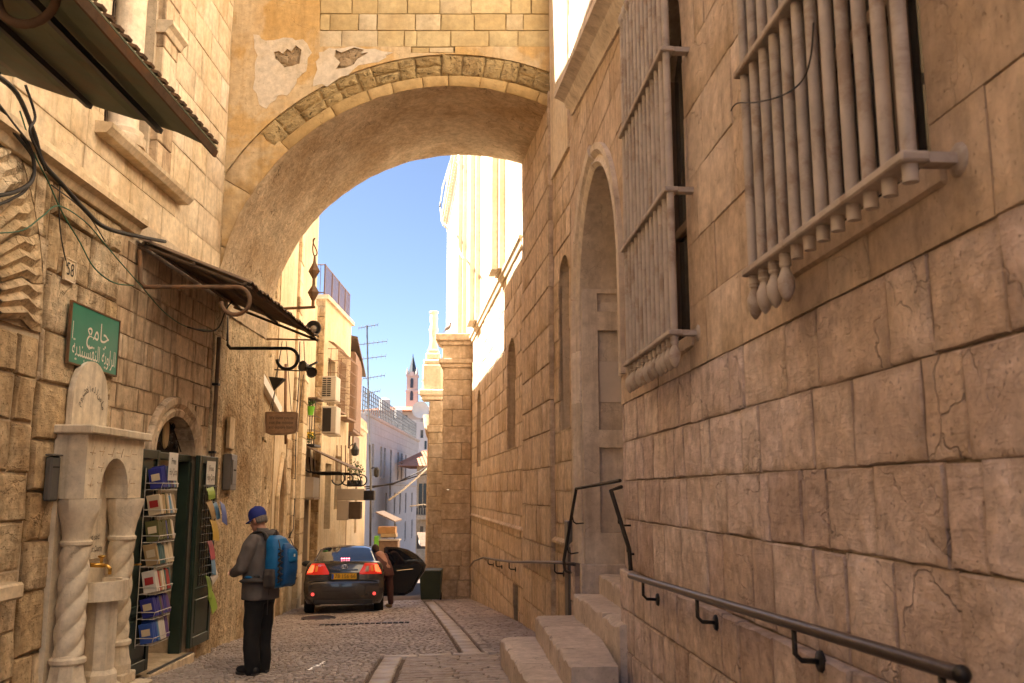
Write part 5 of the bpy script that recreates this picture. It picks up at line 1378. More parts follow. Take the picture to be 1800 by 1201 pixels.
# boxes over the shop fronts
sb1 = thing('sign_box', 'blank grey beige fascia box above the roller shutter', 'sign', FG.P(13.5, -.2))
G().wbox(FG, 12.55, 14.5, -.16, .40, .03, .28, .015).obj('casing', M['beige'], sb1); G().wbox(FG, 12.50, 14.55, -.22, -.165, .03, .32, .01).obj('lip', M['shutter'], sb1)

# hung things on the rough wall -------------------------------------------------
hs_ = thing('hanging_sign', 'scorched wooden sign inviting visitors, hung on wires beyond the arch', 'sign', at(495, 745, 17.5))
a, b = at(467, 724, 17.5), at(523, 765, 17.5)
poly = [(0, .02), (.06, 0), (.3, .015), (.6, 0), (.94, .01), (1, .06), (.99, .4), (1, .8), (.93, .92), (.6, 1), (.2, 1), (.03, .9), (.015, .5)]
FHS = Frame((a.x, 17.5), (b.x, 17.5), True); Wd, Hd = b.x - a.x, a.z - b.z
G().slab(FHS, [(p[0] * Wd, a.z - p[1] * Hd) for p in poly], [], -.03, .03).obj('board', M['wood_sign'], hs_)
G().slab(FHS, [((.06 + p[0] * .88) * Wd, a.z - (.08 + p[1] * .84) * Hd) for p in poly], [], .03, .036).obj('face', paint_mat('wood_sign_face', (.30, .185, .11), .6, 0, .3, 9, .2), hs_)
for k, tx in enumerate(("We invite you to", "visit the mosque", "and explore Islam")):
    text_mesh(tx, .085, FHS.P(Wd * .5, a.z - Hd * (.27 + .2 * k), .037), FHS.u, UP, M['black'], hs_, width=Wd * .74)
for px0, px1 in ((478, 496), (512, 503)): G().tube([at(px0, 724, 17.5), at(px1, 600, 17.5)], .007, 5).obj('wire', M['cable'], hs_)
fb = thing('iron_finial_bracket', 'rusty iron bracket with two diamonds and a pointed loop beyond the arch', 'bracket', at(549, 542, 17.4))
y_ = 17.4
G().tube([FG.P(FGs(y_), at(500, 544, y_).z, .0), at(554, 540, y_)], .028, 6).obj('arm', M['rust'], fb)
c = at(550, 540, y_); zs_ = [at(549, q, y_).z for q in (540, 529, 514, 502, 490, 477, 462, 450)]
G().lathe([(.03, zs_[0] - zs_[0]), (.03, zs_[1] - zs_[0]), (.115, zs_[2] - zs_[0]), (.03, zs_[3] - zs_[0]), (.03, zs_[4] - zs_[0]), (.115, zs_[5] - zs_[0]), (.03, zs_[6] - zs_[0]), (.018, zs_[7] - zs_[0])], c, 4).obj('diamond_stem', M['rust'], fb)
z0 = zs_[7]; G().tube([V((c.x + .045 * math.sin(PI * k / 10 * 2) * (1), y_, z0 + .36 * (.5 - .5 * math.cos(2 * PI * k / 20)))) if k <= 10 else V((c.x + .045 * math.sin(PI * k / 10), y_, z0 + .36 * (.5 - .5 * math.cos(2 * PI * k / 20)))) for k in range(20)], .013, 6, closed=True).obj('loop', M['rust'], fb)
ls = thing('loudspeaker', 'grey horn loudspeaker on a bar beyond the shop awning', 'loudspeaker', at(551, 577, 17.2))
c = at(551, 577, 17.0); axy = (V((1, 0, 0)), V((0, 0, 1)), V((.12, -1, -.08)).normalized())
G().lathe([(.03, -.28), (.06, -.2), (.08, -.1), (.145, .0), (.15, .01), (.138, .012), (.075, -.08)], c, 20, axy).obj('horn', M['greybox'], ls, smooth='auto')
G().ball(c + V((0, .03, -.01)), .065, 12, 8).obj('cone', M['beige'], ls, smooth=True)
G().tube([FG.P(FGs(17.2), at(470, 596, 17.2).z, 0), at(561, 598, 17.2)], .018, 6).obj('bar', M['rust'], ls)
G().tube([c + V((0, .1, -.02)), at(551, 597, 17.2)], .014, 6).obj('bracket', M['iron'], ls)
cd = thing('cable_duct', 'white plastic cable duct bending down the rough wall', 'duct', FG.P(3, 1.8))
for q0, q1 in (((415, 630), (455, 658)), ((455, 658), (491, 722))):
    p, q = FG.P(*FG.uv(*q0, .05), .05), FG.P(*FG.uv(*q1, .05), .05); t = (q - p).normalized(); w = FG.n; u_ = t.cross(w)
    G().box((p + q) / 2, ((q - p).length, .10, .17), (t, w, u_)).obj('duct_length', M['white'], cd)
fl = thing('funnel_lamp', 'dark pyramid shaped lamp shade hanging beside the wooden sign', 'lamp', at(483, 675, 16.2))
c = at(484, 672, 16.2)
vs = [c + V(p) for p in ((-.10, -.1, .09), (.17, -.1, .06), (.17, .1, .06), (-.10, .1, .09), (-.02, 0, -.16))]
g = G(); g.add(vs, [(0, 1, 2, 3), (0, 1, 4), (1, 2, 4), (2, 3, 4), (3, 0, 4)]); g.obj('shade', M['iron'], fl)
G().tube([c + V((0, 0, .08)), at(494, 615, 16.2)], .008, 5).obj('wire', M['cable'], fl); G().tube([c + V((0, 0, -.16)), at(474, 722, 16.2)], .006, 5).obj('wire', M['cable'], fl)
sp = thing('flood_lamps', 'pair of dark floodlights clamped on the tan wall above the hanging sign', 'floodlight', at(543, 650, 18.5))
for (px, py, dx, dz) in ((536, 645, -.5, .1), (546, 653, .5, -.4)):
    c = at(px, py, 18.3); ax = V((dx, -.8, dz)).normalized(); x = ax.cross(UP).normalized()
    G().lathe([(.03, -.2), (.07, -.15), (.08, -.02), (.11, .06), (.115, .08), (.09, .05)], c, 12, (x, x.cross(ax), ax)).obj('lamp_head', M['iron'], sp, smooth='auto')
G().tube([FG.P(FGs(18.5), at(525, 650, 18.5).z, 0), at(525, 652, 18.5), at(546, 648, 18.4)], .014, 6).obj('bracket', M['iron'], sp)
G().box(at(551, 640, 18.3), (.17, .12, .02), (V((1, 0, .5)).normalized(), V((0, 1, 0)), V((-.5, 0, 1)).normalized())).obj('visor', M['iron'], sp)
for (pts, lab, r) in (([(527, 600), (526, 660), (521, 730), (519, 800), (518, 880), (515, 930), (508, 945)], 'thick dark cable running down beside the hanging sign', .018), ([(534, 600), (536, 640), (530, 690), (523, 760)], 'thin dark cable from the floodlights', .010)):
    P = [FG.P(*FG.uv(px, py, .10), .10) for px, py in pts]; G().tube(P, r, 6).obj('cable', M['cable'], smooth=True, label=lab, cat='cable')
G().tube([FG.P(*FG.uv(548 - 46, 640, .04), .04), FG.P(*FG.uv(548 - 47, 720, .04), .04), FG.P(*FG.uv(548 - 46, 780, .04), .04)], .04, 8).obj('downpipe', M['brown_paint'], smooth=True, label='brown downpipe on the wall behind the hanging sign', cat='pipe')
# stone block and black bag by the wall foot
p = ground_at(489, 1057); G().cbox(p + V((0, .1, .12)), (.34, .3, .30), .03).obj('stone_block', M['left_upper'], label='small pale stone block at the wall foot behind the man', cat='stone')

# flower balcony, air conditioners, scroll awning ---------------------------------
fbx = thing('flower_cage', 'iron balcony cage with yellow flowers and a green pot', 'balcony', at(543, 780, 25.5))
y0 = 25.4; xl, xr = at(531, 740, y0).x, at(553, 740, y0).x; zl, zh = at(540, 781, y0).z, at(540, 702, y0).z
for k in range(6):
    x = xl + (xr - xl) * k / 5; G().tube([V((x, y0, zl)), V((x, y0, zh))], .011, 5).obj('bar', M['iron'], fbx)
for k in range(4):
    z = zl + (zh - zl) * k / 3.2; G().tube([V((xl, y0, z)), V((xr, y0, z)), V((xr, y0 + .8, z))], .011, 5).obj('rail', M['iron'], fbx)
G().cbox(V(((xl + xr) / 2, y0 + .4, zl - .03)), (xr - xl + .05, .9, .06), .01).obj('floor', M['iron'], fbx); G().cbox(V(((xl + xr) / 2, y0 + .4, zh + .03)), (xr - xl + .15, .9, .05), .01).obj('roof', M['sheet'], fbx)
pt = thing('flower_pot', 'bright green plastic pot in the balcony cage', 'pot', at(546, 729, 25.4))
G().lathe([(.07, 0), (.11, .22), (.12, .24), (.10, .24)], at(546, 730, 25.3), 12).obj('pot', M['pot_green'], pt, smooth='auto')
g = G(); leaf_ball(g, at(545, 712, 25.4), .16, 70, .05, random.Random(1)); g.obj('foliage', M['leaf'], pt)
pl = thing('balcony_flowers', 'yellow flowers trailing along the balcony cage floor', 'plant', at(542, 775, 25.4))
g = G(); leaf_ball(g, at(541, 768, 25.4), .22, 130, .05, random.Random(2), .7); g.obj('foliage', M['leaf'], pl)
g = G(); leaf_ball(g, at(542, 765, 25.3), .19, 60, .045, random.Random(3), .6); g.obj('blossom', M['petal'], pl)
def ac(label, py0, py1, y, grillm):
    a, b = at(566, py0, y), at(590, py1, y); t = thing('air_conditioner', label, 'air conditioner', V(((a.x + b.x) / 2, y, b.z)), group='air conditioners on the left')
    xm = a.x + (b.x - a.x) * .74; h = a.z - b.z
    G().cbox(V(((a.x + b.x) / 2, y + .35, (a.z + b.z) / 2)), (b.x - a.x, .70, h), .02).obj('casing', M['ac'], t)
    if grillm == 'louvre':
        for k in range(9):
            for (u0, u1) in ((.06, .32), (.38, .64)):
                G().box(V((a.x + (b.x - a.x) * (u0 + u1) / 2, y - .006, a.z - h * (.10 + .088 * k))), ((b.x - a.x) * (u1 - u0), .02, h * .05)).obj('louvre', M['black'], t)
    else: G().box(V((a.x + (b.x - a.x) * .36, y - .006, (a.z + b.z) / 2)), ((b.x - a.x) * .58, .016, h * .86)).obj('fan_grille', M['dark'], t)
    for yy in (y + .05, y + .6): G().tube([V((a.x - .12, yy, b.z + .25)), V((a.x + .1, yy, b.z - .05)), V((b.x + .05, yy, b.z - .04))], .018, 5).obj('bracket', M['beige'], t)
ac('upper air conditioner with louvred side on the left house', 661, 704, 26.6, 'louvre')
ac('lower air conditioner with dark grille on the left house', 714, 762, 26.6, 'dark')
sa = thing('scroll_awning', 'sloping dark awning on scrolled iron brackets over the shuttered shop', 'awning', at(580, 820, 25))
A0, A1 = at(531, 783, 24.6), at(612, 822, 24.6); B0, B1 = at(560, 800, 28.6), at(630, 840, 28.6); B0.z = A0.z; B1.z = A1.z; B1.x = A1.x - .3
g = G(); g.add([A0, A1, B1, B0] + [p + V((0, 0, .04)) for p in (A0, A1, B1, B0)], [(0, 1, 2, 3), (4, 7, 6, 5), (0, 4, 5, 1), (1, 5, 6, 2), (2, 6, 7, 3), (3, 7, 4, 0)]); g.obj('sheet', M['sheet'], sa)
for f in (0, .35, .7, 1):
    yy = 24.7 + 3.8 * f; xw = wall_l(yy) + .05; ze = A1.z - .12; xe = A0.x + (A1.x - A0.x) * .78
    pts = [V((xw, yy, ze + .45)), V((xw + .05, yy, ze + .05)), V((xw + .15, yy, ze))] + [V((xw + (xe - xw) * k / 4, yy, ze)) for k in range(2, 5)]
    pts += [V((xe + .17 * math.cos(PI / 2 - q), yy, ze - .17 + .17 * math.sin(PI / 2 - q))) for q in [2 * PI * .72 * k / 12 for k in range(1, 13)]]
    G().tube(pts, .022, 6).obj('scroll_bracket', M['iron'], sa)
sb2 = thing('sign_box', 'beige stepped fascia sign box past the scroll awning', 'sign', at(620, 890, 29))
y0 = 29.0
for (x0_, x1_, q0, q1, nm, mt) in ((592, 640, 859, 880, 'fascia', 'beige'), (592, 612, 880, 915, 'side_panel', 'beige'), (613, 633, 882, 913, 'dark_panel', 'wood'), (638, 657, 862, 880, 'end_panel', 'iron')):
    a, b = at(x0_, q0, y0), at(x1_, q1, y0); G().cbox(V(((a.x + b.x) / 2, y0 + .2, (a.z + b.z) / 2)), (b.x - a.x - .01, .35, a.z - b.z - .01), .015).obj(nm, M[mt], sb2)

# terrace house -----------------------------------------------------------------
tb = thing('terrace_house', 'tan house with a railed roof terrace and caged windows on the left', 'building', (-6.5, 30, -4))
XB, yb0, yb1, ZB = -5.95, 28.5, 33.2, 6.12
FB = Frame((XB, yb0), (XB, yb1), True)
win = [rect(.7, 1.9, 2.75, 4.3), rect(2.5, 3.9, 2.75, 4.5), rect(.8, 1.8, -1.2, .9), rect(2.4, 3.6, -.6, 1.2)]
g = G(); g.slab(FB, rect(0.02, yb1 - yb0, -4.5, ZB - .05), win, -.4, .0); g.obj('street_wall', M['plaster_tan'], tb)
FBf = Frame((-9, yb0), (XB, yb0), True)
courses(FBf, 1.9, 3.045, -4, ZB, (.32, .42), (.3, .5), M['left_rough'], tb, o=.02, back=-.3, seed=61, rough=.01)
G().box((-8, 30.8, 1), (3.2, 4.5, 10)).obj('body', M['plaster_tan'], tb)
G().box((-7.45, 30.85, ZB + .02), (3.2, 4.9, .14)).obj('terrace_slab', M['left_upper'], tb)
for k, w in enumerate(win):
    G().wbox(FB, w[0][0], w[1][0], w[0][1], w[2][1], -.3, -.22).obj('window', M['win_glass'], tb)
for k, (s0, s1, z0, z1) in enumerate(((.5, 2.1, 2.6, 4.75), (2.3, 4.1, 2.5, 4.7))):
    cg = G().wbox(FB, s0, s1, z0 - .06, z0, .0, .38).obj('window_cage', M['brown_paint'], tb)
    for i in range(9): s = s0 + (s1 - s0) * i / 8; G().tube([FB.P(s, z0, .36), FB.P(s, z1 - .2, .36), FB.P(s, z1, .2), FB.P(s, z1 + .05, .02)], .014, 5).obj('cage_bar', M['brown_paint'], cg)
    for i in range(6): z = z0 + (z1 - z0 - .2) * i / 5; G().tube([FB.P(s0, z, .02), FB.P(s0, z, .36), FB.P(s1, z, .36), FB.P(s1, z, .02)], .012, 5).obj('cage_bar', M['brown_paint'], cg)
    for i in range(4): z = z0 + (z1 - z0 - .2) * i / 4; G().tube([FB.P(s0, z, .12), FB.P(s0, z + .5, .12)], .012, 5).obj('cage_bar', M['brown_paint'], cg)
rl = thing('terrace_railing', 'dark purple bar railing around the roof terrace on the left', 'railing', (-6, 30, ZB + .1))
pts_r = [V((-6.3, yb0 + .05, ZB + .1)), V((-6.02, yb0 + .05, ZB + .1)), V((-6.02, yb1 - .1, ZB + .1))]
for a, b in zip(pts_r, pts_r[1:]):
    n = max(2, int((b - a).length / .13))
    for k in range(n + 1):
        p = a.lerp(b, k / n); thick = .03 if k % 9 == 0 else .011
        G().tube([p, p + V((0, 0, 1.02))], thick, 5).obj('post' if thick > .02 else 'baluster', M['rail_purple'], rl)
    for z in (.08, 1.0): G().tube([a + V((0, 0, z)), b + V((0, 0, z))], .022, 5).obj('rail', M['rail_purple'], rl)
# sloping-roof bay and small shop house
sh = thing('bay_house', 'narrow house with a rust coloured shutter bay and sloping roof on the left', 'building', (-7, 36, -5))
FS = Frame((-6.3, 33.3), (-7.3, 46), True)
g = G(); g.slab(FS, rect(0, 12.6, -6.5, 3.4), [rect(4.2, 5.2, .3, 1.7), rect(7, 8, -1.8, .2), rect(2, 3.2, -4.8, -2.6)], -.5, .0); g.obj('wall', M['plaster_tan'], sh)
for (s0, s1, z0, z1) in ((4.2, 5.2, .3, 1.7), (7, 8, -1.8, .2), (2, 3.2, -4.8, -2.6)): G().wbox(FS, s0, s1, z0, z1, -.4, -.3).obj('window', M['win_wood'], sh)
G().wbox(FS, .5, 3.4, 2.2, 5.2, .0, .45, .02).obj('bay', M['brown_paint'], sh)
for k in range(8): G().wbox(FS, .5 + .36 * k, .5 + .36 * k + .3, 2.3, 5.1, .452, .48, .005).obj('bay_board', M['brown_paint'], sh)
a, b = at(619, 628, 33.2), at(637, 678, 37.2)
g = G(); g.sweep([(FS.P(.2, 5.6, .55), FS.n, UP), (FS.P(4.4, 4.7, .55), FS.n, UP)], [(-1.8, .35), (0, 0), (0, .12), (-1.8, .47)]); g.obj('roof', M['wood'], sh)
for k in range(6): G().wbox(FS, .6 + .5 * k, .72 + .5 * k, 1.7, 2.2, .02, .10).obj('corbel', M['wood'], sh)
G().run(FS, 4.5, 9.5, 2.55, [(-.1, 0), (.12, 0), (.22, .12), (.30, .16), (.30, .28), (-.1, .34)]).obj('cornice', M['left_upper'], sh)
G().wbox(FS, 4.9, 7.6, 1.85, 2.35, .02, .07, .01).obj('name_board', M['wood_sign'], sh)
text_mesh("CAFE BAR", .30, FS.P(6.25, 2.1, .075), FS.u, UP, M['white'], sh, width=2.2) if False else None
for k in range(3):
    g = G(); G().tube([FS.P(1.0 + k, -3.2, .02), FS.P(1.0 + k, 1.5, .02)], .04, 5).obj('downpipe', M['brown_paint'], sh)
for (pts, lab) in (([(650, 782), (652, 850), (651, 960)], 'tall thin pole beside the small shops on the left'),):
    P = [at(px, py, 40) for px, py in pts]; G().tube(P, .05, 6).obj('utility_pole', M['greybox'], smooth=True, label=lab, cat='pole')
sl = thing('street_lamp', 'dark wall lantern on a bracket near the end of the left houses', 'lamp', at(662, 830, 40))
G().tube([at(650, 826, 40), at(656, 822, 40), at(662, 824, 40)], .03, 5).obj('bracket', M['iron'], sl); G().lathe([(.05, .2), (.13, .1), (.12, -.15), (.06, -.22)], at(662, 830, 40), 8).obj('lantern', M['iron'], sl)
l2 = thing('wall_lantern', 'black lantern above the planted ledge on the left', 'lamp', at(624, 795, 34))
G().lathe([(.03, .3), (.05, .2), (.16, .05), (.14, -.12), (.06, -.18)], at(624, 793, 33.5), 8).obj('lantern', M['iron'], l2); G().tube([at(612, 788, 34), at(620, 780, 33.6), at(624, 786, 33.5)], .02, 5).obj('bracket', M['iron'], l2)
tp_ = thing('trailing_plant', 'small green plant trailing from the ledge above the sign box', 'plant', at(625, 845, 32))
g = G(); leaf_ball(g, at(624, 828, 31.5), .32, 160, .06, random.Random(5), 1.3); g.obj('foliage', M['leaf'], tp_)
G().cbox(at(624, 850, 31.6), (.5, .3, .22), .02).obj('trough', M['iron'], tp_)
for k in range(5):
    x = 585 + k * 7.5
    P = [at(x, 783, 30.5), at(x, 845, 30.5)]; t = G().tube(P, .02, 5).obj('window_bar', M['brown_paint'], tb)
# shop canopy, orange crates far down the street
cn = thing('market_canopy', 'small striped canopy over stalls far down the street', 'awning', at(672, 908, 46))
a, b = at(660, 902, 46), at(694, 918, 46); g = G(); g.add([a, b, b + V((0, 3, 0)), a + V((0, 3, 0))] + [p + V((0, 0, .06)) for p in (a, b, b + V((0, 3, 0)), a + V((0, 3, 0)))], [(0, 1, 2, 3), (4, 7, 6, 5), (0, 4, 5, 1), (1, 5, 6, 2), (2, 6, 7, 3), (3, 7, 4, 0)]); g.obj('sheet', M['sheet'], cn)
G().tube([b, b + V((0, 0, -2.4))], .04, 5).obj('post', M['iron'], cn)
for k, (px, py, w, h, m, lab) in enumerate(((681, 932, .85, .34, 'crate', 'orange crate of goods on the market stall far down the street'), (684, 941, .75, .20, 'bk_tan', 'tan box under the orange crate far down the street'), (663, 951, .22, .5, 'pot_green', 'green sack beside the market stall far down the street'))):
    G().cbox(at(px, py, 45), (w, .6, h), .03).obj('crate', M[m], label=lab, cat='crate')
st_ = thing('market_stall', 'low wooden market stall under the far canopy', 'stall', at(680, 965, 45.3))
G().cbox(at(681, 962, 45.2), (1.1, .8, .7), .02).obj('counter', M['wood_sign'], st_); G().cbox(at(681, 949, 45.2), (1.25, .95, .06), .01).obj('top', M['beige'], st_)

# ------------------------------------------------------------------ far end of the street
gb = thing('grey_building', 'pale grey stone building with rows of narrow windows at the end of the street', 'building', (-11, 80, -9))
FGB = Frame((-10.6, 66), (-10.5, 103), True)
rows = [(1.2, 3.6), (-1.9, -.1), (-4.6, -2.9)]
ss = [3.2, 7.6, 9.6, 18.4, 21.2, 24.4, 13.4]; hw = []
for ri, (z0, z1) in enumerate(rows):
    for k, s in enumerate(ss if ri == 0 else [4, 11, 16.5, 20.5, 25, 30.5] if ri == 1 else [12, 17.5, 25, 31]):
        hw.append(rect(s, s + 1.15, z0 - (1.6 if (ri == 0 and s == 13.4) else 0), z1))
g = G(); g.slab(FGB, rect(0, 37, -10, 5.7), hw, -.6, .0); g.obj('wall', M['grey_far'], gb)
G().box((-16, 66.2, -2), (10.8, .5, 15.2)).obj('end_wall', M['grey_far'], gb)
for w in hw: 
    wo = G().wbox(FGB, w[0][0], w[1][0], w[0][1], w[2][1], -.5, -.35).obj('window', M['win_glass'], gb)
    G().wbox(FGB, w[0][0] - .06, w[1][0] + .06, w[0][1] - .16, w[0][1] - .01, -.3, .10).obj('sill', M['grey_far'], wo)
rg = random.Random(3)
for z in [-8 + .62 * k for k in range(22)]: G().wbox(FGB, .05, 36.9, z, z + .03, .0, .025).obj('course_line', M['grey_far'], gb)
G().run(FGB, 13, 37, .55, [(-.1, 0), (.15, .05), (.18, .2), (-.1, .25)]).obj('string_course', M['grey_far'], gb); G().run(FGB, 0, 37, 5.5, [(-.1, 0), (.12, .02), (.2, .2), (-.1, .3)]).obj('coping', M['grey_far'], gb)
rf = thing('roof_railing', 'grey mesh railing along the roof of the grey building', 'railing', (-10.6, 80, 5.8))
for k in range(38): G().tube([FGB.P(k * .98 + .3, 5.7, -.3), FGB.P(k * .98 + .3, 7.6, -.3)], .05, 4).obj('post', M['greybox'], rf)
for k in range(6): G().tube([FGB.P(.2, 5.95 + .33 * k, -.3), FGB.P(36.8, 5.95 + .33 * k, -.3)], .035, 4).obj('rail', M['greybox'], rf)
# antenna mast
am = thing('antenna_mast', 'tall thin television aerial mast against the sky', 'antenna', at(650, 860, 52))
G().tube([at(651, 860, 52), at(645, 572, 52)], .05, 6).obj('mast', M['greybox'], am)
for (py, x0, x1) in ((574, 630, 664), (603, 632, 680), (629, 630, 678), (663, 638, 676), (690, 640, 668)):
    a, b = at(x0, py + 3, 52), at(x1, py - 3, 52.4); G().tube([a, b], .022, 4).obj('boom', M['greybox'], am)
    for k in range(7): p = a.lerp(b, k / 6); G().tube([p + V((0, -.1, -.14)), p + V((0, .1, .14))], .013, 4).obj('element', M['greybox'], am)
# buildings at the end and on the hill
def house(name, label, px0, px1, pyt, pyb, y, dep, mat, wins=(), roof=None):
    a, b = at(px0, pyt, y), at(px1, pyb, y); t = thing(name, label, 'building', V(((a.x + b.x) / 2, y, b.z)))
    F_ = Frame((a.x, y), (b.x, y), True); hl = []
    for (wx0, wx1, wy0, wy1) in wins:
        p, q = at(wx0, wy0, y), at(wx1, wy1, y); hl.append(rect(p.x - a.x, q.x - a.x, q.z, p.z))
    g = G(); g.slab(F_, rect(0, b.x - a.x, b.z, a.z), hl, -dep * .06, 0); g.obj('wall', M[mat], t)
    G().box(((a.x + b.x) / 2, y + dep * .53, (a.z + b.z) / 2), (b.x - a.x, dep * .9, a.z - b.z)).obj('body', M[mat], t)
    for w in hl: G().wbox(F_, w[0][0], w[1][0], w[0][1], w[2][1], -dep * .05, -dep * .03).obj('window', M['win_glass'], t)
    if roof:
        h = roof; e = .02 * y; g = G(); W = b.x - a.x
        g.add([V((a.x - e, y - e, a.z)), V((b.x + e, y - e, a.z)), V((b.x + e, y + dep, a.z)), V((a.x - e, y + dep, a.z)), V((a.x + W * .1, y + dep * .5, a.z + h)), V((b.x - W * .1, y + dep * .5, a.z + h))],
              [(0, 1, 5, 4), (1, 2, 5), (2, 3, 4, 5), (3, 0, 4), (0, 3, 2, 1)]); g.obj('roof', M['red_roof'], t)
    return t
house('red_roof_hall', 'long building with a shallow red roof below the church tower', 668, 739, 724, 770, 300, 20, 'pale_far', [(690, 700, 730, 742), (706, 716, 730, 742)], 2.6)
house('white_house', 'white house with a square window above the grey building', 727, 752, 742, 900, 135, 12, 'pale_far', [(739, 744, 756, 770), (746, 750, 775, 790)])
hb = house('balcony_house', 'tan house with stacked dark balconies at the right end of the street', 733, 768, 820, 1000, 72, 8, 'left_upper', [(736, 742, 850, 893), (744, 750, 850, 893), (752, 760, 850, 893), (738, 744, 925, 950), (748, 756, 925, 950)], 1.0)
for (py0, py1) in ((893, 912),): 
    a, b = at(733, py0, 71), at(768, py1, 71); G().cbox(V(((a.x + b.x) / 2, 71.3, (a.z + b.z) / 2 - .3)), (b.x - a.x, 1.2, .35), .02).obj('balcony', M['left_upper'], hb)
    for k in range(9): p = a.lerp(V((b.x, a.y, a.z)), k / 8); G().tube([p, p + V((0, 0, -.5))], .04, 4).obj('baluster', M['iron'], hb)
house('tan_house', 'small tan house with a red tile roof edge beside the far balconies', 735, 757, 815, 835, 84, 6, 'left_upper', [], 1.3)
a = at(752, 938, 62); bs_ = thing('shop_sign', 'black shop sign with a white figure zero near the bin', 'sign', at(742, 960, 60))
c0_, c1_ = at(732, 940, 60), at(752, 965, 60); G().cbox(V(((c0_.x + c1_.x) / 2, 60.2, (c0_.z + c1_.z) / 2)), (c1_.x - c0_.x, .3, c0_.z - c1_.z), .02).obj('board', M['black'], bs_)
g = G(); c = V(((c0_.x + c1_.x) / 2 - .05, 60.03, (c0_.z + c1_.z) / 2 + .03)); g.tube([c + V((.13 * math.cos(2 * PI * k / 20), 0, .25 * math.sin(2 * PI * k / 20))) for k in range(20)], .05, 6, closed=True); g.obj('figure_zero', M['white'], bs_)
cnp = G(); a0, a1 = at(733, 938, 59.5), at(760, 958, 57); cnp.add([a0, at(775, 938, 59.5), at(778, 965, 56), at(741, 962, 56)] , [(0, 1, 2, 3)]); cnp.v += [p + V((0, 0, .08)) for p in cnp.v]; cnp.f += [(4, 7, 6, 5), (0, 4, 5, 1), (1, 5, 6, 2), (2, 6, 7, 3), (3, 7, 4, 0)]
cnp.obj('shop_canopy', M['sheet'], label='sloping brown shop canopy at the right end of the street', cat='awning')
# church tower on the hill
tw = thing('church_tower', 'distant pale church tower with dark pointed spire', 'tower', at(723, 770, 320))
Yt = 320; cx = at(723.5, 700, Yt).x; W_ = at(733.5, 700, Yt).x - at(713.5, 700, Yt).x
def zt_(py): return at(723, py, Yt).z
G().box((cx, Yt + W_ / 2, (zt_(780) + zt_(688)) / 2), (W_, W_, zt_(688) - zt_(780))).obj('lower_stage', M['tower'], tw)
G().box((cx, Yt + W_ / 2, (zt_(688) + zt_(660)) / 2), (W_ * .92, W_ * .92, zt_(660) - zt_(688))).obj('belfry', M['tower'], tw)
for (z, w) in ((688, 1.08), (660, 1.04)): G().box((cx, Yt + W_ / 2, zt_(z)), (W_ * w, W_ * w, .8)).obj('string_course', M['tower'], tw)
g = G(); w = W_ * .36; g.lathe([(w * 1.25, 0), (w * 1.1, (zt_(626) - zt_(660)) * .2), (.2, zt_(626) - zt_(660)), (.1, zt_(621) - zt_(660))], (cx, Yt + W_ / 2, zt_(660)), 8); g.obj('spire', M['spire'], tw)
for sgx in (-1, 1): G().lathe([(.45, 0), (.45, .8), (.05, 2.6)], (cx + sgx * W_ * .42, Yt + .3, zt_(660) + .3), 6).obj('pinnacle', M['tower'], tw)
G().lathe([(.0, .0), (W_ * .2, .0), (W_ * .2, .2), (.0, .25)], (cx, Yt + W_ * .02, zt_(657)), 16, (V((1, 0, 0)), UP, V((0, -1, 0)))).obj('clock_face', M['pale_far'], tw)
for (p0, p1) in ((682, 670), (704, 692)):
    F_ = Frame((cx - 5, Yt - .1), (cx + 5, Yt - .1), True); G().slab(F_, archpoly(5 - W_ * .13, 5 + W_ * .13, zt_(p0), zt_(p1), 1.0, 8), [], -.05, .1).obj('window', M['win_glass'], tw)
# overhead wires far down the street
for (pts, r, m, lab) in (([(640, 856), (690, 852), (740, 828), (772, 805)], .03, 'cable', 'dark overhead wire sagging across the far street'), ([(636, 861), (690, 850), (730, 838), (775, 828)], .03, 'cable', 'second dark overhead wire across the far street'), ([(683, 880), (710, 860), (735, 838), (752, 822)], .045, 'cable_white', 'white overhead wire rising across the far street'), ([(720, 890), (745, 887), (772, 890)], .03, 'cable_white', 'short white wire before the far balconies')):
    G().tube([at(px, py, 45) for px, py in pts], r, 5).obj('overhead_wire', M[m], smooth=True, label=lab, cat='wire')
# satellite dish and second building edge on the right
G().lathe([(.0, 0), (.3, .04), (.55, .16), (.56, .18), (.3, .07), (.0, .03)], at(741, 722, 60), 16, (V((1, 0, 0)), UP, V((-.4, -1, .3)).normalized())).obj('satellite_dish', M['white'], smooth='auto', label='white satellite dish at the edge of the gate pillar', cat='dish')
rh = thing('right_end_house', 'pale house edge behind the gate pillars on the right', 'building', (-3, 45, -5))
a, b = at(770, 800, 41.5), at(800, 800, 41.5); G().box(((a.x + b.x) / 2 + .4, 46, 0), (b.x - a.x, 8, 12)).obj('wall', M['far_right'], rh)

# wheelie bin
bn = thing('wheelie_bin', 'dark green wheelie bin beside the ashlar pillar', 'bin', at(756, 1054, 25.3))
a, b = at(737, 1003, 25.2), at(775, 1056, 25.2); zgd = zg(-2.3, 25.4); h = a.z - zgd
g = G(); w0, w1 = (b.x - a.x) * .42, (b.x - a.x) * .5; cx_ = (a.x + b.x) / 2
vs = []
for (w, z, d0, d1) in ((w0, .06, .05, .55), (w1 * .98, h * .9, .0, .66), (w1, h * .9, -.02, .68), (w1, h * .96, -.02, .68)): vs += [V((cx_ - w, 25.2 + d0, zgd + z)), V((cx_ + w, 25.2 + d0, zgd + z)), V((cx_ + w, 25.2 + d1, zgd + z)), V((cx_ - w, 25.2 + d1, zgd + z))]
fs = [(0, 1, 2, 3)]
for k in range(3): fs += [(k * 4 + i, k * 4 + (i + 1) % 4, k * 4 + 4 + (i + 1) % 4, k * 4 + 4 + i) for i in range(4)]
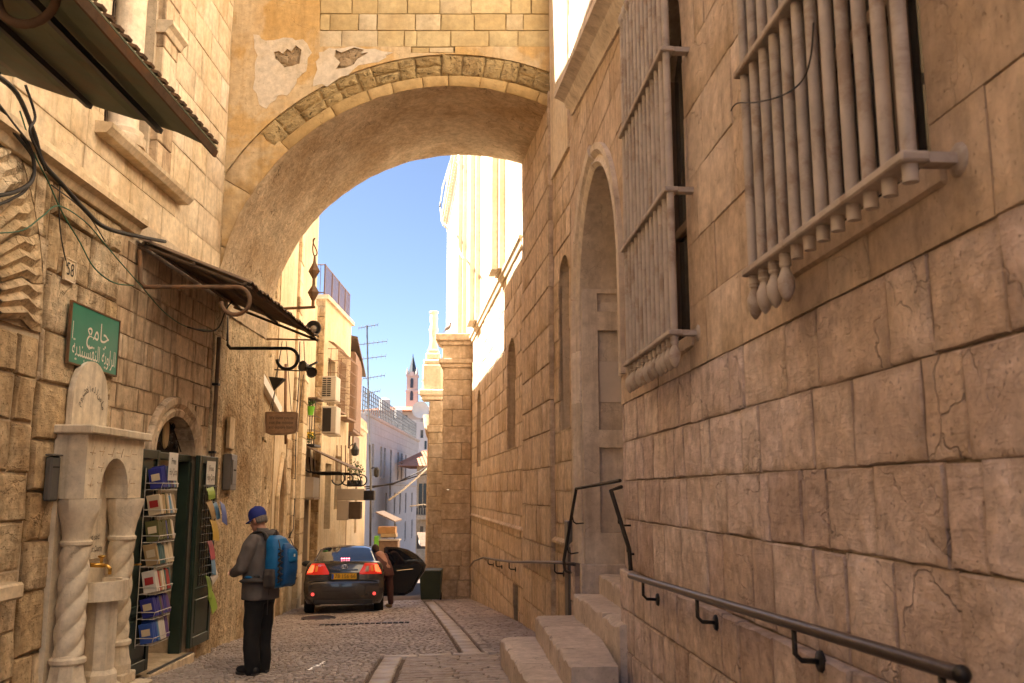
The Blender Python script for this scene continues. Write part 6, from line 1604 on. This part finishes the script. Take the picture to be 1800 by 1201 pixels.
fs.append((12, 13, 14, 15)); g.add(vs, fs); g.obj('body', M['bin'], bn)
G().cbox((cx_, 25.53, zgd + h * .98), (w1 * 2.06, .76, .05), .02).obj('lid', M['bin'], bn); G().tube([V((cx_ - .2, 25.92, zgd + h * .93)), V((cx_ + .2, 25.92, zgd + h * .93))], .018, 6).obj('handle', M['bin'], bn)
for sx in (-1, 1): G().lathe([(.0, -.025), (.10, -.025), (.10, .025), (.0, .025)], (cx_ + sx * w0, 25.72, zgd + .10), 12, (V((0, 1, 0)), UP, V((1, 0, 0)))).obj('wheel', M['tyre'], bn)
# roof clutter at the end of the street
for k, (px, py, y, w, h, lab) in enumerate(((676, 722, 110, 1.3, 1.5, 'white water tank on the roof left of the tower'), (745, 735, 130, 1.6, 1.8, 'white water tank on the white house roof'), (700, 735, 118, 1.0, 1.2, 'small pale tank behind the roof railing'))):
    c = at(px, py, y); G().lathe([(w * .5, 0), (w * .52, h * .1), (w * .52, h * .85), (w * .3, h), (.05, h * 1.05)], c, 14).obj('water_tank', M['pale_far'], smooth='auto', label=lab, cat='tank')
house('far_block', 'beige flat roofed block behind the grey building', 690, 738, 738, 800, 150, 14, 'tower', [(696, 700, 746, 756), (706, 710, 746, 756), (716, 720, 746, 756), (726, 730, 746, 756)])
# ------------------------------------------------------------------ parked saloon car seen from behind
CO = V((at(603, 1072, 20.4).x, 20.4, 0)); CO.z = zg(CO.x, 20.9) + .01
cf = V((-.150, 1, -.062)).normalized(); cr = V((cf.y, -cf.x, 0)).normalized(); cu = cr.cross(cf)
def CP(x, y, z): return CO + cr * x + cf * y + cu * z
car = thing('parked_car', 'dark grey saloon car parked in the street with its rear door open', 'car', CO)
zl = [.22, .33, .52, .66, .72, .88, 1.04, 1.11]
r0y = [.12, .04, .0, .01, .07, .085, .115, .15]
sts = [(r0y, [.66, .72, .755, .77, .75, .74, .70, .63], 1.12), ([y + .09 for y in r0y], [.77, .83, .86, .865, .855, .845, .81, .73], 1.13),
       ([.34] * 8, [.80, .855, .878, .88, .878, .868, .83, .76], 1.135), ([.7] * 8, [.81, .86, .88, .882, .88, .87, .83, .76], 1.12),
       ([1.3] * 8, [.81, .86, .88, .885, .885, .87, .82, .75], 1.0), ([2.2] * 8, [.81, .86, .88, .885, .885, .87, .81, .74], 1.0),
       ([3.3] * 8, [.80, .85, .87, .88, .88, .86, .79, .72], 1.0), ([4.0] * 8, [.76, .82, .84, .85, .85, .80, .70, .60], .93), ([4.4] * 8, [.66, .72, .76, .76, .74, .66, .56, .45], .80), ([4.55] * 8, [.5, .56, .6, .6, .55, .5, .42, .35], .72)]
g = G(); fx = [-1, -.82, -.45, 0, .45, .82, 1]
rings = []
for k, (ys, ws, dz) in enumerate(sts):
    zs = [z * (1 if k < 7 else .92 if k == 7 else .80 if k == 8 else .72) for z in zl]
    ring = []
    for i in range(8): ring.append((-ws[i], ys[i], zs[i]))
    for f in fx[1:-1]: ring.append((ws[7] * f, ys[7] - (.03 * (1 - f * f) if k == 0 else 0), dz - .012 * f * f))
    for i in range(7, -1, -1): ring.append((ws[i], ys[i], zs[i]))
    b = len(g.v); g.v += [CP(*p) for p in ring]; rings.append((b, len(ring)))
for (b0, n), (b1, _) in zip(rings, rings[1:]):
    for i in range(n): g.f.append((b0 + i, b0 + (i + 1) % n, b1 + (i + 1) % n, b1 + i))
b = len(g.v)                                     # bowed tail panel
ys, ws, dz = sts[0]
for i in range(8):
    for f in fx: g.v.append(CP(ws[i] * f, ys[i] - .045 * (1 - f * f), zl[i] + (.01 * (1 - f * f) if i == 7 else 0)))
for i in range(7):
    for k in range(6): g.f.append((b + i * 7 + k, b + i * 7 + k + 1, b + (i + 1) * 7 + k + 1, b + (i + 1) * 7 + k))
bm_ = G(); bm_.v = g.v; bm_.f = g.f
body = bm_.obj('body', M['car'], car, smooth='auto')
# cabin: pillars and roof
gh = [(.60, .70, 1.09), (1.18, .575, 1.40), (1.55, .56, 1.455), (2.1, .56, 1.47), (2.6, .55, 1.43), (3.35, .68, 1.02)]
g = G(); secs = []
for (y, w, z) in gh:
    b = len(g.v); base = .72
    sec = [(-base, 1.02), (-w, z - .05), (-w * .75, z - .005), (0, z + .015), (w * .75, z - .005), (w, z - .05), (base, 1.02)]
    if y < 1 or y > 3: sec = [(-base, 1.0), (-w, z - .03), (-w * .7, z), (0, z + .01), (w * .7, z), (w, z - .03), (base, 1.0)]
    g.v += [CP(x, y, zz) for x, zz in sec]; secs.append(b)
for b0, b1 in zip(secs, secs[1:]):
    for i in range(6): g.f.append((b0 + i, b0 + i + 1, b1 + i + 1, b1 + i))
g.f += [tuple(secs[0] + i for i in range(7)), tuple(secs[-1] + i for i in range(7))]
cab = g.obj('cabin', M['car'], car, smooth='auto')
# rear window, proud by a few millimetres, gently curved
g = G(); n = 8
for j in range(5):
    t = j / 4; y = .60 + .58 * t; z = 1.115 + (1.405 - 1.115) * t + .015 * math.sin(PI * t); w = .655 + (.52 - .655) * t
    for k in range(n + 1):
        f = -1 + 2 * k / n; g.v.append(CP(w * f, y - .028 + .05 * f * f - .012, z + .014 - .02 * f * f))
for j in range(4):
    for k in range(n): g.f.append((j * (n + 1) + k, j * (n + 1) + k + 1, (j + 1) * (n + 1) + k + 1, (j + 1) * (n + 1) + k))
g.obj('rear_window', M['car_glass'], car, smooth=True, recalc=False)
for sx in (-1, 1):
    q = [CP(sx * .728, .95, 1.06), CP(sx * .728, 3.0, 1.05), CP(sx * .575, 2.5, 1.39), CP(sx * .582, 1.25, 1.38)]
    G().add([p + cr * sx * .012 for p in q] + q, [(0, 1, 2, 3), (0, 4, 5, 1), (1, 5, 6, 2), (2, 6, 7, 3), (3, 7, 4, 0)]).obj('side_window', M['car_glass'], car)
# tail lamps
def ysurf(x, z):
    x = abs(x); i = 0
    while i < 6 and zl[i + 1] < z: i += 1
    t = min(1, max(0, (z - zl[i]) / (zl[i + 1] - zl[i])))
    L = lambda a: a[i] + (a[i + 1] - a[i]) * t
    y0, w0, w1 = L(r0y), L(sts[0][1]), L(sts[1][1])
    return y0 - .045 * (1 - (x / w0) ** 2) if x < w0 else y0 + .09 * (x - w0) / (w1 - w0) * 1.0
def lamp(sx, bl, br, tl, tr, z0, z1, m, nm, d):
    g = G(); NX, NZ = 8, 5
    for layer in (0, 1):
        for j in range(NZ + 1):
            v = j / NZ; z = z0 + (z1 - z0) * v
            for i in range(NX + 1):
                u = i / NX; x = (bl + (br - bl) * u) * (1 - v) + (tl + (tr - tl) * u) * v
                edge = min(1, 3.5 * min(u, 1 - u, v * 1.2, (1 - v) * 1.2))
                g.v.append(CP(sx * x, ysurf(x, z) - (d * (.5 + .5 * edge) if layer == 0 else -.03), z))
    n = (NX + 1) * (NZ + 1)
    for j in range(NZ):
        for i in range(NX):
            a = j * (NX + 1) + i; g.f.append((a, a + 1, a + NX + 2, a + NX + 1))
    for i in range(NX): g.f += [(i, i + 1, n + i + 1, n + i), (NZ * (NX + 1) + i, NZ * (NX + 1) + i + 1, n + NZ * (NX + 1) + i + 1, n + NZ * (NX + 1) + i)]
    for j in range(NZ):
        for i in (0, NX): a = j * (NX + 1) + i; g.f.append((a, a + NX + 1, n + a + NX + 1, n + a))
    return g.obj(nm, M[m], car, smooth='auto')
for sx in (-1, 1):
    lamp(sx, .30, .82, .44, .70, .84, 1.08, 'tail_red', 'tail_lamp', .018)
    lamp(sx, .66, .805, .63, .72, .88, 1.05, 'tail_lit', 'lit_bulb', .024)
    lamp(sx, .57, .65, .555, .62, .89, 1.045, 'tail_amber', 'indicator', .024)
    if sx > 0: lamp(sx, .43, .55, .47, .54, .88, 1.03, 'tail_clear', 'reversing_lamp', .024)
    g = G(); g.lathe([(.0, -.02), (.038, -.02), (.035, .004), (.0, .008)], CP(sx * .66, -.012, .43), 12, (cr, cu, -cf)); g.obj('reflector', emit_mat('reflector%d' % (sx + 1), (.55, .02, .02), (1, .08, .06), .25), car)  # reflector glows by itself in place of returned light
# trunk seam, number plate, badge, brake lights, bumper lip
G().box(CP(0, .026, .715), (1.50, .03, .012), (cr, cf, cu)).obj('boot_seam', M['plastic_black'], car)
G().cbox(CP(0, .045, .80), (.66, .05, .16), .01, (cr, cf, cu)).obj('plate_recess', M['plastic_black'], car)
pl = G().cbox(CP(0.0, .012, .80), (.54, .02, .125), .004, (cr, cf, cu)).obj('number_plate', M['plate'], car)
G().box(CP(-.245, .000, .80), (.045, .006, .11), (cr, cf, cu)).obj('blue_band', M['plate_blue'], pl)
text_mesh("78\u00B7156\u00B766", .115, CP(.025, .0, .80), cr, cu, M['black'], pl, width=.44)
g = G(); c = CP(0, .035, 1.005)
for (rx, rz, oz) in ((.062, .042, 0), (.024, .038, .0), (.05, .018, .018)): g.tube([c + cr * rx * math.cos(2 * PI * k / 24) + cu * (rz * math.sin(2 * PI * k / 24) + oz) for k in range(24)], .006, 6, closed=True)
g.obj('badge', M['chrome'], car, smooth=True)
G().cbox(CP(0, .05, .935), (.60, .03, .03), .008, (cr, cf, cu)).obj('boot_trim', M['car'], car)
for (x, tx) in ((-.50, 'G6'),): text_mesh("GLi", .055, CP(x, .075, 1.03), cr, cu, M['chrome'], car, width=.12)
for k in range(4):
    for j in range(2): G().ball(CP(-.0 + (k - 1.5) * .055, .60, 1.135 + .04 * j), .013, 8, 6).obj('brake_led', M['brake_led'], car)
G().cbox(CP(0, .08, .27), (1.30, .14, .12), .03, (cr, cf, cu)).obj('lower_valance', M['plastic_black'], car)
for y in (.82, 3.55):
    for sx in (-1, 1):
        w = thing if False else None
        t = G().lathe([(.20, -.10), (.30, -.105), (.315, -.08), (.318, 0), (.315, .08), (.30, .105), (.20, .10)], CP(sx * .765, y, .315), 24, (cf, cu, cr)).obj('tyre', M['tyre'], car, smooth='auto')
        G().lathe([(.0, -.09), (.20, -.09), (.20, .09), (.10, .07), (.0, .08)], CP(sx * .765, y, .315), 16, (cf, cu, cr)).obj('rim', M['chrome'], t)
G().box(CP(0, 2.2, .26), (1.45, 3.6, .12), (cr, cf, cu)).obj('underbody', M['plastic_black'], car)
for sx in (-1, 1):
    mo = G(); mo.ball(CP(sx * 1.0, 2.95, 1.04), (.13, .07, .075), 12, 8, (cr, cf, cu)); mo.tube([CP(sx * .80, 2.97, 1.0), CP(sx * .95, 2.95, 1.02)], .03, 6); mo.obj('wing_mirror', M['plastic_black'], car, smooth=True)
# open right rear door
ang = R_(72); dd = cr * math.sin(ang) - cf * math.cos(ang); dn = dd.cross(cu)
H0 = CP(.885, 2.25, 0)
class FD:
    @staticmethod
    def P(s, z, o): return H0 + dd * s + cu * z + dn * o
prof = [(0, .27), (.55, .28), (.74, .38), (.86, .62), (1.02, .84), (1.06, 1.00), (.98, 1.10), (.82, 1.24), (.60, 1.36), (.35, 1.42), (0.05, 1.43), (0, 1.40)]
winp = [(.07, 1.02), (.88, 1.02), (.80, 1.14), (.58, 1.30), (.33, 1.37), (.07, 1.37)]
dr_ = G().slab(FD, prof, [winp], -.03, .03).obj('door', M['car'], car)
G().slab(FD, winp, [], -.006, .006).obj('door_window', M['car_glass'], dr_)
lin = [(.04, .33), (.52, .34), (.70, .44), (.80, .64), (.95, .86), (.96, .98), (.04, .98)]
G().slab(FD, lin, [], -.055, -.031).obj('door_lining', M['plastic_black'], dr_); G().slab(FD, lin, [], .031, .05).obj('door_lining', M['plastic_black'], dr_)
for o in (-.065, .06): G().tube([FD.P(.35, .86, o), FD.P(.75, .90, o)], .014, 6).obj('pull_handle', M['chrome'], dr_)
# ------------------------------------------------------------------ people
def remesh(g, name, mat, parent, voxel=.012, smooth=6, fn=None):
    """union of overlapping volumes as one continuous skin"""
    org = ORI[parent]; me = bpy.data.meshes.new(name); me.from_pydata([p - org for p in g.v], [], g.f)
    bm = bmesh.new(); bm.from_mesh(me); bmesh.ops.recalc_face_normals(bm, faces=bm.faces); bm.to_mesh(me); bm.free()
    o = bpy.data.objects.new(name, me); COL.objects.link(o)
    m = o.modifiers.new('r', 'REMESH'); m.mode = 'VOXEL'; m.voxel_size = voxel; m.use_smooth_shade = True
    s = o.modifiers.new('s', 'SMOOTH'); s.iterations = smooth; s.factor = .5
    bpy.context.view_layer.update()
    m2 = bpy.data.meshes.new_from_object(o.evaluated_get(bpy.context.evaluated_depsgraph_get()))
    bpy.data.objects.remove(o); bpy.data.meshes.remove(me); m2.name = name
    if fn:
        for v in m2.vertices: v.co = fn(v.co + org) - org
    m2.polygons.foreach_set('use_smooth', [True] * len(m2.polygons))
    m2.materials.clear(); m2.materials.append(mat)
    return new_obj(name, m2, parent)
class Pose:
    def __init__(s, o, f):
        s.o = V(o); s.f = V((f[0], f[1], 0)).normalized(); s.l = V((-s.f.y, s.f.x, 0)); s.ax = (s.l, s.f, V((0, 0, 1)))
    def P(s, l, f, z): return s.o + s.l * l + s.f * f + V((0, 0, z))
def loft(g, T, rings, seg=20, pw=2.0):
    """rings: (l, f, z, half_l, half_f)"""
    b = len(g.v)
    for (l, f, z, a, c) in rings:
        for k in range(seg):
            t = 2 * PI * k / seg; x = math.copysign(abs(math.cos(t)) ** (2 / pw), math.cos(t)); y = math.copysign(abs(math.sin(t)) ** (2 / pw), math.sin(t))
            g.v.append(T.P(l + a * x, f + c * y, z))
    for i in range(len(rings) - 1):
        for k in range(seg): g.f.append((b + i * seg + k, b + i * seg + (k + 1) % seg, b + (i + 1) * seg + (k + 1) % seg, b + (i + 1) * seg + k))
    g.f += [tuple(b + k for k in range(seg)), tuple(b + (len(rings) - 1) * seg + k for k in range(seg))]
def limb(g, T, pts, rs, seg=12):
    P = [T.P(*p) for p in pts]; Q, R = [], []
    for i in range(len(P) - 1):
        for k in range(4): t = k / 4; Q.append(P[i].lerp(P[i + 1], t)); R.append(rs[i] + (rs[i + 1] - rs[i]) * t)
    Q.append(P[-1]); R.append(rs[-1]); g.tube(Q, R, seg)
    for p, r in zip(P, rs): g.ball(p, r * .98, 10, 8)
def hand(g, T, w, fw, dn):
    """palm and five fingers; w wrist, fw finger direction, dn palm normal"""
    fw = fw.normalized(); sd = fw.cross(dn).normalized(); dn = sd.cross(fw)
    g.ball(w + fw * .05, (.042, .05, .017), 10, 8, (sd, fw, dn))
    for k, (o, L) in enumerate(((-.030, .062), (-.010, .075), (.011, .078), (.031, .068))):
        a = w + fw * .085 + sd * o; g.tube([a, a + fw * L * .5 + dn * .008, a + fw * L * .85 + dn * .03], [.0095, .009, .007], 7)
    a = w + fw * .03 - sd * .036; g.tube([a, a + fw * .03 - sd * .02 + dn * .012, a + fw * .06 - sd * .018 + dn * .03], [.012, .0105, .008], 7)

# man reading the shelves, seen from behind
mp = ground_at(452, 1184); mp.z = zg(mp.x, mp.y)
T = Pose(mp, (-.90, .44))
man = thing('person', 'man in blue cap, grey shirt and black trousers looking down by the shop door', 'person', mp)
S = 1.0
hc = (0.0, .075, 1.615)
hax = (T.l, (T.f * .93 - UP * .36).normalized(), (UP * .93 + T.f * .36).normalized())
hcw = T.P(*hc)
def HP_(l, f, z): return hcw + hax[0] * l + hax[1] * f + hax[2] * z
g = G()
g.ball(hcw + hax[2] * .02, (.075, .095, .105), 18, 14, hax)             # skull
g.ball(HP_(0, .045, -.055), (.056, .058, .070), 14, 10, hax)            # jaw
g.ball(HP_(0, .085, -.105), (.026, .022, .022), 10, 8, hax)             # chin
g.tube([HP_(0, .088, .025), HP_(0, .108, -.012), HP_(0, .116, -.030)], [.010, .014, .017], 8)   # nose
for sx in (-1, 1):
    g.ball(HP_(sx * .077, -.005, -.015), (.012, .020, .034), 10, 8, hax)   # ears
    g.ball(HP_(sx * .030, .078, .022), (.022, .014, .012), 8, 6, hax)      # brow
    g.ball(HP_(sx * .038, .068, -.035), (.024, .020, .022), 8, 6, hax)     # cheek
g.ball(HP_(0, .095, -.066), (.025, .012, .010), 8, 6, hax)
limb(g, T, [(0, .03, 1.52), (0, -.01, 1.42)], [.058, .07])
loft(g, T, [(0, 0, .92, .15, .11), (0, .01, 1.1, .145, .10), (0, 0, 1.30, .16, .11), (0, -.01, 1.42, .15, .09)])
for sx in (-1, 1):
    limb(g, T, [(sx * .09, 0, .92), (sx * .10, .02, .49), (sx * .105, -.01, .09)], [.085, .058, .042])
    limb(g, T, [(sx * .17, -.01, 1.40), (sx * .235, .06, 1.13), (sx * .15, .27, 1.05)], [.05, .04, .03])
    hand(g, T, T.P(sx * .14, .29, 1.045), T.f * .8 - T.l * sx * .5 + UP * .15, UP * -.3 - T.l * sx)
body_ = remesh(g, 'body', M['skin'], man, .008, 3)
for sx in (-1, 1):
    G().ball(HP_(sx * .030, .086, .006), .011, 8, 6).obj('eye', M['white'], man, smooth=True)
g = G(); g.tube([HP_(-.022, .108, -.066), HP_(0, .112, -.068), HP_(.022, .108, -.066)], .003, 5); g.obj('mouth', M['cloth_red'], man)
g = G()                                                                   # grey hair below the cap
for k in range(9):
    a = -PI * .12 - PI * .76 * k / 8; g.ball(HP_(.066 * math.cos(a), .083 * math.sin(a) - .004, -.005), (.020, .022, .052), 8, 6, hax)
remesh(g, 'hair', M['hair_grey'], man, .007, 2)
g = G()                                                                   # cap: crown, band, curved peak
g.lathe([(.094, -.012), (.099, .01), (.098, .05), (.086, .085), (.058, .112), (.02, .124), (.006, .132), (.0, .132)], HP_(0, .0, .028), 24, (hax[0] * .88, hax[1] * 1.08, hax[2]))
cap = g.obj('cap', M['cap_blue'], man, smooth='auto')
g = G(); n = 10
for layer in (0, .006):
    for k in range(n + 1):
        a = PI * (.08 + .84 * k / n)
        for r in (0, .5, 1):
            x = math.cos(a) * (.082 + .004 * r); y = math.sin(a) * (.088) + r * .085 * math.sin(a); g.v.append(HP_(x, y, .028 + layer - .012 * r - .014 * (math.cos(a) ** 2) * 1.6))
m_ = 3 * (n + 1)
for k in range(n):
    for r in range(2):
        a = k * 3 + r; g.f += [(a, a + 1, a + 4, a + 3), (m_ + a, m_ + a + 3, m_ + a + 4, m_ + a + 1)]
    a = k * 3 + 2; g.f.append((a, a + 3, m_ + a + 3, m_ + a))
g.obj('peak', M['cap_blue'], cap, smooth=True)
g = G()                                                                   # dark glasses
for sx in (-1, 1): g.ball(HP_(sx * .034, .100, .004), (.024, .006, .017), 10, 6, hax); g.tube([HP_(sx * .055, .092, .008), HP_(sx * .080, .0, .006)], .004, 5)
g.obj('glasses', M['plastic_black'], man, smooth=True)
def folds(amp, sc_):
    from mathutils import noise
    def fn(p):
        q = V((p.x * sc_, p.y * sc_, p.z * sc_ * .8)); n_ = noise.noise_vector(q) * amp + noise.noise_vector(q * 2.3) * amp * .45
        return p + V((n_.x, n_.y, n_.z * .3))
    return fn
g = G()                                                                   # shirt with collar, sleeves and loose hem
loft(g, T, [(0, .0, .775, .215, .165), (0, 0, .80, .215, .168), (0, .01, .95, .205, .160), (0, .015, 1.10, .200, .150), (0, .005, 1.25, .208, .148), (0, -.01, 1.36, .205, .130), (0, -.015, 1.43, .165, .100), (0, -.01, 1.475, .10, .082), (0, .0, 1.505, .075, .075), (0, .01, 1.53, .072, .073)], 24, 2.3)
for sx in (-1, 1):
    limb(g, T, [(sx * .165, -.015, 1.40), (sx * .205, .0, 1.33), (sx * .250, .065, 1.12), (sx * .160, .245, 1.05)], [.075, .082, .070, .050], 14)
shirt = remesh(g, 'shirt', M['shirt_grey'], man, .011, 5, folds(.020, 6))
g = G()                                                                   # trousers
loft(g, T, [(0, 0, .74, .180, .140), (0, 0, .84, .185, .14), (0, 0, .96, .17, .13)], 20)
for sx, fo in ((-1, .03), (1, -.02)):
    limb(g, T, [(sx * .085, 0, .80), (sx * .098, .02 + fo * .3, .48), (sx * .105, fo * .5, .12), (sx * .105, fo * .6, .05)], [.105, .092, .082, .082], 16)
remesh(g, 'trousers', M['trouser'], man, .011, 3, folds(.020, 5.5))
for sx, fo in ((-1, .03), (1, -.02)):
    g = G(); g.ball(T.P(sx * .108, .11 + fo, .050), (.048, .105, .045), 14, 10, T.ax); g.ball(T.P(sx * .106, .0 + fo, .055), (.045, .085, .055), 14, 10, T.ax)
    sh_ = remesh(g, 'shoe', M['shoe'], man, .009, 3, lambda p: V((p.x, p.y, max(p.z, mp.z + .02))))
    g = G(); loft(g, T, [(sx * .107, .06 + fo, .0, .050, .150), (sx * .107, .06 + fo, .024, .053, .156)], 24, 2.6); g.obj('sole', M['sole'], sh_)
# rucksack on his back: a thing of its own
bp = thing('backpack', 'bright blue and grey rucksack worn by the man in the cap', 'backpack', T.P(0, -.25, .9))
TB = Pose(mp, (-.90, .44))
def bend(z): return -.02 * ((z - 1.2) / .3) ** 2
g = G(); loft(g, TB, [(0, -.20, .90, .10, .05), (0, -.225, .93, .145, .085), (0, -.245, 1.05, .160, .105), (0, -.245, 1.22, .158, .108), (0, -.225, 1.34, .145, .095), (0, -.19, 1.42, .115, .07), (0, -.165, 1.455, .07, .04)], 28, 3.2)
main = remesh(g, 'main_bag', M['pack_blue'], bp, .010, 4, folds(.008, 9))
g = G(); loft(g, TB, [(0, -.335, .92, .07, .025), (0, -.36, .95, .098, .045), (0, -.375, 1.10, .105, .058), (0, -.37, 1.24, .10, .055), (0, -.35, 1.33, .08, .04), (0, -.33, 1.37, .05, .02)], 24, 3)
remesh(g, 'front_pocket', M['pack_deep'], bp, .009, 4, folds(.007, 9))
g = G(); loft(g, TB, [(0, -.405, 1.17, .055, .018), (0, -.415, 1.19, .075, .028), (0, -.412, 1.28, .075, .028), (0, -.40, 1.32, .05, .018)], 20, 3)
remesh(g, 'top_pocket', M['pack_blue'], bp, .008, 3)
for sx in (-1, 1):
    g = G(); loft(g, TB, [(sx * .150, -.25, .905, .020, .055), (sx * .165, -.255, .93, .028, .075), (sx * .172, -.255, 1.04, .028, .078), (sx * .165, -.25, 1.11, .015, .07)], 18, 3)
    remesh(g, 'side_pocket', M['pack_grey'], bp, .008, 3, folds(.006, 12))
    g = G()                                                               # compression panel with lacing
    for k in range(6): z = .97 + .06 * k; g.tube([TB.P(sx * .135, -.34, z), TB.P(sx * .118, -.385, z + .03), TB.P(sx * .135, -.335, z + .05)], .009, 6)
    g.obj('lacing', M['pack_grey'], bp, smooth=True)
    g = G(); pts = [(sx * .085, -.155, 1.38), (sx * .10, -.12, 1.47), (sx * .115, -.03, 1.495), (sx * .125, .07, 1.44), (sx * .13, .145, 1.30), (sx * .15, .10, 1.10), (sx * .16, -.10, 1.02)]
    P = [TB.P(*q) for q in pts]; Q = []
    for i in range(len(P) - 1):
        p0, p1, p2, p3 = P[max(i - 1, 0)], P[i], P[i + 1], P[min(i + 2, len(P) - 1)]
        for k in range(4): t = k / 4; Q.append(.5 * ((2 * p1) + (p2 - p0) * t + (2 * p0 - 5 * p1 + 4 * p2 - p3) * t * t + (3 * p1 - p0 - 3 * p2 + p3) * t ** 3))
    Q.append(P[-1]); g.tube(Q, .026, 8, flat=.55); g.obj('shoulder_strap', M['pack_grey'], bp, smooth=True)
    g = G(); pts = [(sx * .13, -.18, .98), (sx * .215, -.08, .99), (sx * .235, .03, .98), (sx * .17, .13, .97), (0, .175, .965)]
    g.tube([TB.P(*q) for q in pts], [.05, .062, .050, .022, .018], 10, flat=.5); g.obj('hip_belt', M['pack_grey'], bp, smooth=True)
    g = G(); g.ball(TB.P(sx * .238, -.03, 1.02), (.018, .055, .016), 10, 6, T.ax); g.obj('belt_trim', M['pack_blue'], bp, smooth=True)
g = G(); g.tube([TB.P(-.03, -.17, 1.45), TB.P(0, -.185, 1.51), TB.P(.03, -.17, 1.45)], .009, 6); g.obj('grab_loop', M['pack_grey'], bp, smooth=True)
g = G(); loft(g, TB, [(0, -.13, 1.40, .11, .045), (0, -.10, 1.475, .105, .05), (0, -.06, 1.51, .085, .03)], 18, 3); remesh(g, 'hood_panel', M['pack_grey'], bp, .009, 3)
g = G(); g.tube([TB.P(.05, -.16, .90), TB.P(.055, -.15, .78), TB.P(.05, -.145, .62)], .008, 6, flat=.5); g.obj('loose_strap', M['pack_grey'], bp, smooth=True)
for sx in (-.07, .07):
    g = G(); g.tube([TB.P(sx * 1.4, -.30, 1.41), TB.P(sx * 1.7, -.352, 1.30), TB.P(sx * 1.8, -.352, 1.10), TB.P(sx * 1.6, -.33, .96)], .006, 5); g.obj('zip', M['pack_grey'], bp, smooth=True)
G().box(TB.P(0, -.443, 1.25), (.022, .004, .03), T.ax).obj('logo_patch', M['white'], bp)

# passenger stepping out of the car
pb = CP(.93, 1.55, 0); pb.z = zg(pb.x, pb.y)
T2 = Pose(pb, (-.75, .65))
ps2 = thing('person', 'dark haired passenger in brown red clothes bending by the open car door', 'person', pb)
g = G()
h2 = T2.P(.02, .40, 1.32); g.ball(h2, (.075, .095, .11), 14, 10, T2.ax); g.ball(h2 + T2.f * .05 - UP * .06, (.05, .05, .06), 10, 8, T2.ax); g.tube([h2 + T2.f * .09, h2 + T2.f * .115 - UP * .03], [.01, .015], 6)
limb(g, T2, [(.02, .37, 1.27), (0, .27, 1.20)], [.05, .06]); limb(g, T2, [(0, .24, 1.17), (0, .0, .88)], [.13, .13])
for sx, fo in ((-1, -.08), (1, .10)):
    limb(g, T2, [(sx * .09, 0, .88), (sx * .10, .06 + fo, .48), (sx * .10, fo, .09)], [.085, .058, .042])
    limb(g, T2, [(sx * .17, .24, 1.17), (sx * .24, .22, .92), (sx * .2, .38, .80)], [.05, .04, .03]); hand(g, T2, T2.P(sx * .2, .40, .79), T2.f - UP * .3, -UP)
remesh(g, 'body', M['skin'], ps2, .010, 3)
g = G(); loft(g, T2, [(0, -.02, .74, .19, .15), (0, .02, .9, .19, .15), (0, .12, 1.05, .19, .15), (0, .24, 1.18, .18, .12), (0, .29, 1.24, .10, .08)], 20, 2.2)
for sx in (-1, 1): limb(g, T2, [(sx * .165, .24, 1.17), (sx * .245, .22, .93), (sx * .205, .36, .81)], [.075, .065, .05])
remesh(g, 'jacket', M['cloth_red'], ps2, .012, 4, folds(.012, 7))
g = G(); loft(g, T2, [(0, 0, .72, .17, .14), (0, 0, .92, .165, .13)], 18)
for sx, fo in ((-1, -.08), (1, .10)): limb(g, T2, [(sx * .088, 0, .80), (sx * .10, .05 + fo, .48), (sx * .10, fo, .13)], [.10, .085, .065])
remesh(g, 'trousers', paint_mat('trousers_brown', (.10, .042, .035), .85, 0, .2, 9, .1), ps2, .012, 4, folds(.01, 7))
g = G(); g.ball(h2 + UP * .02 - T2.f * .02, (.085, .10, .115), 14, 10, T2.ax); g.ball(h2 - T2.f * .09 - UP * .02, (.05, .05, .05), 10, 8); remesh(g, 'hair', M['hair_dark'], ps2, .010, 3)
for sx, fo in ((-1, -.08), (1, .10)):
    g = G(); g.ball(T2.P(sx * .1, .07 + fo, .045), (.045, .12, .045), 12, 8, T2.ax); g.obj('shoe', M['bk_tan'], ps2, smooth=True)
